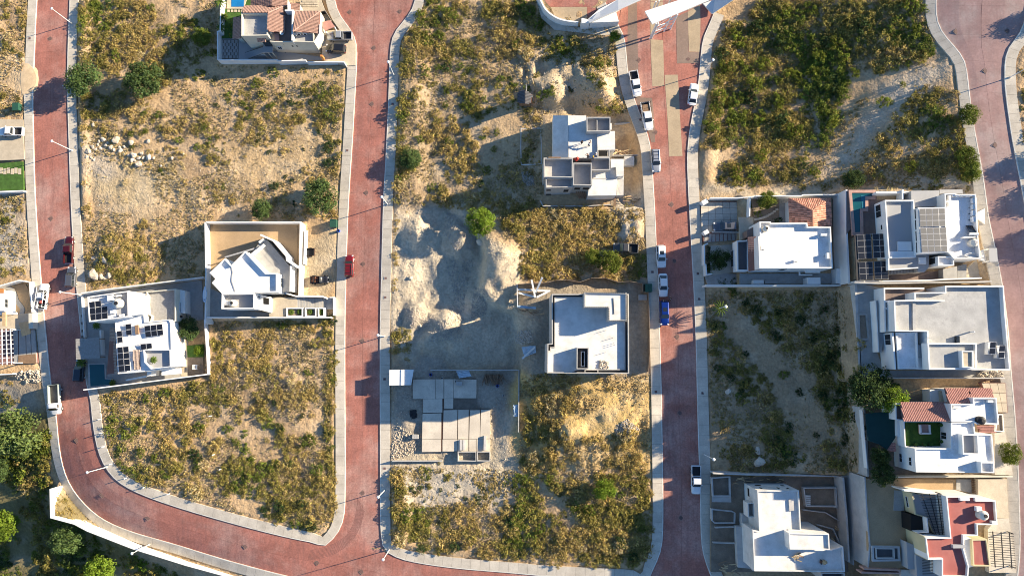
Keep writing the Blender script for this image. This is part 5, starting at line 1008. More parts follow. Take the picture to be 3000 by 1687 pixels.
slab(h, 'wall', Z12, [(1400,100),(2090,100),(2110,225),(1790,225),(1790,315),(1450,315)], 18.5, 14.2, M_WHITE)
flat(h, Z12, [(1480,325),(1815,322),(1815,232),(2172,232),(2205,635),(1880,632),(1830,600),(1488,600)], r12+.2, 14.2, .6, .2)
P = PW(Z12, [(1650,785),(1895,785),(1910,1090),(1662,1090)], r12+.9); part('tank_well', *ring(P, .2, r12-.4, r12+.9), M_WHITE, h); part('tank_well_floor', *prism(inset(P, .19), r12-.2, r12-.1), M_GREYW, h)
flat(h, Z12, [(1935,1205),(2138,1208),(2140,1370),(1940,1368)], r12+.9, r12-.4, .6, .18)
tank(Z12, 1900, 570, r12-.4, 'black water tank on the white roof near the rose tiles', .7, 1.2, M_BLACK); acunit(Z12, 2040, 282, r12-.4, 'white air conditioner on the roof above the rose tile porch'); acunit(Z12, 1555, 362, r12-.4, 'white skylight box on the roof beside the rose tiles', 0, (1.2,.6,.25))
A = W(*Z12(930,1000), r12); B = W(*Z12(950,1358), r12)
for c in (((700,1075),(745,1205)),((845,1130),(888,1258)),((592,1108),(625,1188))): win(h, Z12, A, B, *c)
slab(h, 'net_canopy', Z12, [(185,470),(640,430),(640,830),(512,1020),(390,935),(220,880)], 16.8, 16.7, M_GREENN)
tiled(h, P3(Z12, [(412,955,16.4),(630,915,16.7),(638,1045,16.7),(420,1045,16.4)]), (-1, 0), M_TILE3, .6, .3, name='porch_roof')
for x, y in ((200,480),(225,870),(630,440)): part('canopy_post', *bar(W(*Z12(x,y),16.7), (*W(*Z12(x,y),16.7)[:2],14.2), .12, .12), M_DMETAL, h)
slab(h, 'yard_floor', Z12, [(230,430),(640,300),(1380,60),(1940,60),(1400,320),(950,1360),(2140,1400),(400,1420),(230,1400)], 14.35, 13.8, M_EARTHD)
part('rear_rail', *wline(Z12, [(140,420),(170,790),(215,1300)], 15.7, 14.5, .1), M_WMETAL, h)
slab(h, 'side_house', Z12, [(1160,110),(1310,110),(1315,290),(1160,292)], 16.6, 14.2, M_WHITE); slab(h, 'porch_floor', Z12, [(1320,130),(1400,130),(1440,300),(1330,300)], 17.2, 14.2, M_PAVEB)
slab(h, 'drive_bed', Z12, [(1945,8),(2305,8),(2345,460),(2190,460),(2110,240)], 15.2, 14.2, M_JOINT); grid_pieces(h, Z12, [(1945,8),(2305,8),(2340,455),(2130,455)], 15.35, 3, 3, M_PAVEB, 'drive_slab', .03, .03, .1)
P = PW(Z12, [(2200,480),(2272,480),(2290,745),(2150,745)], 15.8); part('planter', *ring(P, .15, 14.8, 15.8), M_WHITE, h); part('planter_earth', *prism(inset(P, .14), 15, 15.6), M_EARTHD, h)
slab(h, 'front_floor', Z12, [(2140,760),(2300,740),(2420,1400),(2150,1400)], 15.55, 14.6, M_WALK)
lotwall('garden_wall', Z12, [(540,1440),(1000,1428),(2060,1428),(2420,1425)], 16, 13.8, .2, M_CREAM, 'cream wall between the rose tile house and the bare yard')

# ================================================================ yellow house with red roof
h = house('yellow_house', Z13, (1300, 800), 14, 'yellow walled house with red painted flat roof and dark slatted pergolas')
r13 = 20.2
flat(h, Z13, [(1285,345),(1700,345),(1705,400),(1970,400),(1995,740),(1720,740),(1725,890),(1535,895),(1530,1060),(1600,1310),(1590,1460),(1225,1460),(1225,1215),(1035,1220),(1000,915),(1340,912)], r13, 14, .55, .2, M_WHITE, M_REDR)
part('west_wall', *wline(Z13, [(985,900),(1030,1225)], r13-.3, 14, .15), M_YELLOW, h); A = W(*Z13(985,900), 19.8); B = W(*Z13(1030,1225), 19.8)
for c in (((785,875),(800,920)),((890,920),(925,970))): win(h, Z13, A, B, *c, frame=False)
win(h, Z13, A, B, (885,1040), (940,1160), m=M_WHITE)
flat(h, Z13, [(805,300),(1225,305),(1270,880),(1115,880),(1000,640),(860,600)], 17.4, 14, .3, .2, M_YELLOW, M_GREYW); part('north_wall', *wline(Z13, [(700,262),(1280,330),(1300,350)], 18.2, 14, .25), M_WHITE, h)
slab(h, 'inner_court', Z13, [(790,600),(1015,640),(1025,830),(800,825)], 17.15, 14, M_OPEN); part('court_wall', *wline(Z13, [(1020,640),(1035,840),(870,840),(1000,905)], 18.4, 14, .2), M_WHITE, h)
slats(h, Z13, [(885,305),(1220,310),(1260,875),(1120,870)], 18.7, 26, 'h', M_DMETAL, .06, .12, 'pergola_slat'); slats(h, Z13, [(885,305),(1220,310),(1260,875),(1120,870)], 18.6, 3, 'v', M_DMETAL, .1, .14, 'pergola_beam')
for x, y in ((890,310),(1215,312),(1125,865)): part('pergola_post', *bar(W(*Z13(x,y),18.6), (*W(*Z13(x,y),18.6)[:2],17), .12, .12), M_DMETAL, h)
A = W(*Z13(805,300), 17.4); B = W(*Z13(860,600), 17.4); win(h, Z13, A, B, (722,345), (772,495))
slab(h, 'annex', Z13, [(735,975),(840,1015),(860,1355),(755,1345)], 16.2, 14, M_GREYW); slab(h, 'annex', Z13, [(865,1150),(1030,1225),(1220,1230),(1225,1460),(880,1460)], 16.8, 14, M_GREYW)
slats(h, Z13, [(950,1195),(1145,1225),(1150,1460),(960,1460)], 17.7, 12, 'h', M_DMETAL, .06, .12, 'pergola_slat')
flat(h, Z13, [(1640,940),(1850,935),(1900,1312),(1660,1310)], r13-.4, 14, .3, .2, M_YELLOW, M_REDR); slab(h, 'stair_wall', Z13, [(1535,895),(1640,930),(1665,1310),(1595,1330),(1545,1070)], r13-1.0, 14, M_WHITE)
slab(h, 'roof_vent', Z13, [(1380,1018),(1550,1015),(1552,1060),(1382,1062)], r13+.1, r13-.6, M_GREYW)
tank(Z13, 1745, 590, r13-.55, 'cream water tank and pump standing on the red roof', .8, 1.7); acunit(Z13, 1700, 508, r13-.55, 'cream pump box beside the tank on the red roof', 0, (.9,.8,.7)); acunit(Z13, 1510, 375, r13-.55, 'white air conditioner at the north parapet of the red roof', 0, (1.6,.5,.6)); acunit(Z13, 1915, 690, r13-.55, 'white air conditioner in the south east corner of the red roof', 0)
slats(h, Z13, [(1870,825),(2215,850),(2250,1345),(1905,1320)], 17, 15, 'h', M_DMETAL, .08, .1, 'carport_slat'); slats(h, Z13, [(1870,825),(2215,850),(2250,1345),(1905,1320)], 16.9, 3, 'v', M_DMETAL, .12, .14, 'carport_beam')
for x, y in ((2205,860),(2240,1335)): part('carport_post', *bar(W(*Z13(x,y),16.9), (*W(*Z13(x,y),16.9)[:2],14.8), .14, .14), M_DMETAL, h)
slab(h, 'yard', Z13, [(170,100),(1420,110),(1420,250),(700,255),(730,960),(750,1330),(215,1330)], 14.22, 13.6, M_EARTH); slab(h, 'side_pad', Z13, [(1425,110),(1630,110),(1640,300),(1425,255)], 14.4, 13.8, M_PAVE)
slats(h, Z13, [(1635,112),(1718,112),(1728,320),(1645,300)], 14.7, 8, 'h', M_WOOD, .14, .06, 'gate_slat'); slab(h, 'front_yard', Z13, [(1722,105),(2120,100),(2150,650),(1990,640),(1975,400),(1728,330)], 15.4, 14.4, M_PAVEB); slab(h, 'front_floor', Z13, [(1995,650),(2150,650),(2250,1400),(1880,1400),(1860,800)], 15.5, 14.4, M_WALK)
slab(h, 'patio', Z13, [(570,262),(690,265),(705,545),(560,540)], 14.4, 14, M_PAVE); slab(h, 'patio', Z13, [(660,1360),(870,1360),(880,1460),(650,1460)], 14.5, 14, M_WALK)
P = PW(Z13, [(255,1030),(640,1035),(655,1240),(265,1245)], 14.7); part('basin_wall', *ring(P, .35, 14.1, 14.7), M_CONC, h); P2 = PW(Z13, [(310,1060),(570,1065),(575,1205),(320,1205)], 14.9); part('basin_wall', *ring(P2, .16, 14.1, 14.9), M_CONC, h); part('basin_floor', *prism(inset(P, .34), 14.2, 14.3), M_DARKW, h)
part('garden_strip', *wline(Z13, [(150,1350),(640,1370),(640,1410),(110,1400)], 15.2, 13.3, .25), M_PINK, h)

# ================================================================ grey building shell at the bottom
h = house('grey_building_shell', Z14, (900, 900), 5.6, 'unfinished grey rendered building shell with box balcony and stair tower')
r14 = 13.0
flat(h, Z14, [(680,300),(1238,300),(1265,842),(1110,842),(1100,870),(1115,1090),(1650,1095),(1830,1050),(1855,1390),(1530,1390),(1180,1385),(640,1380),(615,830),(705,842)], r14, 5.6, .5, .2, M_CONCL, M_CONCL)
flat(h, Z14, [(1100,870),(1640,880),(1650,1095),(1115,1090)], r14+1.8, 5.6, .3, .2, M_CONCL, M_CONCL)
flat(h, Z14, [(1535,1400),(1850,1400),(1855,1500),(1540,1500)], r14-1.5, 5.6, 1, .2, M_CONC, M_DARKW)
A = W(*Z14(680,300), r14); B = W(*Z14(1238,300), r14)
for c in (((700,262),(750,278)),((930,262),(985,278)),((1062,268),(1112,280)),((640,228),(735,240)),((985,232),(1045,242))): win(h, Z14, A, B, *c, m=M_OPEN, frame=False)
A = W(*Z14(680,300), r14); B = W(*Z14(705,842), r14); win(h, Z14, A, B, (550,265), (575,385), m=M_OPEN, frame=False)
P = PW(Z14, [(550,470),(670,465),(672,662),(560,662)], 10.6); part('balcony_wall', *ring(P, .15, 8.0, 10.6), M_CONCL, h); part('balcony_floor', *prism(inset(P, .14), 8.9, 9.1), M_CONC, h)
slab(h, 'lower_block', Z14, [(480,620),(690,640),(705,830),(590,820),(470,740)], 7.4, 5.6, M_CONC); slab(h, 'west_terrace', Z14, [(390,780),(520,790),(600,840),(630,1350),(420,1330)], 7.0, 5.0, M_CONC); part('terrace_wall', *wline(Z14, [(535,850),(550,1280)], 7.8, 5.6, .15), M_CONC, h)
part('boundary', *wline(Z14, [(620,1370),(1140,1385)], 8.0, 5.6, .2), M_CONC, h)
for P, z in (([(70,130),(320,110),(325,385),(80,385)], 6.4), ([(65,545),(345,575),(390,600),(385,745),(110,745),(70,710)], 6.2), ([(1295,262),(1740,258),(1755,525),(1330,520)], 6.9)): Q = PW(Z14, P, z); part('planter_wall', *ring(Q, .22, 5.2, z), M_CONC, h); part('planter_floor', *prism(inset(Q, .21), 5.3, z-.7), M_EARTHD, h)
stairs(h, Z14, [(78,390),(330,390),(332,545),(65,535)], 6.2, 5.2, 9, M_CONC)
slats(h, Z14, [(1320,360),(1390,365),(1390,500),(1320,500)], 6.6, 5, 'h', M_CONCL, .3, .15, 'pit_step')
slab(h, 'yard_floor', Z14, [(60,110),(1830,130),(1900,1390),(60,1390)], 5.72, 5.0, M_EARTHD)
for q_ in ([(1290,560),(1600,600),(1800,720)],[(1480,760),(1700,820),(1780,1000)],[(120,800),(380,790)],[(90,1000),(380,1010)],[(1700,520),(1830,560),(1850,900)]): part('low_wall', *wline(Z14, q_, 6.5, 5.4, .18), M_CONC, h)
slab(h, 'roof_hatch', Z14, [(1100,425),(1165,420),(1172,572),(1110,575)], r14-.25, r14-.55, M_CONC)
lotwall('block_wall', Z14, [(90,72),(560,90),(1260,100),(2000,118)], 7.6, 5.0, .25, M_CONC, 'long pale block wall between the shaded scrub lot and the building shell'); lotwall('block_wall', Z14, [(1925,160),(1955,780),(1970,1300)], 8.6, 5.2, .2, M_CONC, 'thin concrete strip wall behind the building shell')

# ================================================================ entrance gate
h = house('entrance_gate', Z8, (1400, 200), 5.5, 'white steel entrance gate canopy spanning the coloured paving', 'gate'); gz = 12.2
slab(h, 'canopy', Z8, [(1192,125),(1275,265),(1880,10),(2050,-70),(1500,-70),(1560,5)], gz, gz-.35, M_WMETAL)
for a, b in (((1318,260),(1318,270)),((1340,255),(1340,265)),((1480,180),(1480,190)),((1550,160),(1550,170)),((1315,20),(1315,30)),((1350,10),(1350,20)),((1480,-20),(1480,-10))):
    p = W(*Z8(*a), gz-.3); part('column', *tube((p[0], p[1], gz-.3), (p[0], p[1], 5.3), .16, .16, 8), M_WMETAL, h)
def cols(a, b, n=5):
    p = W(*Z8(*a), gz-.4); q = W(*Z8(*b), gz-.4); out = []
    for i in range(n): 
        z0 = 6+(gz-6.6)*i/n; z1 = 6+(gz-6.6)*(i+1)/n; out.append(tube((p[0],p[1],z0), (q[0],q[1],z1), .06, .06, 5) if i % 2 == 0 else tube((q[0],q[1],z0), (p[0],p[1],z1), .06, .06, 5))
    return join(*out)
part('truss', *cols((1318,260),(1480,180)), M_WMETAL, h); part('truss', *cols((1480,180),(1550,160)), M_WMETAL, h); part('truss', *cols((1318,260),(1340,255)), M_WMETAL, h)
part('brace', *bar(W(*Z8(1330,320), 7.5), W(*Z8(1545,170), 11.5), .2, .2), M_WMETAL, h)
h = house('gate_lodge', Z8, (600, 220), 4, 'white lodge wing with curved wall and sloping shaded roof left of the gate', 'gate lodge')
V = P3(Z8, [(590,248,8.2),(560,222,6.6),(690,105,6.4),(900,-5,6.4),(1040,-70,6.4),(1280,-70,8.8),(1140,5,8.8),(900,110,8.6)]); c0 = len(V)
part('sloping_roof', V+[(x,y,z-.3) for x,y,z in V], [tuple(range(c0)), tuple(range(2*c0-1,c0-1,-1))]+[(i,i+c0,(i+1)%c0+c0,(i+1)%c0) for i in range(c0)], M_WHITE, h)
slab(h, 'wall', Z8, [(585,235),(690,120),(900,10),(1040,-60),(1180,-60),(1060,15),(880,112)], 6.0, 4, M_WHITE); slab(h, 'lodge_roof', Z8, [(595,250),(820,135),(872,112),(908,238)], 7.0, 4.2, M_WHITE); slab(h, 'pier', Z8, [(500,200),(560,212),(590,250),(500,255)], 7.2, 3.8, M_WHITE)
gl = smooth_px([(20,-60),(60,20),(105,110),(200,185),(300,225),(465,245)]); part('curved_wall', *wline(Z8, [tuple(p) for p in gl], 6.0, 3.4, .3), M_WHITE, h)
pl = thing('lodge_paving', G0(1650, 40), 'x', 'x'); del pl['label'], pl['category']; pl['kind'] = 'structure'
for pts, m in (([(80,-60),(700,-60),(690,0),(690,80),(160,80),(110,30)], M_ROAD), ([(160,82),(560,82),(560,200),(445,238),(300,225),(200,170)], M_TAN), ([(562,82),(690,82),(690,105),(562,205)], M_ROAD), ([(695,-60),(840,-60),(700,100),(695,85)], M_TAN), ([(350,345),(480,300),(850,250),(855,380),(700,390)], M_WALK), ([(0,0),(50,0),(110,140),(240,250),(440,305),(500,310),(370,350),(200,330),(60,200)], M_WALK), ([(850,250),(905,240),(970,-60),(1010,-60),(1000,480),(965,480),(955,400),(855,385)], M_ROAD)): sheet('paving_panel', Z8, pts, m, pl, .06)
h = house('gate_wing', Z8, (1950, 60), 5.8, 'white sloping wing wall on the right of the entrance gate', 'gate wing')
V = P3(Z8, [(1828,42,6.6),(1930,155,6.6),(2160,0,9.4),(2260,-70,9.4),(1980,-70,6.8),(1960,-5,6.8)]); c0 = len(V); part('sloping_roof', V+[(x,y,z-.3) for x,y,z in V], [tuple(range(c0-1,-1,-1)), tuple(range(c0,2*c0))]+[(i,(i+1)%c0,(i+1)%c0+c0,i+c0) for i in range(c0)], M_WHITE, h); slab(h, 'wall', Z8, [(1850,40),(1930,140),(2120,10),(2180,-60),(2000,-60)], 6.1, 5, M_WHITE)
# small stone shrine-like hut on the scrub hill
h = house('timber_hut', t20, (95, 740), 4, 'small dark roofed timber hut standing alone on the scrub hill', 'hut')
tiled(h, P3(t20, [(52,690,6.3),(100,685,6.9),(100,785,6.9),(45,775,6.3)]), (-1, 0), M_DARKW, .5, .3); tiled(h, P3(t20, [(100,685,6.9),(148,715,6.3),(145,780,6.3),(100,785,6.9)]), (1, 0), M_DARKW, .5, .3); slab(h, 'wall', t20, [(60,700),(138,715),(135,770),(58,768)], 6.2, 3.6, M_WOOD); part('mast', *tube(W(*t20(108,690), 6.5), W(*t20(106,640), 9.4), .06, .05), M_WHITE, h)
# ================================================================ vehicles
t01 = tl(0, 1); t02 = tl(0, 2); t10 = tl(1, 0); t11 = tl(1, 1); t12 = tl(1, 2); t21 = tl(2, 1); t22 = tl(2, 2); t30 = tl(3, 0); t31 = tl(3, 1); t32 = tl(3, 2)
def lpart(name, V, Fc, m, parent, smooth=False):
    o = bpy.data.objects.new(name, mesh(name, V, Fc, m, smooth)); COL.objects.link(o); o.parent = parent; return o
def loft(st):                                  # stations x, half width, z bottom, z top
    V = []; Fc = []; prof = ((.88, 0, .0), (1, 0, .18), (1, 1, -.16), (.955, 1, -.045), (.55, 1, .01), (-.55, 1, .01), (-.955, 1, -.045), (-1, 1, -.16), (-1, 0, .18), (-.88, 0, .0)); n = len(prof)
    for x, w, zb, zt_ in st:
        for a, top, dz_ in prof: V.append((x, a*w, (zt_ if top else zb)+dz_))
    for i in range(len(st)-1):
        for k in range(n): Fc.append((i*n+k, i*n+(k+1) % n, (i+1)*n+(k+1) % n, (i+1)*n+k))
    Fc.append(tuple(range(n))); Fc.append(tuple((len(st)-1)*n+k for k in range(n-1, -1, -1)))
    return V, Fc
def quadplate(a, b, c, d, off=.012, th=.02):
    P = [Vector(p) for p in (a, b, c, d)]; nr = (P[1]-P[0]).cross(P[3]-P[0]).normalized(); V = [tuple(p+nr*off) for p in P]+[tuple(p-nr*th) for p in P]
    return V, [(0, 1, 2, 3), (7, 6, 5, 4), (0, 4, 5, 1), (1, 5, 6, 2), (2, 6, 7, 3), (3, 7, 4, 0)]
def wheel_set(o, xs, y, r=.34):
    for x in xs:
        for s in (-1, 1):
            V, Fc = tube((x, s*(y-.22), r), (x, s*y, r), r, r, 16); w = lpart('wheel', V, Fc, M_TYRE, o); V, Fc = tube((x, s*(y-.02), r), (x, s*(y+.012), r), r*.6, r*.55, 10); lpart('rim', V, Fc, M_ALU, w)
PAINT = {}
def paint(n, c, metal=.2): 
    if n not in PAINT: PAINT[n] = mat('paint_'+n, c, .32, .0, 1, spec=.5, metal=metal, coat=.6)
    return PAINT[n]
def vehicle(kind, uv, head, pm, label, cat, L=None, sunroof=False, rack=False, ground='road', z=None, cargo=None):
    p = G0(*uv); zg = float(base_h(p[0], p[1])[0])+.01 if ground == 'road' else float(hz(p[0], p[1])[0]) if z is None else z
    if ground == 'walk': zg = float(base_h(p[0], p[1])[0])+.15
    q = W(*uv, zg+.7); o = thing(kind if kind != 'sedan' else 'sedan_car', (q[0], q[1], zg), label, cat); o.rotation_euler = (0, 0, head)
    Wd = 1.82; h2 = Wd/2
    if kind == 'sedan': L = L or 4.7; H_ = 1.45; st = [(-.5,.36,.42,.78),(-.475,.45,.3,.90),(-.40,.49,.25,.97),(-.2,.5,.22,.98),(.1,.5,.22,.96),(.2,.5,.22,.95),(.32,.49,.25,.90),(.43,.46,.28,.80),(.48,.40,.33,.70),(.5,.32,.4,.62)]; gh = (-.41,.22,-.26,.05,.93,H_,.455,.37)
    elif kind == 'suv': L = L or 4.65; Wd = 1.88; H_ = 1.7; st = [(-.5,.40,.42,.85),(-.485,.47,.32,1.02),(-.40,.5,.28,1.06),(0,.5,.25,1.06),(.18,.5,.25,1.06),(.3,.495,.28,1.02),(.43,.47,.3,.93),(.485,.42,.35,.80),(.5,.35,.42,.7)]; gh = (-.485,.22,-.43,.07,1.03,H_,.465,.385)
    else: L = L or 5.4; Wd = 1.9; H_ = 1.78; st = [(-.13,.49,.3,1.10),(0,.5,.3,1.1),(.2,.5,.3,1.1),(.3,.5,.32,1.07),(.43,.475,.34,1.0),(.485,.43,.4,.86),(.5,.37,.46,.76)]; gh = (-.125,.24,-.10,.12,1.06,H_,.475,.40)
    body = lpart('body', *loft([(a*L, b*Wd, c, d) for a, b, c, d in st]), pm, o, True)
    x0, x1, r0, r1, zb, zr, wb, wt = gh; x0 *= L; x1 *= L; r0 *= L; r1 *= L; wb *= Wd; wt *= Wd
    V = [(x0,-wb,zb),(x1,-wb*.93,zb),(x1,wb*.93,zb),(x0,wb,zb),(r0,-wt,zr-.05),(r1,-wt*.97,zr-.04),(r1,wt*.97,zr-.04),(r0,wt,zr-.05),(r0+.12,-wt*.8,zr),(r1-.12,-wt*.8,zr+.01),(r1-.12,wt*.8,zr+.01),(r0+.12,wt*.8,zr)]
    Fc = [(0,1,5,4),(1,2,6,5),(2,3,7,6),(3,0,4,7),(4,5,9,8),(5,6,10,9),(6,7,11,10),(7,4,8,11),(8,9,10,11)]
    lpart('cabin', V, Fc, pm, o)
    lerp = lambda a, b, t: tuple(a[i]+(b[i]-a[i])*t for i in range(3))
    def pane(nm, a, b, c, d, e=.08): # a,b bottom; c,d top
        m_ = [(a[i]+b[i]+c[i]+d[i])/4 for i in range(3)]; lpart(nm, *quadplate(*[lerp(p_, m_, e) for p_ in (a, b, c, d)]), M_GLASS, o)
    pane('windshield', V[1], V[2], V[6], V[5], .07); pane('rear_window', V[3], V[0], V[4], V[7], .12)
    for s, (a, b, c, d) in ((-1, (V[0], V[1], V[5], V[4])), (1, (V[2], V[3], V[7], V[6]))):
        mid0, mid1 = lerp(a, b, .52), lerp(d, c, .52); 
        pane('side_window', a, mid0, mid1, d, .12); pane('side_window', mid0, b, c, mid1, .12)
    if kind == 'pickup':
        bx0, bx1 = -.5*L, -.135*L; w = Wd*.485; zt_ = 1.12
        lpart('bed', *join(box(((bx0+bx1)/2, w-.05, .75), (bx1-bx0, .1, .72)), box(((bx0+bx1)/2, -w+.05, .75), (bx1-bx0, .1, .72)), box((bx1-.05, 0, .78), (.1, 2*w-.2, .68))), pm, o)
        lpart('tailgate', *box((bx0+.05, 0, .80), (.08, 2*w-.22, .6)), pm, o); lpart('bed_floor', *box(((bx0+bx1)/2, 0, .58), (bx1-bx0-.12, 2*w-.2, .12)), M_BLACK, o); lpart('rear_bumper', *box((bx0-.06, 0, .5), (.14, Wd*.9, .2)), M_ALU, o)
    lpart('front_bumper', *box((.485*L, 0, .45), (.12, Wd*.72, .2)), pm if kind != 'pickup' else M_DMETAL, o)
    for s in (-1, 1):
        lpart('headlight', *box((.452*L, s*Wd*.36, .72 if kind == 'sedan' else .86), (.28, .32, .14), -s*.35), M_LAMPG, o); lpart('tail_light', *box((-.488*L, s*Wd*.40, .80 if kind == 'sedan' else .9), (.1, .22, .18)), M_TAILR, o)
        lpart('mirror', *box((x1-.35, s*(Wd*.5+.1), zb+.06), (.14, .22, .15)), pm, o)
    wheel_set(o, (-.30*L, .31*L), Wd*.5, .34 if kind != 'pickup' else .39)
    if sunroof: lpart('sunroof', *box(((r0+r1)/2+.25, 0, zr+.012), (.75, .8, .02)), M_GLASS, o)
    if rack:
        for s in (-1, 1): lpart('roof_rail', *box(((r0+r1)/2, s*wt*.82, zr+.05), ((r1-r0)*.85, .06, .06)), M_DMETAL, o)
        for k in (-.3, 0, .3): lpart('roof_bar', *box(((r0+r1)/2+k*(r1-r0), 0, zr+.09), (.06, wt*1.7, .05)), M_DMETAL, o)
    if cargo == 'ladder':
        for s in (-1, 1): lpart('rack_rail', *box((-.05*L, s*.8, 1.95), (4.2, .07, .07)), M_WMETAL, o)
        for x in (-2.2, -1.2, -.3, .9): lpart('rack_bar', *box((x, 0, 1.92), (.07, 1.6, .06)), M_WMETAL, o); 
        for x in (-2.3, -.6):
            for s in (-1, 1): lpart('rack_post', *box((x, s*.8, 1.5), (.07, .07, .85)), M_WMETAL, o)
        lpart('red_can', *box((-1.2, .2, .85), (.5, .4, .45)), M_RED, o); lpart('toolbox', *box((-2.0, -.3, .82), (.8, .5, .4)), M_BLACK, o)
    if cargo == 'cage':
        for x in (-2.6, -1.7, -.8):
            for s in (-1, 1): lpart('cage_post', *box((x, s*.9, 1.5), (.06, .06, .9)), M_DMETAL, o)
        for s in (-1, 1): lpart('cage_rail', *box((-1.7, s*.9, 1.95), (1.95, .06, .06)), M_DMETAL, o)
        lpart('cage_rail', *box((-2.6, 0, 1.95), (.06, 1.8, .06)), M_DMETAL, o); lpart('load', *box((-1.6, 0, .8), (1.6, 1.4, .35)), M_WOOD, o)
    return o
UP, DN, LF, RT = R(90), R(-90), R(180), 0
PW_, PS, PB, PR_, PG = paint('white', (.72,.72,.71), 0), paint('silver', (.42,.43,.44), .5), paint('black', (.012,.012,.014), .1), paint('maroon', (.065,.005,.008), .3), paint('grey', (.13,.135,.15), .5)
vehicle('pickup', (32,386), LF, PW_, 'white pickup parked on the concrete drive beside the green lawn', 'pickup', ground='g', z=-3.48)
vehicle('pickup', (127,868), UP-.07, PW_, 'white work pickup with ladder rack and red can in the bed', 'pickup', ground='walk', cargo='ladder')
vehicle('pickup', (202,732), UP+.02, PR_, 'dark red crew pickup parked by the scrub lot', 'pickup', L=5.8); vehicle('suv', (209.5,812), UP-.02, PG, 'grey hatchback parked behind the dark red pickup', 'car', L=4.5)
vehicle('suv', (233,1086), UP-.04, paint('navy', (.02,.03,.045), .2), 'dark blue car parked beside the green pool', 'car', ground='walk')
vehicle('pickup', (995,107), LF+.02, PS, 'silver pickup parked on the drive of the tiled house', 'pickup', ground='g', z=.44, L=5.3); vehicle('suv', (984,144), LF-.08, PB, 'black off-roader parked next to the silver pickup', 'car', ground='g', z=.44, L=4.3)
vehicle('suv', (1023.5,779), UP, paint('red', (.17,.007,.01), .2), 'bright red car parked at the kerb near the angular house', 'car', rack=True)
vehicle('pickup', (1861,246), DN+.16, PW_, 'white pickup with an empty black bed below the gate', 'pickup'); vehicle('pickup', (1895,341), DN+.14, PW_, 'white pickup with a dark cage rack over its bed', 'pickup', L=5.9, cargo='cage')
vehicle('suv', (1920.5,471), DN+.04, PS, 'silver four wheel drive car with roof rack by the building site', 'car', rack=True, L=4.8); vehicle('sedan', (2030.5,277), UP-.16, PW_, 'white sedan parked alone across from the pickups', 'car', L=4.7)
vehicle('pickup', (1832,727), LF-.06, paint('old_grey', (.055,.055,.055), .1), 'old dark grey pickup standing in the dry weeds', 'pickup', ground='g', L=5.0)
vehicle('suv', (1936.5,751), DN+.02, PW_, 'white hatchback with dark sunroof parked ahead of the white sedan', 'car', sunroof=True, L=4.6); vehicle('sedan', (1942.5,835), DN, PW_, 'white sedan parked between the white hatchback and the blue car', 'car'); vehicle('suv', (1946,917), DN-.0, paint('blue', (.0,.022,.19), .3), 'bright blue car with sunroof parked by the sidewalk', 'car', sunroof=True, L=4.9)
vehicle('suv', (2123,664), LF+.01, PG, 'dark grey car standing on the shaded paved drive', 'car', ground='g', z=6.47, sunroof=True); vehicle('pickup', (2039,1405), DN-.02, PW_, 'white pickup with empty bed parked below the shaded lot', 'pickup')
# flat-bed truck with side boards
p = G0(163, 1170); o = thing('cargo_truck', (W(163, 1170, p[2]+1)[0], W(163, 1170, p[2]+1)[1], p[2]+.02), 'white cab truck with an open green sided cargo box', 'truck'); o.rotation_euler = (0, 0, DN+.10)
lpart('cab', *loft([(.75,.95,.5,2.2),(1.0,1.0,.45,2.35),(1.7,1.0,.45,2.3),(2.2,.97,.45,1.55),(2.9,.93,.5,1.35),(3.05,.8,.55,1.1)]), PW_, o, True); lpart('windshield', *quadplate((2.2,-.85,1.62),(2.2,.85,1.62),(1.75,.8,2.28),(1.75,-.8,2.28), .02), M_GLASS, o)
for s in (-1, 1): lpart('side_window', *box((1.35, s*.99, 1.85), (.7, .05, .5)), M_GLASS, o); lpart('headlight', *box((2.95, s*.7, .95), (.12, .3, .18)), M_LAMPG, o); lpart('mirror', *box((1.95, s*1.15, 1.8), (.12, .22, .3)), M_BLACK, o)
lpart('chassis', *box((-.9, 0, .7), (5.0, .9, .25)), M_DMETAL, o); lpart('box_floor', *box((-1.2, 0, .95), (3.9, 2.1, .15)), M_EARTHD, o)
for c_, s_ in (((-1.2, 1.06, 1.4), (3.9, .08, .9)), ((-1.2, -1.06, 1.4), (3.9, .08, .9)), ((.72, 0, 1.5), (.08, 2.2, 1.1)), ((-3.12, 0, 1.4), (.08, 2.2, .9))): lpart('side_board', *box(c_, s_), mat('grey_green_boards', (.30,.34,.31), .8, .1, 2) if c_[0] != .72 else PW_, o)
wheel_set(o, (-2.0, 2.0), 1.0, .45)
# open buggy
p = G(937, 820); o = thing('open_buggy', (W(937, 820, p[2]+.5)[0], W(937, 820, p[2]+.5)[1], p[2]), 'black open topped buggy with red seats parked on the sandy plot', 'buggy')
lpart('hood', *loft([(.3,.72,.45,1.0),(1.2,.74,.42,.98),(1.75,.68,.45,.9),(1.85,.6,.5,.8)]), PB, o, True); lpart('tub', *join(box((-.75,.72,.72),(2.2,.1,.6)), box((-.75,-.72,.72),(2.2,.1,.6)), box((-1.82,0,.72),(.1,1.4,.6)), box((-.75,0,.5),(2.2,1.4,.1))), PB, o); lpart('windshield', *quadplate((.35,-.68,1.0),(.35,.68,1.0),(.15,.62,1.5),(.15,-.62,1.5), .01), M_GLASS, o)
for s in (-1, 1): lpart('seat', *join(box((-.5, s*.36, .7),(.55,.5,.2)), box((-.8, s*.36, 1.0),(.15,.5,.55))), M_RUST, o); lpart('headlight', *box((1.8, s*.45, .8),(.12,.22,.2)), M_LAMPG, o)
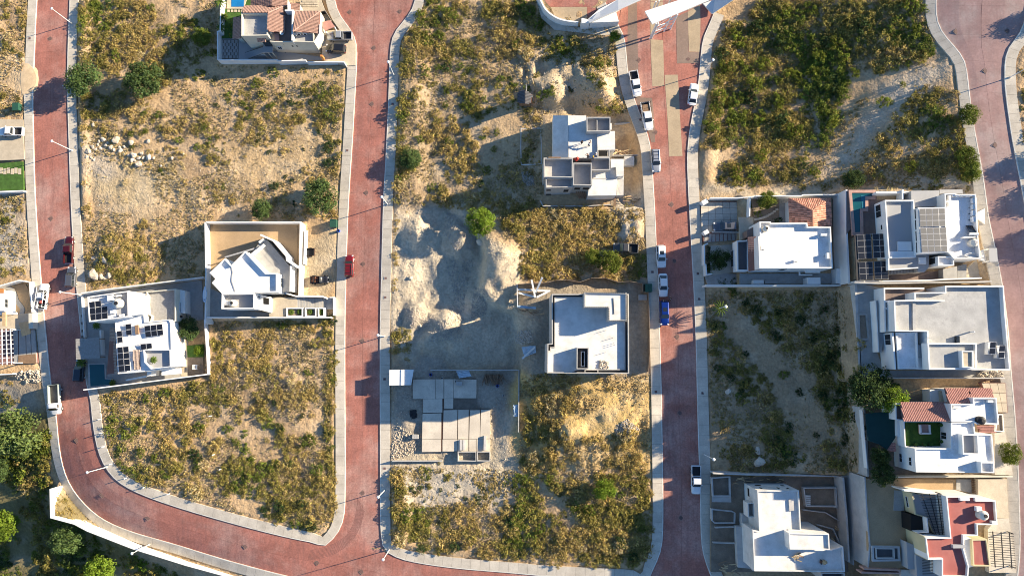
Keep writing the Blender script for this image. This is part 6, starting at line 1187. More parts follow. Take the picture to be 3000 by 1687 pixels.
lpart('rear_bench', *box((-1.4, 0, .75),(.5,1.2,.3)), M_RUST, o); lpart('roll_bar', *join(tube((-.95,-.68,.95),(-.95,-.6,1.7),.04,.04), tube((-.95,.68,.95),(-.95,.6,1.7),.04,.04), tube((-.95,-.6,1.7),(-.95,.6,1.7),.04,.04)), M_DMETAL, o); wheel_set(o, (-1.25, 1.25), .92, .4)
p = G(909, 739); o = thing('trailer', (W(909, 739, p[2]+.5)[0], W(909, 739, p[2]+.5)[1], p[2]), 'small black box trailer with red frame on the sandy plot', 'trailer')
lpart('frame', *join(box((0,.75,.6),(1.9,.08,.1)), box((0,-.75,.6),(1.9,.08,.1)), box((.98,0,.6),(.08,1.6,.1)), box((1.4,0,.55),(.8,.08,.08))), M_RUST, o); lpart('box_floor', *box((0,0,.66),(1.8,1.4,.06)), M_BLACK, o); lpart('side', *join(box((0,.72,.9),(1.8,.06,.45)), box((0,-.72,.9),(1.8,.06,.45)), box((-.9,0,.9),(.06,1.4,.45)), box((.9,0,.9),(.06,1.4,.45))), M_BLACK, o); wheel_set(o, (0,), .95, .32)

# ================================================================ street lamps
def lamp(u, v, label, hgt=6.4):
    b = G0(u, v); z = float(base_h(b[0], b[1])[0])+.14; t = thing('street_lamp', (b[0], b[1], z), label, 'street lamp', 'street lamps along the roads')
    lpart('base', *cyl((0,0,0), .2, .35, 10, .14), M_CONC, t); lpart('pole', *tube((0,0,.3), (0,0,hgt), .085, .055, 8), M_WMETAL, t); lpart('collar', *cyl((0,0,hgt-.1), .1, .25, 10, .22), M_ALU, t); lpart('lamp_head', *join(cyl((0,0,hgt+.12), .18, .1, 16, .29), cyl((0,0,hgt+.22), .29, .1, 16, .12)), M_WMETAL, t)
for u, v, l in ((211,70.6,'white street lamp at the top of the lower road by the dry scrub'),(212.5,442,'white street lamp beside the heap of pale boulders'),(1154,221,'white street lamp near the neck of the turning circle'),(1136,599,'white street lamp across from the green bins'),(1126,984.6,'white street lamp beside the gravel mounds'),(1127,1435,'white street lamp south of the foundation site'),(1140.6,1609,'white street lamp on the junction corner'),(439,1593,'white street lamp beside the white retaining wall of the bend'),(236.5,863.7,'white street lamp at the corner of the solar house'),(314,1367,'white street lamp on the inside of the bend'),(2061,217,'white street lamp beside the dense green scrub'),(2955.7,229,'white street lamp on the verge of the upper road'),(2062,1330,'white street lamp between the shaded lot and the white pickup'),(2096,905,'white street lamp standing in the palm beside the shaded lot')): lamp(u, v, l)
# ================================================================ manhole covers and boxes
for i, (u, v) in enumerate(((147,114),(1025,36),(1172,34),(1096,141),(1090,305),(1074,565),(1065,773),(1062,998),(1063,1443),(929,1647),(1059,1673),(225,1289),(300,1450),(434,1516),(719,1599),(1872,177),(2016,174),(1921,388),(1968,599),(1976,764),(1985,985),(1992,1209),(1995,1516),(2801,93),(2952,91),(2887,208),(2916,426),(150,640))):
    b = G0(u, v); z = float(base_h(b[0], b[1])[0]); t = thing('manhole_cover', (b[0], b[1], z), 'round cast iron manhole cover in a square frame set in the red road', 'manhole cover', 'manhole covers in the roads')
    lpart('cover', *cyl((0,0,.0), .36, .035, 18), M_IRON, t); a = .62; lpart('frame', *ring([(a,0),(0,a),(-a,0),(0,-a)], .07, 0, .022), M_GREYP, t)
for u, v in ((88,114),(1150.6,306),(1017.6,442),(1130,815),(1129,871),(1127,1110),(1911,797),(2044,802),(2048,876),(1921,1147),(2058,1151),(1127,1371),(1876,352)):
    b = G0(u, v); z = float(base_h(b[0], b[1])[0])+.15; t = thing('service_box', (b[0], b[1], z), 'dark square service box lid set in the sidewalk', 'service box', 'service boxes in the sidewalks')
    lpart('lid', *box((0,0,.012), (.5,.45,.024)), M_IRON, t); lpart('rim', *ring([(-.32,-.3),(.32,-.3),(.32,.3),(-.32,.3)], .06, 0, .02), M_CONC, t)
def gbin(u, v, rz, label, z=None):
    b = W(u, v, 0); b = G(u, v); t = thing('waste_bin', b, label, 'waste bin'); t.rotation_euler = (0, 0, rz)
    lpart('tub', *prism([(-.65,-.8),(.65,-.8),(.65,.8),(-.65,.8)], .12, 1.15), M_GBIN, t); 
    for s in (-1, 1): lpart('lid', *box((s*.34, 0, 1.2), (.66, 1.66, .08)), M_GBIN, t); lpart('wheel', *tube((s*.5,-.6,.1),(s*.5,-.5,.1),.1,.1), M_TYRE, t); lpart('wheel', *tube((s*.5,.6,.1),(s*.5,.5,.1),.1,.1), M_TYRE, t)
gbin(56, 318, .1, 'green wheeled waste bin beside the concrete drive'); gbin(980, 657, 0, 'green wheeled waste bin beside the blue barrel'); gbin(1897, 845, 0, 'dark green waste bin outside the tarp site fence')
b = G(994, 678); t = thing('barrel', b, 'blue plastic barrel on the edge of the sidewalk', 'barrel'); lpart('drum', *cyl((0,0,0), .3, .85, 14), M_BBLUE, t); lpart('rim', *ring([(.32*math.cos(a*.5236), .32*math.sin(a*.5236)) for a in range(12)], .05, .82, .9), M_BBLUE, t); lpart('opening', *cyl((0,0,.85), .26, .01, 12), M_OPEN, t)
for x, y in ((763,265),(777,368),(793,470),(850,600),(960,707),(1100,775),(1280,825),(1595,240),(1620,530),(1670,640)):
    b = G(*t02(x, y)); t = thing('marker_post', b, 'short white marker post beside the curved sidewalk scrub', 'marker post', 'white marker posts of the curve lot'); lpart('post', *box((0,0,.6), (.14,.14,1.3)), M_WHITE, t); lpart('cap', *cyl((0,0,1.25), .1, .08, 6, .02), M_WHITE, t)
h = thing('curve_wall', G(*t02(385, 1005)), 'white retaining wall above the wooded slope on the outer bend', 'wall'); part('wall', *wline(t02, [(380,790),(385,1005),(560,1052),(660,1105),(1000,1237),(1400,1362),(1760,1460)], -2.6, -12, .3), M_WHITE, h); part('coping', *wline(t02, [(380,790),(385,1005),(560,1052),(660,1105),(1000,1237),(1400,1362),(1760,1460)], -2.52, -2.6, .38), M_WHITE, h)

# ================================================================ rocks and rubble
def rockmesh(seed, n=1):
    r_ = np.random.default_rng(seed); import bmesh
    bm = bmesh.new(); bmesh.ops.create_icosphere(bm, subdivisions=2, radius=1.0)
    ph = r_.uniform(0, 6, 9)
    for v in bm.verts:
        d = v.co.normalized(); k = 1+.22*math.sin(3*d.x+ph[0])*math.cos(2.3*d.y+ph[1])+.14*math.sin(5*d.z+ph[2]+2*d.x)+r_.uniform(-.07,.07); v.co = d*k; v.co.z *= .72; v.co.x *= 1.15
    me = bpy.data.meshes.new('rock'); bm.to_mesh(me); bm.free(); me.materials.append(M_ROCK); return me
ROCKS = [rockmesh(s) for s in range(5)]
def rock(u, v, s, label, group):
    b = G(u, v); o = bpy.data.objects.new('boulder', random.choice(ROCKS)); COL.objects.link(o); o.location = (b[0], b[1], b[2]+s*.25); o.scale = (s*random.uniform(.85,1.2), s*random.uniform(.85,1.2), s*random.uniform(.8,1.1)); o.rotation_euler = (0,0,random.uniform(0,6.28)); tag(o, label, 'boulder', group)
for x, y, s in ((670,1145,.85),(700,1112,.6),(740,1095,.55),(780,1055,.7),(800,1100,.5),(840,1115,.7),(880,1060,1.3),(912,1138,.7),(940,1165,.4),(975,1175,.5),(1012,1175,.9),(1050,1197,.6),(1050,1243,.95),(1085,1195,.55),(1125,1190,.95),(1162,1196,.6),(1000,1210,.7),(1070,1160,.5),(992,1080,.8),(1120,1070,.7),(690,1190,.5),(655,1185,.5),(760,1120,.45),(820,1080,.5),(862,1132,.5),(722,1130,.5),(905,1112,.4),(750,1070,.5),(940,1110,.5),(1020,1215,.45),(705,945,.6),(1215,1255,.5),(1300,1195,.5),(1385,1165,.45),(710,1208,.4)): rock(*t00(x, y), s*.62, 'pale boulder in the loose heap beside the lower road', 'boulder heap on the scrub lot')
for x, y, s in ((715,622,1.1),(765,642,.6),(828,630,.5),(800,650,.5),(792,518,.6),(705,500,.4)): rock(*t01(x, y), s, 'grey boulder lying in the shade near the solar house wall', 'boulders near the solar house')
for x, y, s, l in ((1860,588,.85,'large pale boulder beside the long block wall of the shaded lot'),(1848,500,.6,'flat pale boulder just above the large one on the shaded lot'),(1628,55,.5,'single boulder on the sandy track of the shaded lot')): rock(*t22(x, y), s, l, None)
for x, y, s in ((1700,380,1.0),(1240,1010,.5),(1170,650,.6),(1530,880,.5),(1540,720,.4)): rock(*t11(x, y), s*.7, 'loose stone on the gravel plot between the mounds', 'stones on the gravel plot')
def rubble(name, fr, pts, n, s0, s1, m, label, z=None):
    P = [fr(x, y) for x, y in pts]; a = np.array(P); U_ = rng.uniform(a[:,0].min(), a[:,0].max(), n*4); V_ = rng.uniform(a[:,1].min(), a[:,1].max(), n*4); k = inpoly(U_, V_, P); U_, V_ = U_[k][:n], V_[k][:n]
    g = Gs(U_, V_) if z is None else np.array([W(a_, b_, z) for a_, b_ in zip(U_, V_)]); VV = []; FF = []
    oc = np.array([(1,0,0),(0,1,0),(-1,0,0),(0,-1,0),(0,0,.8),(0,0,-.6)]); of = [(0,1,4),(1,2,4),(2,3,4),(3,0,4),(1,0,5),(2,1,5),(3,2,5),(0,3,5)]
    for i, p in enumerate(g):
        s = rng.uniform(s0, s1)*rng.uniform(.5, 1); q = oc*s*rng.uniform(.6, 1.3, (6, 3)); an = rng.uniform(0, 6.28); c_, s_ = math.cos(an), math.sin(an)
        q = np.stack([q[:,0]*c_-q[:,1]*s_, q[:,0]*s_+q[:,1]*c_, q[:,2]], 1)+p+np.array((0,0,s*.3)); VV += q.tolist(); FF += [tuple(j+6*i for j in f) for f in of]
    o = link(name, mesh(name, VV, FF, m)); tag(o, label, 'rubble', kind='stuff')
rubble('gravel_rubble', t11, [(1070,880),(1250,870),(1400,960),(1560,930),(1500,1050),(1430,1110),(1300,1060),(1060,990)], 2400, .05, 0.22, M_ROCK, 'pale broken stone spilled over the gravel mounds')
rubble('gravel_rubble', t11, [(1440,160),(1600,180),(1680,360),(1640,440),(1500,440),(1430,320)], 1120, .05, 0.20, M_RUBBLE, 'grey stone on the mound beside the big green bush')
rubble('gravel_rubble', t11, [(1640,720),(1760,740),(1740,930),(1620,960)], 800, .05, 0.20, M_RUBBLE, 'grey stone on the spoil heap below the bank'); rubble('gravel_rubble', t11, [(1430,520),(1640,520),(1580,800),(1560,1120),(1300,1130),(1420,980),(1500,800)], 600, .08, .26, M_RUBBLE, 'scattered stones in the shade of the bank')
rubble('gravel_rubble', t22, [(770,330),(870,260),(960,340),(880,430),(780,380)], 672, .05, 0.23, M_RUBBLE, 'heap of grey rubble on the ochre lot'); rubble('gravel_rubble', Z6, [(20,780),(250,780),(300,930),(150,980),(60,960)], 416, .05, 0.27, M_RUBBLE, 'grey building debris west of the parapet house')
rubble('gravel_rubble', Z5, [(140,880),(290,900),(320,1080),(170,1080)], 420, .08, .3, M_RUBBLE, 'dark heap of broken block beside the concrete shell'); rubble('gravel_rubble', Z7, [(160,870),(430,1000),(420,1200),(300,1290),(70,1340),(60,1260)], 672, .05, 0.27, M_ROCK, 'pale rubble at the corner of the foundation site')
rubble('gravel_rubble', Z6, [(1200,1190),(1320,1210),(1330,1300),(1200,1300)], 110, .12, .34, M_ROCK, 'small heap of pale rubble on the parapet house roof', 13.75); rubble('gravel_rubble', Z2, [(150,1330),(530,1270),(560,1449),(330,1449)], 200, .15, .5, M_ROCK, 'rubble below the stone edge beside the pergola house')
rubble('gravel_rubble', Z11, [(1890,1300),(2250,1285),(2250,1370),(1900,1375)], 90, .15, .5, M_ROCK, 'pale sacks and stones beside the grey roof house', 15.0)
# ================================================================ site clutter
def plank(name, fr, a, b, za, zb, w, hgt, m, label, cat='plank', group=None): tag(link(name, mesh(name, *bar(W(*fr(*a), za), W(*fr(*b), zb), w, hgt), m)), label, cat, group)
for a, b, za, zb, l in (((268,92),(318,330),6.4,5.2,'long white steel beam leaning over the tarp fence'),((415,60),(325,262),6.6,5.4,'second white steel beam crossing the fence at a slant'),((85,225),(520,245),5.0,5.0,'white beam lying along the site fence'),((90,270),(330,330),4.9,4.9,'white beam lowest on the stack by the fence'),((340,330),(520,240),5.1,4.9,'short white beam beside the parapet house corner'),((140,1170),(315,1010),4.7,4.7,'white beam lying across the blue sheet')): plank('steel_beam', Z6, a, b, za, zb, .36, .25, M_WMETAL, l, 'beam')
def tarp(name, fr, pts, z, m, label):
    P = [Vector(W(*fr(x, y), z)) for x, y in pts]; n = 9; V = []
    for j in range(n):
        for i in range(n):
            a, b = i/(n-1), j/(n-1); p = (P[0]*(1-a)+P[1]*a)*(1-b)+(P[3]*(1-a)+P[2]*a)*b; V.append((p.x+random.uniform(-.05,.05), p.y+random.uniform(-.05,.05), p.z+random.uniform(0,.22)))
    V += [(x, y, zz-.03) for x, y, zz in V]; m2 = n*n
    Fc = [(j*n+i, (j+1)*n+i, (j+1)*n+i+1, j*n+i+1) for j in range(n-1) for i in range(n-1)]; Fc += [tuple(m2+k for k in f[::-1]) for f in Fc]
    tag(link(name, mesh(name, V, Fc, m)), label, 'tarp')
tarp('tarp_sheet', Z7, [(965,125),(1135,102),(1175,195),(1005,220)], 1.5, M_TARP, 'crumpled pale blue tarp by the wall of the foundation site'); tarp('tarp_sheet', Z7, [(1745,590),(1805,580),(1810,745),(1755,750)], 2.0, M_TARP, 'narrow pale blue tarp against the east wall of the foundation site'); tarp('tarp_sheet', Z6, [(130,1010),(320,990),(330,1090),(170,1150)], 4.5, M_TARP, 'blue sheet on the debris west of the parapet house'); tarp('tarp_sheet', Z6, [(70,440),(330,460),(330,495),(75,475)], 5.2, M_TARP, 'pale blue sheet over the dark store by the site fence')
st = thing('timber_stack', W(*Z7(1480, 240), .4), 'stack of weathered timber sticks at the foundation site', 'timber stack')
for i in range(46):
    a = (1345+rng.uniform(0,260), 165+rng.uniform(0,20)); part('timber', *bar(W(*Z7(*a), .5+.5*rng.random()), W(*Z7(a[0]+rng.uniform(-60,60), a[1]+rng.uniform(80,150)), .5+.5*rng.random()), .12, .1), M_WOOD, st)
for fr, x0, x1, y0, y1, z, n, l in ((Z14,1650,1830,760,1080,5.9,26,'heap of old planks east of the building shell'),(Z14,340,1080,120,200,5.9,22,'long timbers along the north of the building shell'),(Z14,130,410,1270,1390,6.1,18,'ladder and planks at the corner of the building shell'),(Z14,1120,1260,1150,1230,12.6,12,'pale timber offcuts on the roof slab of the building shell'),(Z5,1390,1640,585,640,4.4,16,'timber and rebar offcuts beside the excavation'),(Z5,1560,1800,1230,1300,4.6,14,'scrap timber beside the plank ramp'),(Z6,70,340,490,620,4.6,22,'dark pile of boards behind the blue sheet')):
    st = thing('timber_heap', W(*fr((x0+x1)/2, (y0+y1)/2), z), l, 'timber heap')
    for i in range(n):
        x, y = rng.uniform(x0, x1), rng.uniform(y0, y1); an = rng.uniform(-.6,.6)+(1.1 if y1-y0 > x1-x0 else 0); ln = rng.uniform(40, 110); part('timber', *bar(W(*fr(x, y), z+.05+.3*rng.random()), W(*fr(x+ln*math.cos(an), y+ln*math.sin(an)), z+.05+.3*rng.random()), .14, .07), M_WOODL if i % 3 else M_WOOD, st)
for fr, x, y, z, l in ((Z14,1548,1252,12.55,'yellow compactor machine on the building shell roof'),(Z5,1390,610,4.4,'red concrete mixer beside the excavation'),(Z5,900,725,9.45,'red brown generator on the concrete shell slab')):
    c = W(*fr(x, y), z); t = thing('concrete_mixer', c, l, 'machine'); part('drum', *tube((c[0],c[1],c[2]+.5),(c[0]+.4,c[1]+.2,c[2]+.95), .42, .28, 12), M_RED if fr is Z5 else M_WOODL, t); part('stand', *join(box((c[0]-.3,c[1],c[2]+.3),(.08,.8,.6)), box((c[0]+.3,c[1],c[2]+.3),(.08,.8,.6))), M_DMETAL, t); part('motor', *box((c[0]-.45,c[1]+.1,c[2]+.55),(.35,.4,.4)), M_RUST, t)
# ================================================================ people
import bmesh
def skin_obj(name, verts, edges, m, parent, sub_=1):
    bm = bmesh.new(); lay = bm.verts.layers.skin.verify(); vs_ = []
    for i, (x, y, z, r) in enumerate(verts):
        v = bm.verts.new((x, y, z)); v[lay].radius = (r, r); v[lay].use_root = (i == 0); vs_.append(v)
    for a, b in edges: bm.edges.new((vs_[a], vs_[b]))
    me = bpy.data.meshes.new(name); bm.to_mesh(me); bm.free(); me.materials.append(m)
    o = bpy.data.objects.new(name, me); COL.objects.link(o); o.parent = parent; o.modifiers.new('skin', 'SKIN'); s = o.modifiers.new('sub', 'SUBSURF'); s.levels = s.render_levels = sub_; return o
M_SKIN = mat('skin', (.28,.15,.09), .6, 0); M_HAIR = mat('dark_hair', (.015,.012,.01), .7, 0)
def person(fr, x, y, z, rz, shirt, trousers, hat, label, bend=0.0, reach=0.0):
    u, v = fr(x, y)
    if z is None: b = G0(u, v); z = float(base_h(b[0], b[1])[0])+.01
    c = W(u, v, z+1.0); o = thing('person', (c[0], c[1], z), label, 'person'); o.rotation_euler = (0, 0, rz)
    f = math.sin(bend); g = math.cos(bend); zz = lambda h_: .92+(h_-.92)*g; xx = lambda h_: (h_-.92)*f
    bod = [(0,0,.94,.14),(xx(1.2),0,zz(1.2),.15),(xx(1.42),0,zz(1.42),.12),(xx(1.54),0,zz(1.54),.055),(xx(1.66)+.02,0,zz(1.66),.10),(xx(1.76)+.01,0,zz(1.76),.075),
           (xx(1.4),.20,zz(1.4),.06),(xx(1.4)+.08+reach*.15,.27,zz(1.12),.048),(xx(1.4)+.22+reach*.3,.24,zz(.92)+reach*.1,.036),(xx(1.4)+.3+reach*.33,.22,zz(.88)+reach*.1,.04),
           (xx(1.4),-.20,zz(1.4),.06),(xx(1.4)+.04,-.27,zz(1.12),.048),(xx(1.4)+.15+reach*.3,-.25,zz(.9)+reach*.1,.036),(xx(1.4)+.2+reach*.33,-.24,zz(.86)+reach*.1,.04),
           (0,.10,.86,.095),(.05,.11,.48,.062),(-.03,.12,.09,.045),(.12,.13,.05,.04),(0,-.10,.86,.095),(-.02,-.11,.48,.062),(-.08,-.12,.09,.045),(.06,-.13,.05,.04)]
    ed = [(0,1),(1,2),(2,3),(3,4),(4,5),(2,6),(6,7),(7,8),(8,9),(2,10),(10,11),(11,12),(12,13),(0,14),(14,15),(15,16),(16,17),(0,18),(18,19),(19,20),(20,21)]
    skin_obj('body', bod, ed, M_SKIN, o)
    gr_ = lambda ks, k=1.16: [(bod[i][0], bod[i][1], bod[i][2], bod[i][3]*k) for i in ks]
    skin_obj('shirt', gr_((1,0,2,6,7,10,11)), [(0,1),(0,2),(2,3),(3,4),(2,5),(5,6)], shirt, o); skin_obj('trousers', gr_((0,14,15,16,18,19,20)), [(0,1),(1,2),(2,3),(0,4),(4,5),(5,6)], trousers, o)
    hx, hz_ = bod[5][0], bod[5][2]
    lpart('hat' if hat else 'hair', *join(cyl((hx-.01,0,hz_-.04), .155 if hat else .11, .03, 14), cyl((hx-.01,0,hz_-.01), .115, .1, 14, .06)), hat or M_HAIR, o, True)
    return o
M_DK = mat('dark_cloth', (.02,.022,.03), .9, .1, 4); M_LT = mat('white_cloth', (.62,.62,.62), .9, .1, 4); M_JN = mat('denim_cloth', (.05,.08,.15), .9, .1, 4); M_YH = mat('yellow_helmet', (.75,.42,.02), .4, 0)
person(Z5, 985, 470, 9.42, .4, M_DK, M_DK, None, 'worker in dark clothes standing on the white slab of the concrete shell', .15)
person(Z5, 1080, 672, 9.42, 2.2, M_DK, M_DK, None, 'worker in dark clothes bending near the roof opening', .7, .6); person(Z5, 1192, 640, 9.42, 2.6, M_LT, M_JN, M_LT, 'worker in pale shirt and white hat beside the roof opening', .2)
person(Z5, 1156, 686, 9.42, 3.0, M_DK, M_JN, M_YH, 'worker wearing a yellow helmet on the concrete shell', .2); person(Z5, 1090, 505, 9.42, 1.2, M_LT, M_DK, None, 'worker in white crouched over the mortar on the slab', .9, .5)
person(t21, 1147, 822, None, -1.2, M_LT, M_DK, None, 'person in white shirt standing at the tail of the blue car', .1); person(t21, 1190, 825, None, 2.5, M_DK, M_DK, None, 'person in black clothes standing on the road by the blue car', .1); person(t21, 1197, 800, None, -2.2, M_DK, M_LT, None, 'person in black top and pale trousers facing the blue car', .1)
person(t00, 492, 662, None, 1.6, M_LT, M_JN, M_LT, 'person in white standing at the kerb under the round green tree', .1)

# sand washed over the edge of the lower road
def spill(name, pts, m, label):
    P = [G0(u, v) for u, v in pts]; c = cen(P); n = 40; V = [(c[0], c[1], float(base_h(c[0], c[1])[0])+.22)]; ring_ = resample(np.array([(*p[:2], 0) for p in P+[P[0]]]), n=n+1)[:-1]
    for k in (.5, .8, 1.0):
        for i, q in enumerate(ring_):
            j = 1+(.05*math.sin(i*.9)+.04*math.sin(i*1.5+1))*(k == 1.0); x = c[0]+(q[0]-c[0])*k*j; y = c[1]+(q[1]-c[1])*k*j; V.append((x, y, float(base_h(x, y)[0])+{.5:.20,.8:.16,1.0:.006}[k]))
    Fc = [(0, 1+i, 1+(i+1) % n) for i in range(n)]
    for r_ in range(2): Fc += [(1+r_*n+i, 1+(r_+1)*n+i, 1+(r_+1)*n+(i+1) % n, 1+r_*n+(i+1) % n) for i in range(n)]
    me = mesh(name, V, Fc, m)
    if me.polygons[0].normal.z < 0: me.flip_normals()
    tag(link(name, me), label, 'sand', kind='stuff')
spill('sand_spill', [(62,175),(85,178),(103,195),(115,225),(111,250),(100,275),(80,288),(60,285),(55,230)], mat('spilled_sand', (.56,.42,.26), .95, .15, .8, fine=.1), 'sand spilled over the sidewalk onto the lower road')

rubble('pebbles', N, [(1145,605),(1300,600),(1420,690),(1500,760),(1520,900),(1510,1075),(1145,1075)], 3200, .04, .16, M_ROCK, 'loose pebbles strewn over the gravel plot')
rubble('pebbles', N, [(1145,1100),(1510,1100),(1512,1420),(1145,1460)], 1500, .04, .16, M_ROCK, 'loose pebbles and clods around the foundation site')
rubble('pebbles', N, [(1520,170),(1770,140),(1830,300),(1560,340)], 900, .05, .2, M_ROCK, 'clods of pale earth on the rise above the concrete shell')
rubble('pebbles', N, [(240,420),(600,480),(980,230),(985,560),(600,640),(240,640)], 1500, .04, .14, M_ROCK, 'small stones on the sandy scrub lot')
rubble('pebbles', N, [(2400,530),(2500,330),(2700,170),(2800,160),(2750,290),(2560,420),(2480,540)], 900, .04, .14, M_ROCK, 'small stones along the pale sandy track')
rubble('pebbles', N, [(1530,1100),(1900,1100),(1905,1385),(1525,1385)], 700, .04, .14, M_ROCK, 'small stones on the ochre lot')

tarp('tarp_sheet', Z7, [(325,660),(420,650),(435,760),(340,790)], .6, M_BLACK, 'crumpled black sheet on the bare ground beside the foundation')
for x, y, m_, l in ((615,175,M_BBLUE,'dark blue barrel by the north wall of the foundation site'),(1530,328,M_BBLUE,'dark blue barrel at the foot of the timber stack'),(770,222,M_WHITE,'white bucket by the foundation slabs'),(962,265,M_WHITE,'white bucket on the foundation slab'),(1610,460,M_WHITE,'white bucket on the open ground of the foundation site')):
    b = W(*Z7(x, y), 1.0); b = (b[0], b[1], max(float(hz(b[0], b[1])[0]), 1.05 if x in (962,) else -9)); t = thing('barrel' if m_ is M_BBLUE else 'bucket', b, l, 'barrel' if m_ is M_BBLUE else 'bucket'); k_ = 1 if m_ is M_BBLUE else .7
    lpart('drum', *cyl((0,0,0), .3*k_, .85*k_, 14), m_, t); lpart('opening', *cyl((0,0,.852*k_), .25*k_, .01, 12), M_OPEN, t)
for fr, x, y, z, n, l in ((Z7,1020,290,1.05,(3,4,3),'pallet of grey blocks on the upper foundation slab'),(Z7,425,1010,.5,(3,4,4),'pallet of grey blocks beside the pale rubble'),(Z6,1795,330,4.4,(4,5,3),'stack of grey blocks inside the tarp fence')):
    c = W(*fr(x, y), z); t = thing('block_stack', c, l, 'block stack')
    for i in range(n[0]):
        for j in range(n[1]):
            for k in range(n[2]): lpart('concrete_block', *box((i*.42-n[0]*.2+random.uniform(-.02,.02), j*.21-n[1]*.1, k*.21+.1), (.4,.19,.2)), M_BLOCK, t)

M_CLOD = mat('earth_clod', (.50,.41,.29), .95, .2, 1.5)
rubble('spoil_clods', N, [(1405,690),(1440,680),(1530,720),(1535,800),(1490,900),(1420,880),(1400,800)], 900, .04, .17, M_CLOD, 'pale clods of spoil along the cut bank')
rubble('spoil_clods', N, [(1290,690),(1400,700),(1400,860),(1330,930),(1250,900)], 500, .04, .17, M_CLOD, 'clods fallen from the cut bank onto the gravel plot')
# ================================================================ vegetation
SPC = {'gold': (.385,.30,.115), 'straw': (.46,.385,.215), 'olive': (.25,.22,.066), 'green': (.145,.18,.034), 'dark': (.06,.095,.034), 'mesq': (.095,.145,.05), 'lime': (.185,.215,.035), 'leafy': (.155,.21,.07), 'bright': (.16,.235,.03)}
def leaf_cloud(n, rx, rz, lumps, leaf, seed, base=0.0, hollow=.55, nv=4):
    r_ = np.random.default_rng(seed)
    a = r_.uniform(0, 2*np.pi, lumps); rad = np.sqrt(r_.uniform(0, 1, lumps))*rx*.84; lc = np.stack([rad*np.cos(a), rad*np.sin(a), rz*(.25+.55*r_.random(lumps))*(1-.55*(rad/rx)**2)], 1)
    ls = rx*r_.uniform(.16, .46, lumps)
    k = r_.integers(0, lumps, n); d = r_.normal(size=(n, 3)); d[:, 2] = np.abs(d[:, 2])*.9-.15; d /= np.linalg.norm(d, axis=1)[:, None]
    p = lc[k]+d*(ls[k]*r_.uniform(hollow, 1.0, n))[:, None]*np.array((1, 1, rz/rx*.9 if rz < rx else 1)); p[:, 2] = np.maximum(p[:, 2], .04)
    nr = d*.75+r_.normal(size=(n, 3))*.55; nr[:, 2] += .4; nr /= np.linalg.norm(nr, axis=1)[:, None]
    t = np.cross(nr, r_.normal(size=(n, 3))); t /= np.linalg.norm(t, axis=1)[:, None]+1e-9; b = np.cross(nr, t)
    s = leaf*r_.uniform(.55, 1.3, n)[:, None]
    Q = [p-t*s-b*s*.45, p+t*s*.2-b*s*.6, p+t*s+b*s*.45, p-t*s*.3+b*s*.6] if nv == 4 else [p-t*s*1.1-b*s*.6, p+t*s*1.1-b*s*.6, p+b*s*1.1]
    V = np.stack(Q, 1).reshape(-1, 3); V[:, 2] += base
    lumpc = (r_.uniform(.72, 1.28, lumps))[k]*r_.uniform(.78, 1.22, n); warm = r_.uniform(.9, 1.12, n)
    return V, np.repeat(np.stack([lumpc*warm, lumpc, lumpc*r_.uniform(.7, 1.2, n)], 1), nv, 0)
BV = [leaf_cloud(int(n_*.9), 1.0, rz_s, l_, lf_, 100+i, nv=3) for i, (n_, rz_s, l_, lf_) in enumerate(((260,.7,13,.085),(240,.6,12,.085),(270,.8,15,.08),(210,.5,11,.09),(180,.5,10,.095),(170,.45,10,.10)))]
def veg_mesh(name, V, C, nv=4): return np_mesh(name, V, np.arange(len(V)).reshape(-1, nv), M_FOL, 'col', C)
HV = [leaf_cloud(620, 1.0, z_, l_, .075, 300+i) for i, (z_, l_) in enumerate(((.8,14),(.7,12),(.95,16),(.6,11)))]
BUSHM = {}
def bush_mesh(sp_, k):
    if (sp_, k) not in BUSHM: V, C = HV[k]; BUSHM[(sp_, k)] = veg_mesh('shrub_leaves', V, C*np.array(SPC[sp_]))
    return BUSHM[(sp_, k)]
STEM = mesh('shrub_stem', *join(*[tube((0,0,-.3), (.35*math.cos(a), .35*math.sin(a), .45), .05, .02, 5) for a in (0,1.3,2.5,3.8,5.1)]), M_TRUNK)
def shrub(p, r, sp_, label, group, hf=1.0, name='shrub'):
    o = bpy.data.objects.new(name, None); COL.objects.link(o); o.location = p; o.scale = (r*random.uniform(.85,1.15), r*random.uniform(.85,1.15), r*hf*random.uniform(.85,1.1)); o.rotation_euler = (0,0,random.uniform(0,6.28)); o.empty_display_size = .2; tag(o, label, 'shrub', group)
    for nm, me in (('foliage', bush_mesh(sp_, random.randrange(4))), ('stem', STEM)): c = bpy.data.objects.new(nm, me); COL.objects.link(c); c.parent = o
TREEM = []
for i in range(4):
    V, C = leaf_cloud(5200, 1.0, .95, 60, .046, 500+i, 0.28, .5); TREEM.append((V, C))
TM2 = {}
def tree(p, r, hgt, sp_, label, k=0, name='tree', group=None):
    o = bpy.data.objects.new(name, None); COL.objects.link(o); o.location = (p[0], p[1], p[2]-.1); o.rotation_euler = (0,0,random.uniform(0,6.28)); tag(o, label, 'tree', group)
    if (sp_, k) not in TM2: V, C = TREEM[k]; TM2[(sp_, k)] = veg_mesh('tree_leaves', V, C*np.array(SPC[sp_]))
    c = bpy.data.objects.new('crown', TM2[(sp_, k)]); COL.objects.link(c); c.parent = o; c.scale = (r, r*random.uniform(.88,1.08), hgt/1.15)
    lim = [tube((0,0,-.4), (.06*r,0,hgt*.34), .055*r+.06, .04*r+.04, 8)]
    for j in range(7): a = j*.9+random.random(); e = (.55*r*math.cos(a), .55*r*math.sin(a), hgt*random.uniform(.5,.7)); lim.append(tube((.06*r,0,hgt*.3), e, .03*r+.03, .02, 6))
    t = lpart('trunk', *join(*lim), M_TRUNK, o)
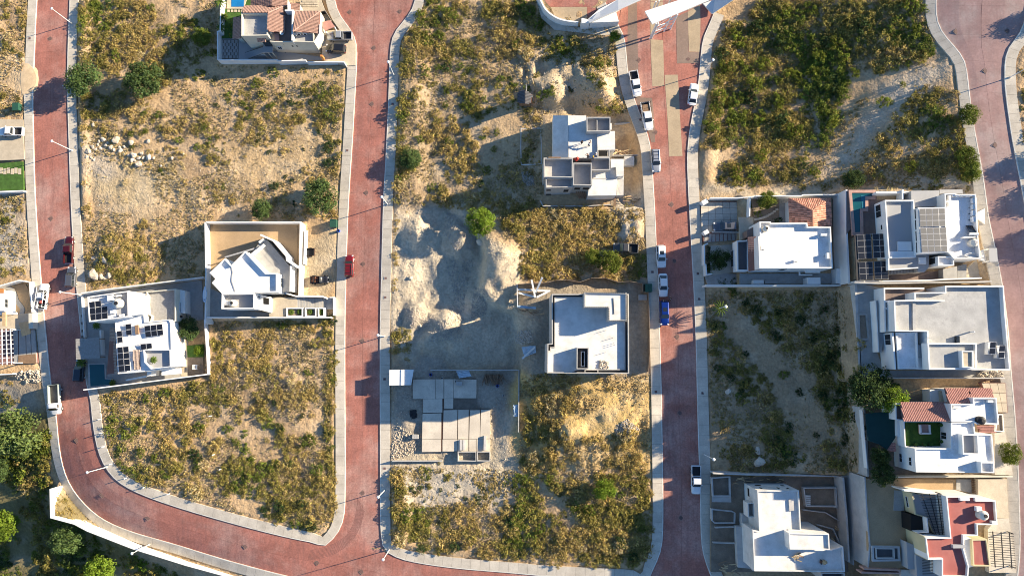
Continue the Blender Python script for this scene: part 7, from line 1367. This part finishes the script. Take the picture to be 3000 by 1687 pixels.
for u, v, r, hg, sp_, k, l in ((268,248,4.0,5.0,'mesq',0,'round dark green tree casting shade on the lower road'),(440,250,4.2,5.2,'mesq',1,'broad dark green tree in the middle of the scrub lot'),(945,588,3.7,4.4,'mesq',2,'round green tree beside the sidewalk above the green bins'),(775,620,2.4,3.2,'mesq',3,'small green tree behind the bare yard wall'),(1410,655,3.1,3.8,'bright',1,'bright green bush tree on the edge of the gravel bank'),(1780,768,2.6,3.0,'green',2,'feathery green tree in the golden grass lot'),(1735,752,1.7,2.4,'green',3,'smaller feathery tree beside the feathery green one'),
    (1770,1430,2.2,3.0,'bright',0,'small bright green tree south of the ochre lot'),(1206,470,2.4,2.4,'mesq',1,'dark green tree beside the centre sidewalk'),(92,1265,4.9,8.2,'leafy',0,'big round green tree beside the cargo truck'),(45,1525,3.4,7.5,'bright',1,'light green tree on the wooded slope'),(230,1570,3.2,6.5,'mesq',2,'grey green tree rising beside the curve wall'),(320,1655,3.0,6.5,'bright',3,'light green tree at the foot of the curve wall'),(12,1370,2.6,4.5,'dark',3,'dark tree in the shade behind the big round tree'),
    (2530,1135,4.2,5.6,'dark',2,'large dark tree between the shaded lot and the rose tile house'),(2590,1165,2.6,5.0,'bright',0,'sunlit bright green tree behind the green net canopy'),(2565,1385,2.3,4.2,'dark',3,'dark green tree at the corner of the rose tile house yard'),(2560,1330,1.8,4.0,'dark',1,'narrow dark tree beside the net canopy'),(2940,1322,2.0,3.4,'green',2,'small street tree in front of the rose tile house'),(2237,592,2.0,3.2,'green',1,'green garden tree beside the stepping stones'),(2103,762,2.1,3.2,'dark',0,'frangipani tree with pale flowers behind the street wall'),(565,965,2.6,3.6,'dark',1,'dense green garden tree beside the solar house'),(588,1028,1.2,2.0,'bright',3,'bright lime green bush at the garden wall of the solar house'),
    (2825,345,2.2,2.6,'green',1,'green bush tree at the edge of the upper road'),(2815,470,2.3,2.8,'green',2,'dense green bush tree by the upper sidewalk'),(2490,530,2.0,2.6,'dark',3,'dark bush tree above the pool house wall'),(2835,505,1.9,2.4,'green',0,'green bush tree south of the dense one on the upper road'),(600,118,2.1,3.2,'green',2,'green tree leaning on the garden wall of the tiled house'),(1798,115,1.2,2.2,'bright',0,'small leafy tree beside the lodge wall')):
    tree(G(u, v), r, hg, sp_, l, k)
for u, v, r, hg, l in ((3062,470,2.6,3.4,'verge tree shading the upper road near the lamp'),(3100,560,3.2,4.2,'tall verge tree shading the upper road beside the pool house'),(3120,690,3.4,4.6,'broad verge tree shading the upper road beside the grey roof house'),(3050,60,2.4,3.0,'verge tree at the head of the upper road')): tree(W(u, v, 15.9), r, hg, 'mesq', l, 2)
# palms with arching fronds
def palm(p, hgt, r, label):
    o = thing('palm', p, label, 'palm'); lpart('trunk', *tube((0,0,-.2), (.1,0,hgt), .14, .1, 8), M_TRUNK, o); VV = []; FF = []
    for j in range(13):
        a = j*.4833+random.random()*.2; prev = None
        for k in range(7):
            t = k/6; d = r*t; z = hgt+.5*math.sin(t*2.4)*r*.5-.55*t*t*r*.6; w = .10*math.sin(max(t, .08)*3.0)+.03; cx, cy = .1+d*math.cos(a), d*math.sin(a); sx, sy = -math.sin(a)*w, math.cos(a)*w
            n_ = len(VV); VV += [(cx-sx, cy-sy, z-.08), (cx, cy, z), (cx+sx, cy+sy, z-.08)]
            if k: FF += [(n_-3, n_-2, n_+1, n_), (n_-2, n_-1, n_+2, n_+1)]
    me = mesh('fronds', VV, FF, M_FOL); a_ = me.attributes.new('col', 'FLOAT_COLOR', 'POINT'); a_.data.foreach_set('color', np.tile(np.array((.10,.15,.03,1), np.float32), len(VV))); c = bpy.data.objects.new('fronds', me); COL.objects.link(c); c.parent = o
palm(G(2098, 905), 2.4, 1.7, 'green palm beside the shaded lot'); palm(W(*Z1(170,150), -1), 2.6, 1.5, 'tall garden palm at the pool of the tiled house'); palm(W(*Z1(190,380), -1), 1.8, 1.1, 'middle garden palm along the white wall'); palm(W(*Z1(160,560), -1), 1.8, 1.2, 'low garden palm above the grey paving blocks'); palm(W(*Z3(330,640), -3), 1.2, .9, 'small palm in the shaded front yard of the solar house'); palm(W(*Z3(330,950), -3), 1.2, .9, 'small palm beside the carport of the solar house'); palm(W(*Z3(520,1330), -3), 1.0, .8, 'potted palm beside the green pool'); palm(W(*Z3(160,1080), -3.6), 1.6, 1.2, 'dark palm over the dark blue car')
for x in (1190, 1300, 1440, 1580): palm(W(*Z4(x, 1285), 1.0), .3, .65, 'spiky plant in the white planters of the angular house')
for o_ in [o for o in bpy.data.objects if o.get('label') == 'spiky plant in the white planters of the angular house']: o_['group'] = 'plants in the entrance planters'; o_['category'] = 'plant'; o_.name = 'spiky_plant'
palm(W(*Z3(1000,1050), 2.75), .5, .8, 'potted plant in the roof court of the solar house')
# hand-placed dark shrubs
SH = {'on the upper scrub lot beside the lower road': (t00, 'green', ((860,180,1),(730,370,1.2),(880,425,2.2),(1260,235,1.8),(1140,60,1.6),(990,1020,1.2),(1540,960,1.4),(1350,1060,1.8),(1100,990,1.3),(1200,870,1.6),(1490,1110,1.5),(1000,1110,.9),(1850,800,1.7),(1880,890,1.1),(1640,1040,1),(1690,1410,1.1),(1220,1300,1.2),(690,440,1.3),(1090,860,1.3),(1560,1420,.9))),
 'on the sandy half of the scrub lot': (t10, 'dark', ((45,710,1.6),(110,800,1.8),(275,770,1.7),(205,720,1),(330,730,.8),(410,770,1.3),(640,800,1.4),(480,990,1.2),(540,1120,2.2),(565,1230,2.4),(20,1060,1.1),(100,1150,1),(225,1335,.8),(270,1360,.9),(420,1360,.9),(140,1400,2),(440,1420,.6),(360,1130,.7),(620,1080,1.5))),
 'on the hillside between the middle road and the concrete shell': (t10, 'green', ((1430,690,1.9),(1590,810,2.4),(1730,750,1.4),(1750,850,1.1),(1460,1080,1.7),(1560,1160,1.2),(1590,1035,.8),(1230,1060,1.6),(1340,1020,1.3),(1820,1000,1.4),(1710,1040,1.3),(1640,1200,1.1),(1800,1130,1.3),(1850,600,1.7),(1920,610,1.3),(1440,510,2),(1380,280,2.3),(1240,130,2.4),(1290,320,2),(1700,300,1.9),(1200,700,1.2),(1430,800,1.4),(1750,1290,1.6),(1700,1390,1.4),(1420,1230,.7))),
 'on the rise below the entrance lodge': (t20, 'green', ((120,100,2.4),(200,190,2.3),(60,40,2.4),(370,310,2.2),(440,310,1.4),(30,330,1.9),(220,320,1.5),(650,490,2.2),(600,590,2),(180,570,1.5),(240,720,2.3),(300,690,1.7),(730,480,1.2),(680,640,1.6),(440,680,1.2),(130,410,.7),(20,640,1.2))),
 'in the dense green scrub below the gate': (t20, 'lime', ((1830,230,2.6),(1700,300,2.4),(1560,420,2),(1620,520,2.2),(1760,520,2.4),(1880,490,2),(1560,720,2.2),(1680,760,2.3),(1820,640,2.4),(1500,950,2.1),(1720,880,2.2),(1860,900,2.2),(1640,1000,2.1),(1550,1080,1.8),(1880,1180,2),(1700,1310,2),(1800,760,2))),
 'in the green scrub beside the sandy track': (t30, 'lime', ((110,110,2.4),(90,350,2.2),(230,140,2),(320,80,2),(560,420,2.4),(520,340,2.2),(700,200,2.6),(370,430,2.2),(330,560,2),(60,770,2.2),(230,590,1.8),(480,930,2),(90,900,2.4),(190,1000,2.4),(320,720,2),(500,680,1.8),(1080,40,2),(1120,240,2),(340,1310,1.7),(620,1360,2),(1070,1270,1.7),(870,780,2),(1010,640,1),(1050,490,1),(990,930,1.2),(150,560,1.9),(420,300,1.9),(640,560,1.8),(40,620,1.9))),
 'on the lot south of the angular house': (t11, 'green', ((455,1140,2.3),(200,1010,1.9),(340,1000,1.6),(580,960,1.9),(520,1010,1.3),(590,1420,1.5),(400,1360,1.6),(70,120,2.2),(290,90,1.1))),
 'on the slope inside the bend': (t02, 'green', ((1250,70,2),(1100,110,1.8),(1500,330,2.3),(1480,540,2.4),(1720,340,1.7),(1000,330,1.7),(1060,520,1.8),(950,650,1.7),(1250,680,2.2),(1180,560,1.9),(1480,620,2),(1780,430,1.5),(1060,720,1.3),(1380,550,1.6),(1680,40,1.2),(900,600,1.1),(1640,140,.9),(1280,520,2))),
 'on the lot above the road junction': (t12, 'dark', ((180,330,1.6),(390,420,2.6),(460,640,2.3),(540,350,1.5),(350,240,1.2),(260,600,1.3),(520,740,1.4),(140,140,1.1),(180,920,2.2),(340,900,1.6),(60,960,2),(420,1080,2),(160,600,1),(370,100,.6))),
 'on the pale lot below the foundation site': (t12, 'dark', ((1240,780,1),(1310,770,1),(1520,770,.9),(1670,850,1.4),(1730,850,1),(1580,860,.9),(1720,795,.7),(1270,880,.7),(1670,900,1),(1180,800,1.5),(1060,800,1.7),(1390,800,.8),(1500,1220,1.9),(1890,1040,2),(1240,1240,1.6),(1380,600,.7))),
 'on the thick scrub lot at the bottom': (t22, 'olive', ((210,1090,2.2),(400,980,1.1),(300,990,1.1),(200,1230,2.3),(480,1150,1.8),(340,780,2.4),(830,830,1.4),(60,1020,1.6),(720,930,.9),(430,900,1.6),(900,780,2.2),(1000,740,1.6),(850,970,1.3),(100,1280,1.7),(340,1200,1.7),(640,1150,2),(960,1080,2),(820,1180,2.2),(540,1290,2),(900,1290,2),(1000,1240,1.6))),
 'on the shaded lot above the long block wall': (t31, 'dark', ((60,1080,1.9),(240,960,1.8),(420,900,1.8),(330,1100,2),(120,1380,1.9),(520,1050,1.6),(540,1340,1.7),(460,1230,1.6),(80,900,1.6))),
 'along the shaded street side of the scrub lot': (t21, 'dark', ((1520,1000,1.6),(1600,1010,1.4),(1660,760,1.6),(1850,900,1.9),(1760,830,1.5),(1760,1220,1.2),(1560,1330,1.5),(1650,1400,1.6))),
 'along the curved track on the shaded lot': (t32, 'dark', ((360,390,1.2),(150,330,1.8),(60,430,1.8),(120,500,1.8),(580,420,1.9),(640,560,1.7),(560,220,2),(400,80,2),(240,60,1.8),(690,330,1.6))),
 'on the ochre lot': (t22, 'gold', ((220,170,2.3),(300,200,2),(420,130,1.8),(560,60,2),(480,50,1.8),(260,300,1.8),(220,400,1.8),(330,420,2),(560,430,1.8),(640,410,1.8),(700,470,1.4),(930,570,2.2),(740,580,1.6),(860,600,1.8),(160,560,2),(320,580,2),(740,40,1.3),(830,380,1))),
 'along the verge of the left sidewalk': (t00, 'olive', ((50,30,1.4),(140,90,1),(105,380,1.1),(160,420,1.2),(30,720,1.6),(140,760,1),(60,130,1.1))),
 }
for where, (fr, sp_, pts) in SH.items():
    for x, y, r in pts:
        s2 = sp_ if random.random() < .7 else random.choice(('green','olive','dark') if sp_ != 'gold' else ('gold','straw','gold'))
        word = {'green':'leafy green','dark':'dark green','olive':'olive brown','gold':'dry golden','straw':'pale straw','lime':'bright yellow green'}[s2]
        shrub(G(*fr(x, y)), r*(.66 if sp_ != 'lime' else .82), s2, f'{word} shrub {where}', f'shrubs {where}', .8 if sp_ != 'lime' else 1.15)
# ---- scattered scrub, too many to count
BVc = [(V, C) for V, C in BV]
EXCL = [GP(p) for p in ([(2800,150),(2830,200),(2700,250),(2620,330),(2540,430),(2470,520),(2390,530),(2440,440),(2540,300),(2620,220),(2700,170)], [(2100,900),(2150,890),(2260,1010),(2340,1100),(2420,1230),(2440,1300),(2340,1300),(2260,1130),(2150,1000)], [(235,440),(330,470),(420,560),(520,600),(480,640),(300,620),(240,560)], [(640,400),(760,430),(900,330),(960,420),(880,520),(720,560)], [(600,195),(1000,205),(1000,240),(640,230)], [(1540,180),(1700,180),(1780,300),(1600,330)], [(1230,1420),(1400,1400),(1420,1470),(1250,1480)], [(1640,1220),(1760,1200),(1900,1150),(1905,1230),(1780,1260),(1660,1300)], [(1580,1400),(1720,1500),(1660,1560),(1560,1500)], [(1400,330),(1520,330),(1560,420),(1450,520),(1390,450)], [(640,1180),(760,1230),(840,1330),(780,1360),(660,1260)], [(560,1180),(620,1180),(600,1270),(540,1240)])]
def scatter(name, label, zones):
    VV = []; CC = []
    for poly, dens, mix, r0, r1, clump, seed in zones:
        a = np.array(poly, float); r_ = np.random.default_rng(seed); mpp = .071*.071
        ar = abs(sum(a[i,0]*a[(i+1) % len(a),1]-a[(i+1) % len(a),0]*a[i,1] for i in range(len(a))))/2*mpp; n = int(ar*dens*1.4)
        u = r_.uniform(a[:,0].min(), a[:,0].max(), n*5); v = r_.uniform(a[:,1].min(), a[:,1].max(), n*5); k = inpoly(u, v, poly); u, v = u[k], v[k]
        if not len(u): continue
        g = Gs(u, v); f = fbm(g[:,0]*.13+seed, g[:,1]*.13, 4); 
        wxg = g[:,0]+(fbm(g[:,0]*.3, g[:,1]*.3, 2)-.5)*5; wyg = g[:,1]+(fbm(g[:,0]*.3+9, g[:,1]*.3, 2)-.5)*5; ex = np.zeros(len(g), bool)
        for E_ in EXCL: ex |= inpoly(wxg, wyg, E_)
        ex &= r_.random(len(g)) > .06; f[ex] = -1
        k = (f > np.quantile(f, min(clump*1.25+.02, .8))) & ~ex; g = g[k][:n]; f = f[k][:n]
        # keep off roads, sidewalks and building pads
        i = np.clip(np.searchsorted(GXs, g[:,0])-1, 0, len(GXs)-1); j = np.clip(np.searchsorted(GYs, g[:,1])-1, 0, len(GYs)-1); ok = rd[j, i] > .5
        g = g[ok]; names = list(mix); pr = np.array([mix[q] for q in names]); pr = pr/pr.sum()
        f2 = fbm(g[:,0]*.11+50, g[:,1]*.11+seed, 3); order = np.argsort(np.argsort(f2))/max(1, len(f2)); cum = np.cumsum(pr); pick = np.searchsorted(cum, np.clip(order*.75+r_.random(len(g))*.25, 0, .999))
        for q in range(len(g)):
            V, C = BVc[r_.integers(0, len(BVc))]; s = r_.uniform(r0*1.2, r1*1.48); s *= r_.choice((.5, .7, 1, 1, 1.25)); an = r_.uniform(0, 6.28); c_, s_ = math.cos(an)*s, math.sin(an)*s
            X = np.stack([V[:,0]*c_-V[:,1]*s_+g[q,0], V[:,0]*s_+V[:,1]*c_+g[q,1], V[:,2]*s*r_.uniform(.65,1.08)+g[q,2]-.05], 1)
            VV.append(X); CC.append(C*np.array(SPC[names[min(pick[q], len(names)-1)]])*r_.uniform(.8,1.2))
    V = np.concatenate(VV); C = np.concatenate(CC); o = link(name, veg_mesh(name, V, C, 3)); tag(o, label, 'scrub', kind='stuff'); return len(V)
DRY = {'straw':.25,'gold':.45,'olive':.25,'green':.05}; GOLD = {'straw':.15,'gold':.6,'olive':.25}; OLV = {'straw':.09,'gold':.34,'olive':.38,'green':.15,'dark':.04}; GRN = {'gold':.22,'olive':.42,'green':.31,'dark':.05}; SHD = {'straw':.1,'gold':.28,'olive':.42,'dark':.12,'green':.08}; FOR = {'dark':.2,'green':.4,'olive':.25,'bright':.15}
nv = scatter('scrub', 'dry golden and olive scrub covering the vacant lots', [
 ([(234,0),(635,0),(632,190),(560,250),(430,300),(228,290),(228,100)], .62, OLV, .35, .95, .25, 1), ([(228,290),(630,200),(1005,210),(1000,400),(700,400),(480,400),(235,380)], .34, OLV, .3, .85, .3, 2), ([(235,380),(600,400),(1000,390),(990,640),(620,640),(590,560),(400,480)], .20, DRY, .3, .8, .4, 3),
 ([(228,420),(420,470),(600,560),(598,810),(260,840),(240,640)], .22, DRY, .25, .7, .45, 4), ([(290,680),(450,640),(460,800),(280,840)], .5, OLV, .3, .8, .3, 5), ([(228,0),(250,0),(250,430),(226,430)], 1.0, GOLD, .25, .6, 0, 6),
 ([(620,940),(960,940),(975,1180),(700,1200),(615,1120)], .50, GOLD, .3, .85, .25, 7), ([(285,1160),(620,1120),(700,1200),(975,1190),(978,1330),(620,1400),(330,1350)], .42, OLV, .3, .9, .35, 8), ([(320,1360),(620,1390),(978,1320),(978,1540),(900,1562),(740,1520),(500,1455),(380,1410)], .75, OLV, .3, .95, .2, 9), ([(952,930),(980,930),(984,1500),(958,1500)], 1.3, {'gold':.4,'olive':.4,'green':.2}, .4, .8, 0, 10),
 ([(1260,0),(1560,0),(1590,70),(1560,170),(1330,180),(1180,230),(1180,110)], .8, OLV, .35, 1.0, .15, 11), ([(1170,200),(1400,190),(1420,400),(1390,590),(1150,590)], .36, OLV, .3, .9, .35, 12), ([(1400,190),(1560,260),(1590,420),(1580,590),(1400,590)], .22, OLV, .3, .8, .4, 13), ([(1560,110),(1790,110),(1840,280),(1870,345),(1760,340),(1690,220),(1600,170)], .55, OLV, .3, .9, .3, 14), ([(1790,130),(1815,140),(1850,300),(1880,370),(1860,370),(1830,300)], 1.1, GOLD, .25, .6, 0, 15),
 ([(1150,590),(1430,560),(1600,600),(1600,630),(1400,620),(1250,600),(1155,640)], .9, GOLD, .3, .85, .15, 16), ([(1450,625),(1800,605),(1815,720),(1860,760),(1890,820),(1530,820),(1525,720)], .95, GOLD, .35, .95, .08, 17), ([(1800,740),(1895,740),(1895,815),(1800,815)], .9, OLV, .3, .9, .1, 18), ([(1150,600),(1165,600),(1160,850),(1148,850)], 1.3, GOLD, .25, .55, 0, 19), ([(1148,980),(1200,960),(1210,1060),(1148,1060)], .7, SHD, .3, .8, .2, 20),
 ([(1540,1100),(1760,1100),(1740,1160),(1680,1300),(1530,1380)], .6, GOLD, .3, .95, .25, 21), ([(1700,1270),(1900,1270),(1905,1385),(1540,1388),(1560,1330)], .45, GOLD, .3, .9, .3, 22), ([(1148,1365),(1500,1400),(1500,1500),(1150,1490)], .22, OLV, .25, .7, .4, 23), ([(1145,1360),(1180,1360),(1180,1600),(1145,1560)], .8, GOLD, .3, .8, .1, 24), ([(1150,1490),(1500,1480),(1500,1640),(1250,1618),(1160,1590)], .75, OLV, .35, 1.0, .15, 25), ([(1500,1392),(1910,1392),(1915,1480),(1500,1480)], .7, OLV, .35, 1.0, .2, 26), ([(1500,1480),(1915,1480),(1915,1590),(1870,1655),(1500,1640)], 1.0, OLV, .35, 1.05, .05, 27),
 ([(2120,90),(2250,0),(2500,0),(2480,250),(2420,430),(2280,420),(2060,440),(2065,300),(2090,200)], .8, GRN, .4, 1.15, .06, 28), ([(2480,0),(2705,0),(2715,80),(2740,160),(2600,200),(2490,300)], .85, GRN, .35, 1.05, .1, 29), ([(2050,430),(2420,420),(2380,500),(2480,540),(2060,545)], .5, OLV, .3, .9, .25, 30), ([(2510,470),(2620,320),(2800,190),(2830,330),(2860,530),(2600,545)], .55, OLV, .3, .9, .25, 31), ([(2790,150),(2822,200),(2835,320),(2860,470),(2835,470),(2800,280)], 1.1, GOLD, .25, .7, 0, 32),
 ([(2065,860),(2475,855),(2490,1100),(2380,1100),(2250,980),(2140,920)], .5, SHD, .3, .9, .2, 33), ([(2070,930),(2150,1000),(2260,1130),(2380,1370),(2095,1378),(2080,1200)], .42, SHD, .3, .95, .3, 34), ([(2380,1000),(2490,1000),(2512,1380),(2430,1380),(2400,1200)], .55, SHD, .3, .9, .2, 35),
 ([(0,0),(80,0),(72,180),(0,160)], .5, DRY, .25, .7, .3, 36), ([(0,270),(70,270),(70,330),(0,340)], .5, GOLD, .25, .7, .2, 37), ([(0,575),(72,575),(82,810),(0,800)], .35, OLV, .25, .7, .4, 38), ([(60,0),(85,0),(72,190),(60,190)], 1.0, GOLD, .25, .6, .1, 39), ([(2965,190),(3010,180),(3040,420),(2990,420)], .9, OLV, .3, .9, .1, 40), ([(150,1420),(180,1450),(240,1520),(310,1565),(240,1545),(156,1505)], 1.6, GOLD, .25, .6, .0, 41), ([(2060,545),(2860,545),(2860,558),(2060,562)], .4, DRY, .25, .6, .3, 42),
 ([(1815,560),(1895,560),(1895,720),(1870,720)], .3, GOLD, .25, .6, .3, 43), ([(1150,120),(1185,100),(1180,600),(1143,600)], .9, OLV, .6, 1.15, .1, 44), ([(2048,230),(2085,200),(2075,300),(2050,420),(2050,545),(2030,545),(2035,400)], .9, GRN, .6, 1.1, .1, 45), ([(1145,1380),(1175,1380),(1185,1590),(1150,1570)], .9, GOLD, .5, 1.0, .1, 46)])
nf = scatter('woodland_undergrowth', 'dark tangled undergrowth covering the wooded slope', [([(-40,1225),(130,1235),(148,1420),(140,1510),(300,1590),(560,1700),(-40,1720)], .5, FOR, .5, 1.3, .2, 50), ([(60,1230),(140,1240),(150,1430),(60,1430)], .5, OLV, .4, 1.1, .2, 51), ([(0,1110),(60,1110),(60,1190),(0,1190)], .4, SHD, .3, .8, .2, 52)])
nw = scatter('creeper', 'green creeper and hedge plants along the house walls', [([(330,845),(470,822),(470,832),(332,856)], 2.2, {'bright':.6,'green':.4}, .25, .5, 0, 60), ([(2195,585),(2285,585),(2285,650),(2210,655)], .9, {'green':.5,'dark':.5}, .25, .6, .1, 61), ([(2070,715),(2086,715),(2090,800),(2074,800)], 2.2, {'dark':.8,'green':.2}, .3, .6, 0, 62), ([(2110,815),(2150,810),(2150,832),(2100,832)], 1.8, {'dark':.7,'green':.3}, .3, .6, 0, 63), ([(650,30),(668,30),(700,115),(655,115)], 1.2, {'green':.7,'bright':.3}, .3, .6, 0, 64), ([(2870,650),(2890,650),(2895,720),(2880,720)], 1.6, {'dark':.8,'green':.2}, .25, .5, 0, 65), ([(2500,1120),(2640,1120),(2630,1160),(2560,1200)], .8, {'dark':1}, .4, .9, 0, 66)])
# low dry grass tufts
def tufts(zones):
    VV = []; CC = []
    for poly, dens, c0, c1, seed in zones:
        a = np.array(poly, float); r_ = np.random.default_rng(seed); ar = abs(sum(a[i,0]*a[(i+1) % len(a),1]-a[(i+1) % len(a),0]*a[i,1] for i in range(len(a))))/2*.00504; n = int(ar*dens)
        u = r_.uniform(a[:,0].min(), a[:,0].max(), n*3); v = r_.uniform(a[:,1].min(), a[:,1].max(), n*3); k = inpoly(u, v, poly); g = Gs(u[k], v[k]); f = fbm(g[:,0]*.2+seed, g[:,1]*.2, 3); g = g[f > np.quantile(f, .3)][:n]
        ex = np.zeros(len(g), bool)
        for E_ in EXCL: ex |= inpoly(g[:,0], g[:,1], E_)
        g = g[~ex | (r_.random(len(g)) < .12)]; i = np.clip(np.searchsorted(GXs, g[:,0])-1, 0, len(GXs)-1); j = np.clip(np.searchsorted(GYs, g[:,1])-1, 0, len(GYs)-1); g = g[rd[j, i] > .25]; n = len(g)
        for b in range(4):
            an = r_.uniform(0, 6.28, n); ln = r_.uniform(.12, .34, n); w = r_.uniform(.05, .12, n); hh = r_.uniform(.05, .3, n); o = r_.normal(0, .12, (n, 2))
            bx, by = g[:,0]+o[:,0], g[:,1]+o[:,1]; dx, dy = np.cos(an), np.sin(an); z = g[:,2]
            VV.append(np.stack([np.stack([bx-dy*w, by+dx*w, z], 1), np.stack([bx+dy*w, by-dx*w, z], 1), np.stack([bx+dx*ln+dy*w*.6, by+dy*ln-dx*w*.6, z+hh], 1), np.stack([bx+dx*ln-dy*w*.6, by+dy*ln+dx*w*.6, z+hh], 1)], 1).reshape(-1, 3))
            t = r_.random((n, 1)); CC.append(np.repeat((np.array(c0)*(1-t)+np.array(c1)*t)*r_.uniform(.75, 1.25, (n, 1)), 4, 0))
    o = link('dry_grass', veg_mesh('dry_grass', np.concatenate(VV), np.concatenate(CC))); tag(o, 'low dry grass tufts spread over the vacant lots', 'grass', kind='stuff')
S1, S2, S3 = (.50,.39,.22), (.44,.335,.16), (.33,.27,.12)
tufts([([(232,0),(640,0),(640,190),(1005,205),(995,640),(600,645),(598,820),(260,840),(240,600)], 3.2, S1, S3, 70), ([(290,1160),(615,1115),(620,940),(960,940),(978,1540),(900,1562),(500,1455),(330,1350)], 4, S1, S3, 71), ([(1200,100),(1300,0),(1560,0),(1790,110),(1850,330),(1590,340),(1590,600),(1155,600),(1150,300)], 3.2, S1, S3, 72), ([(1450,620),(1895,610),(1895,815),(1530,820)], 6, S1, S2, 73), ([(1525,1098),(1905,1098),(1905,1385),(1522,1388)], 3, S1, S2, 74), ([(1148,1365),(1910,1392),(1915,1600),(1500,1640),(1160,1600)], 4, S1, S3, 75), ([(2070,300),(2240,0),(2705,0),(2830,200),(2865,540),(2060,545)], 4, S2, S3, 76), ([(2060,855),(2475,852),(2512,1385),(2095,1380)], 3, S2, S3, 77), ([(0,0),(85,0),(75,340),(0,340)], 4, S1, S2, 78), ([(0,575),(75,575),(85,815),(0,805)], 3, S1, S3, 79)])
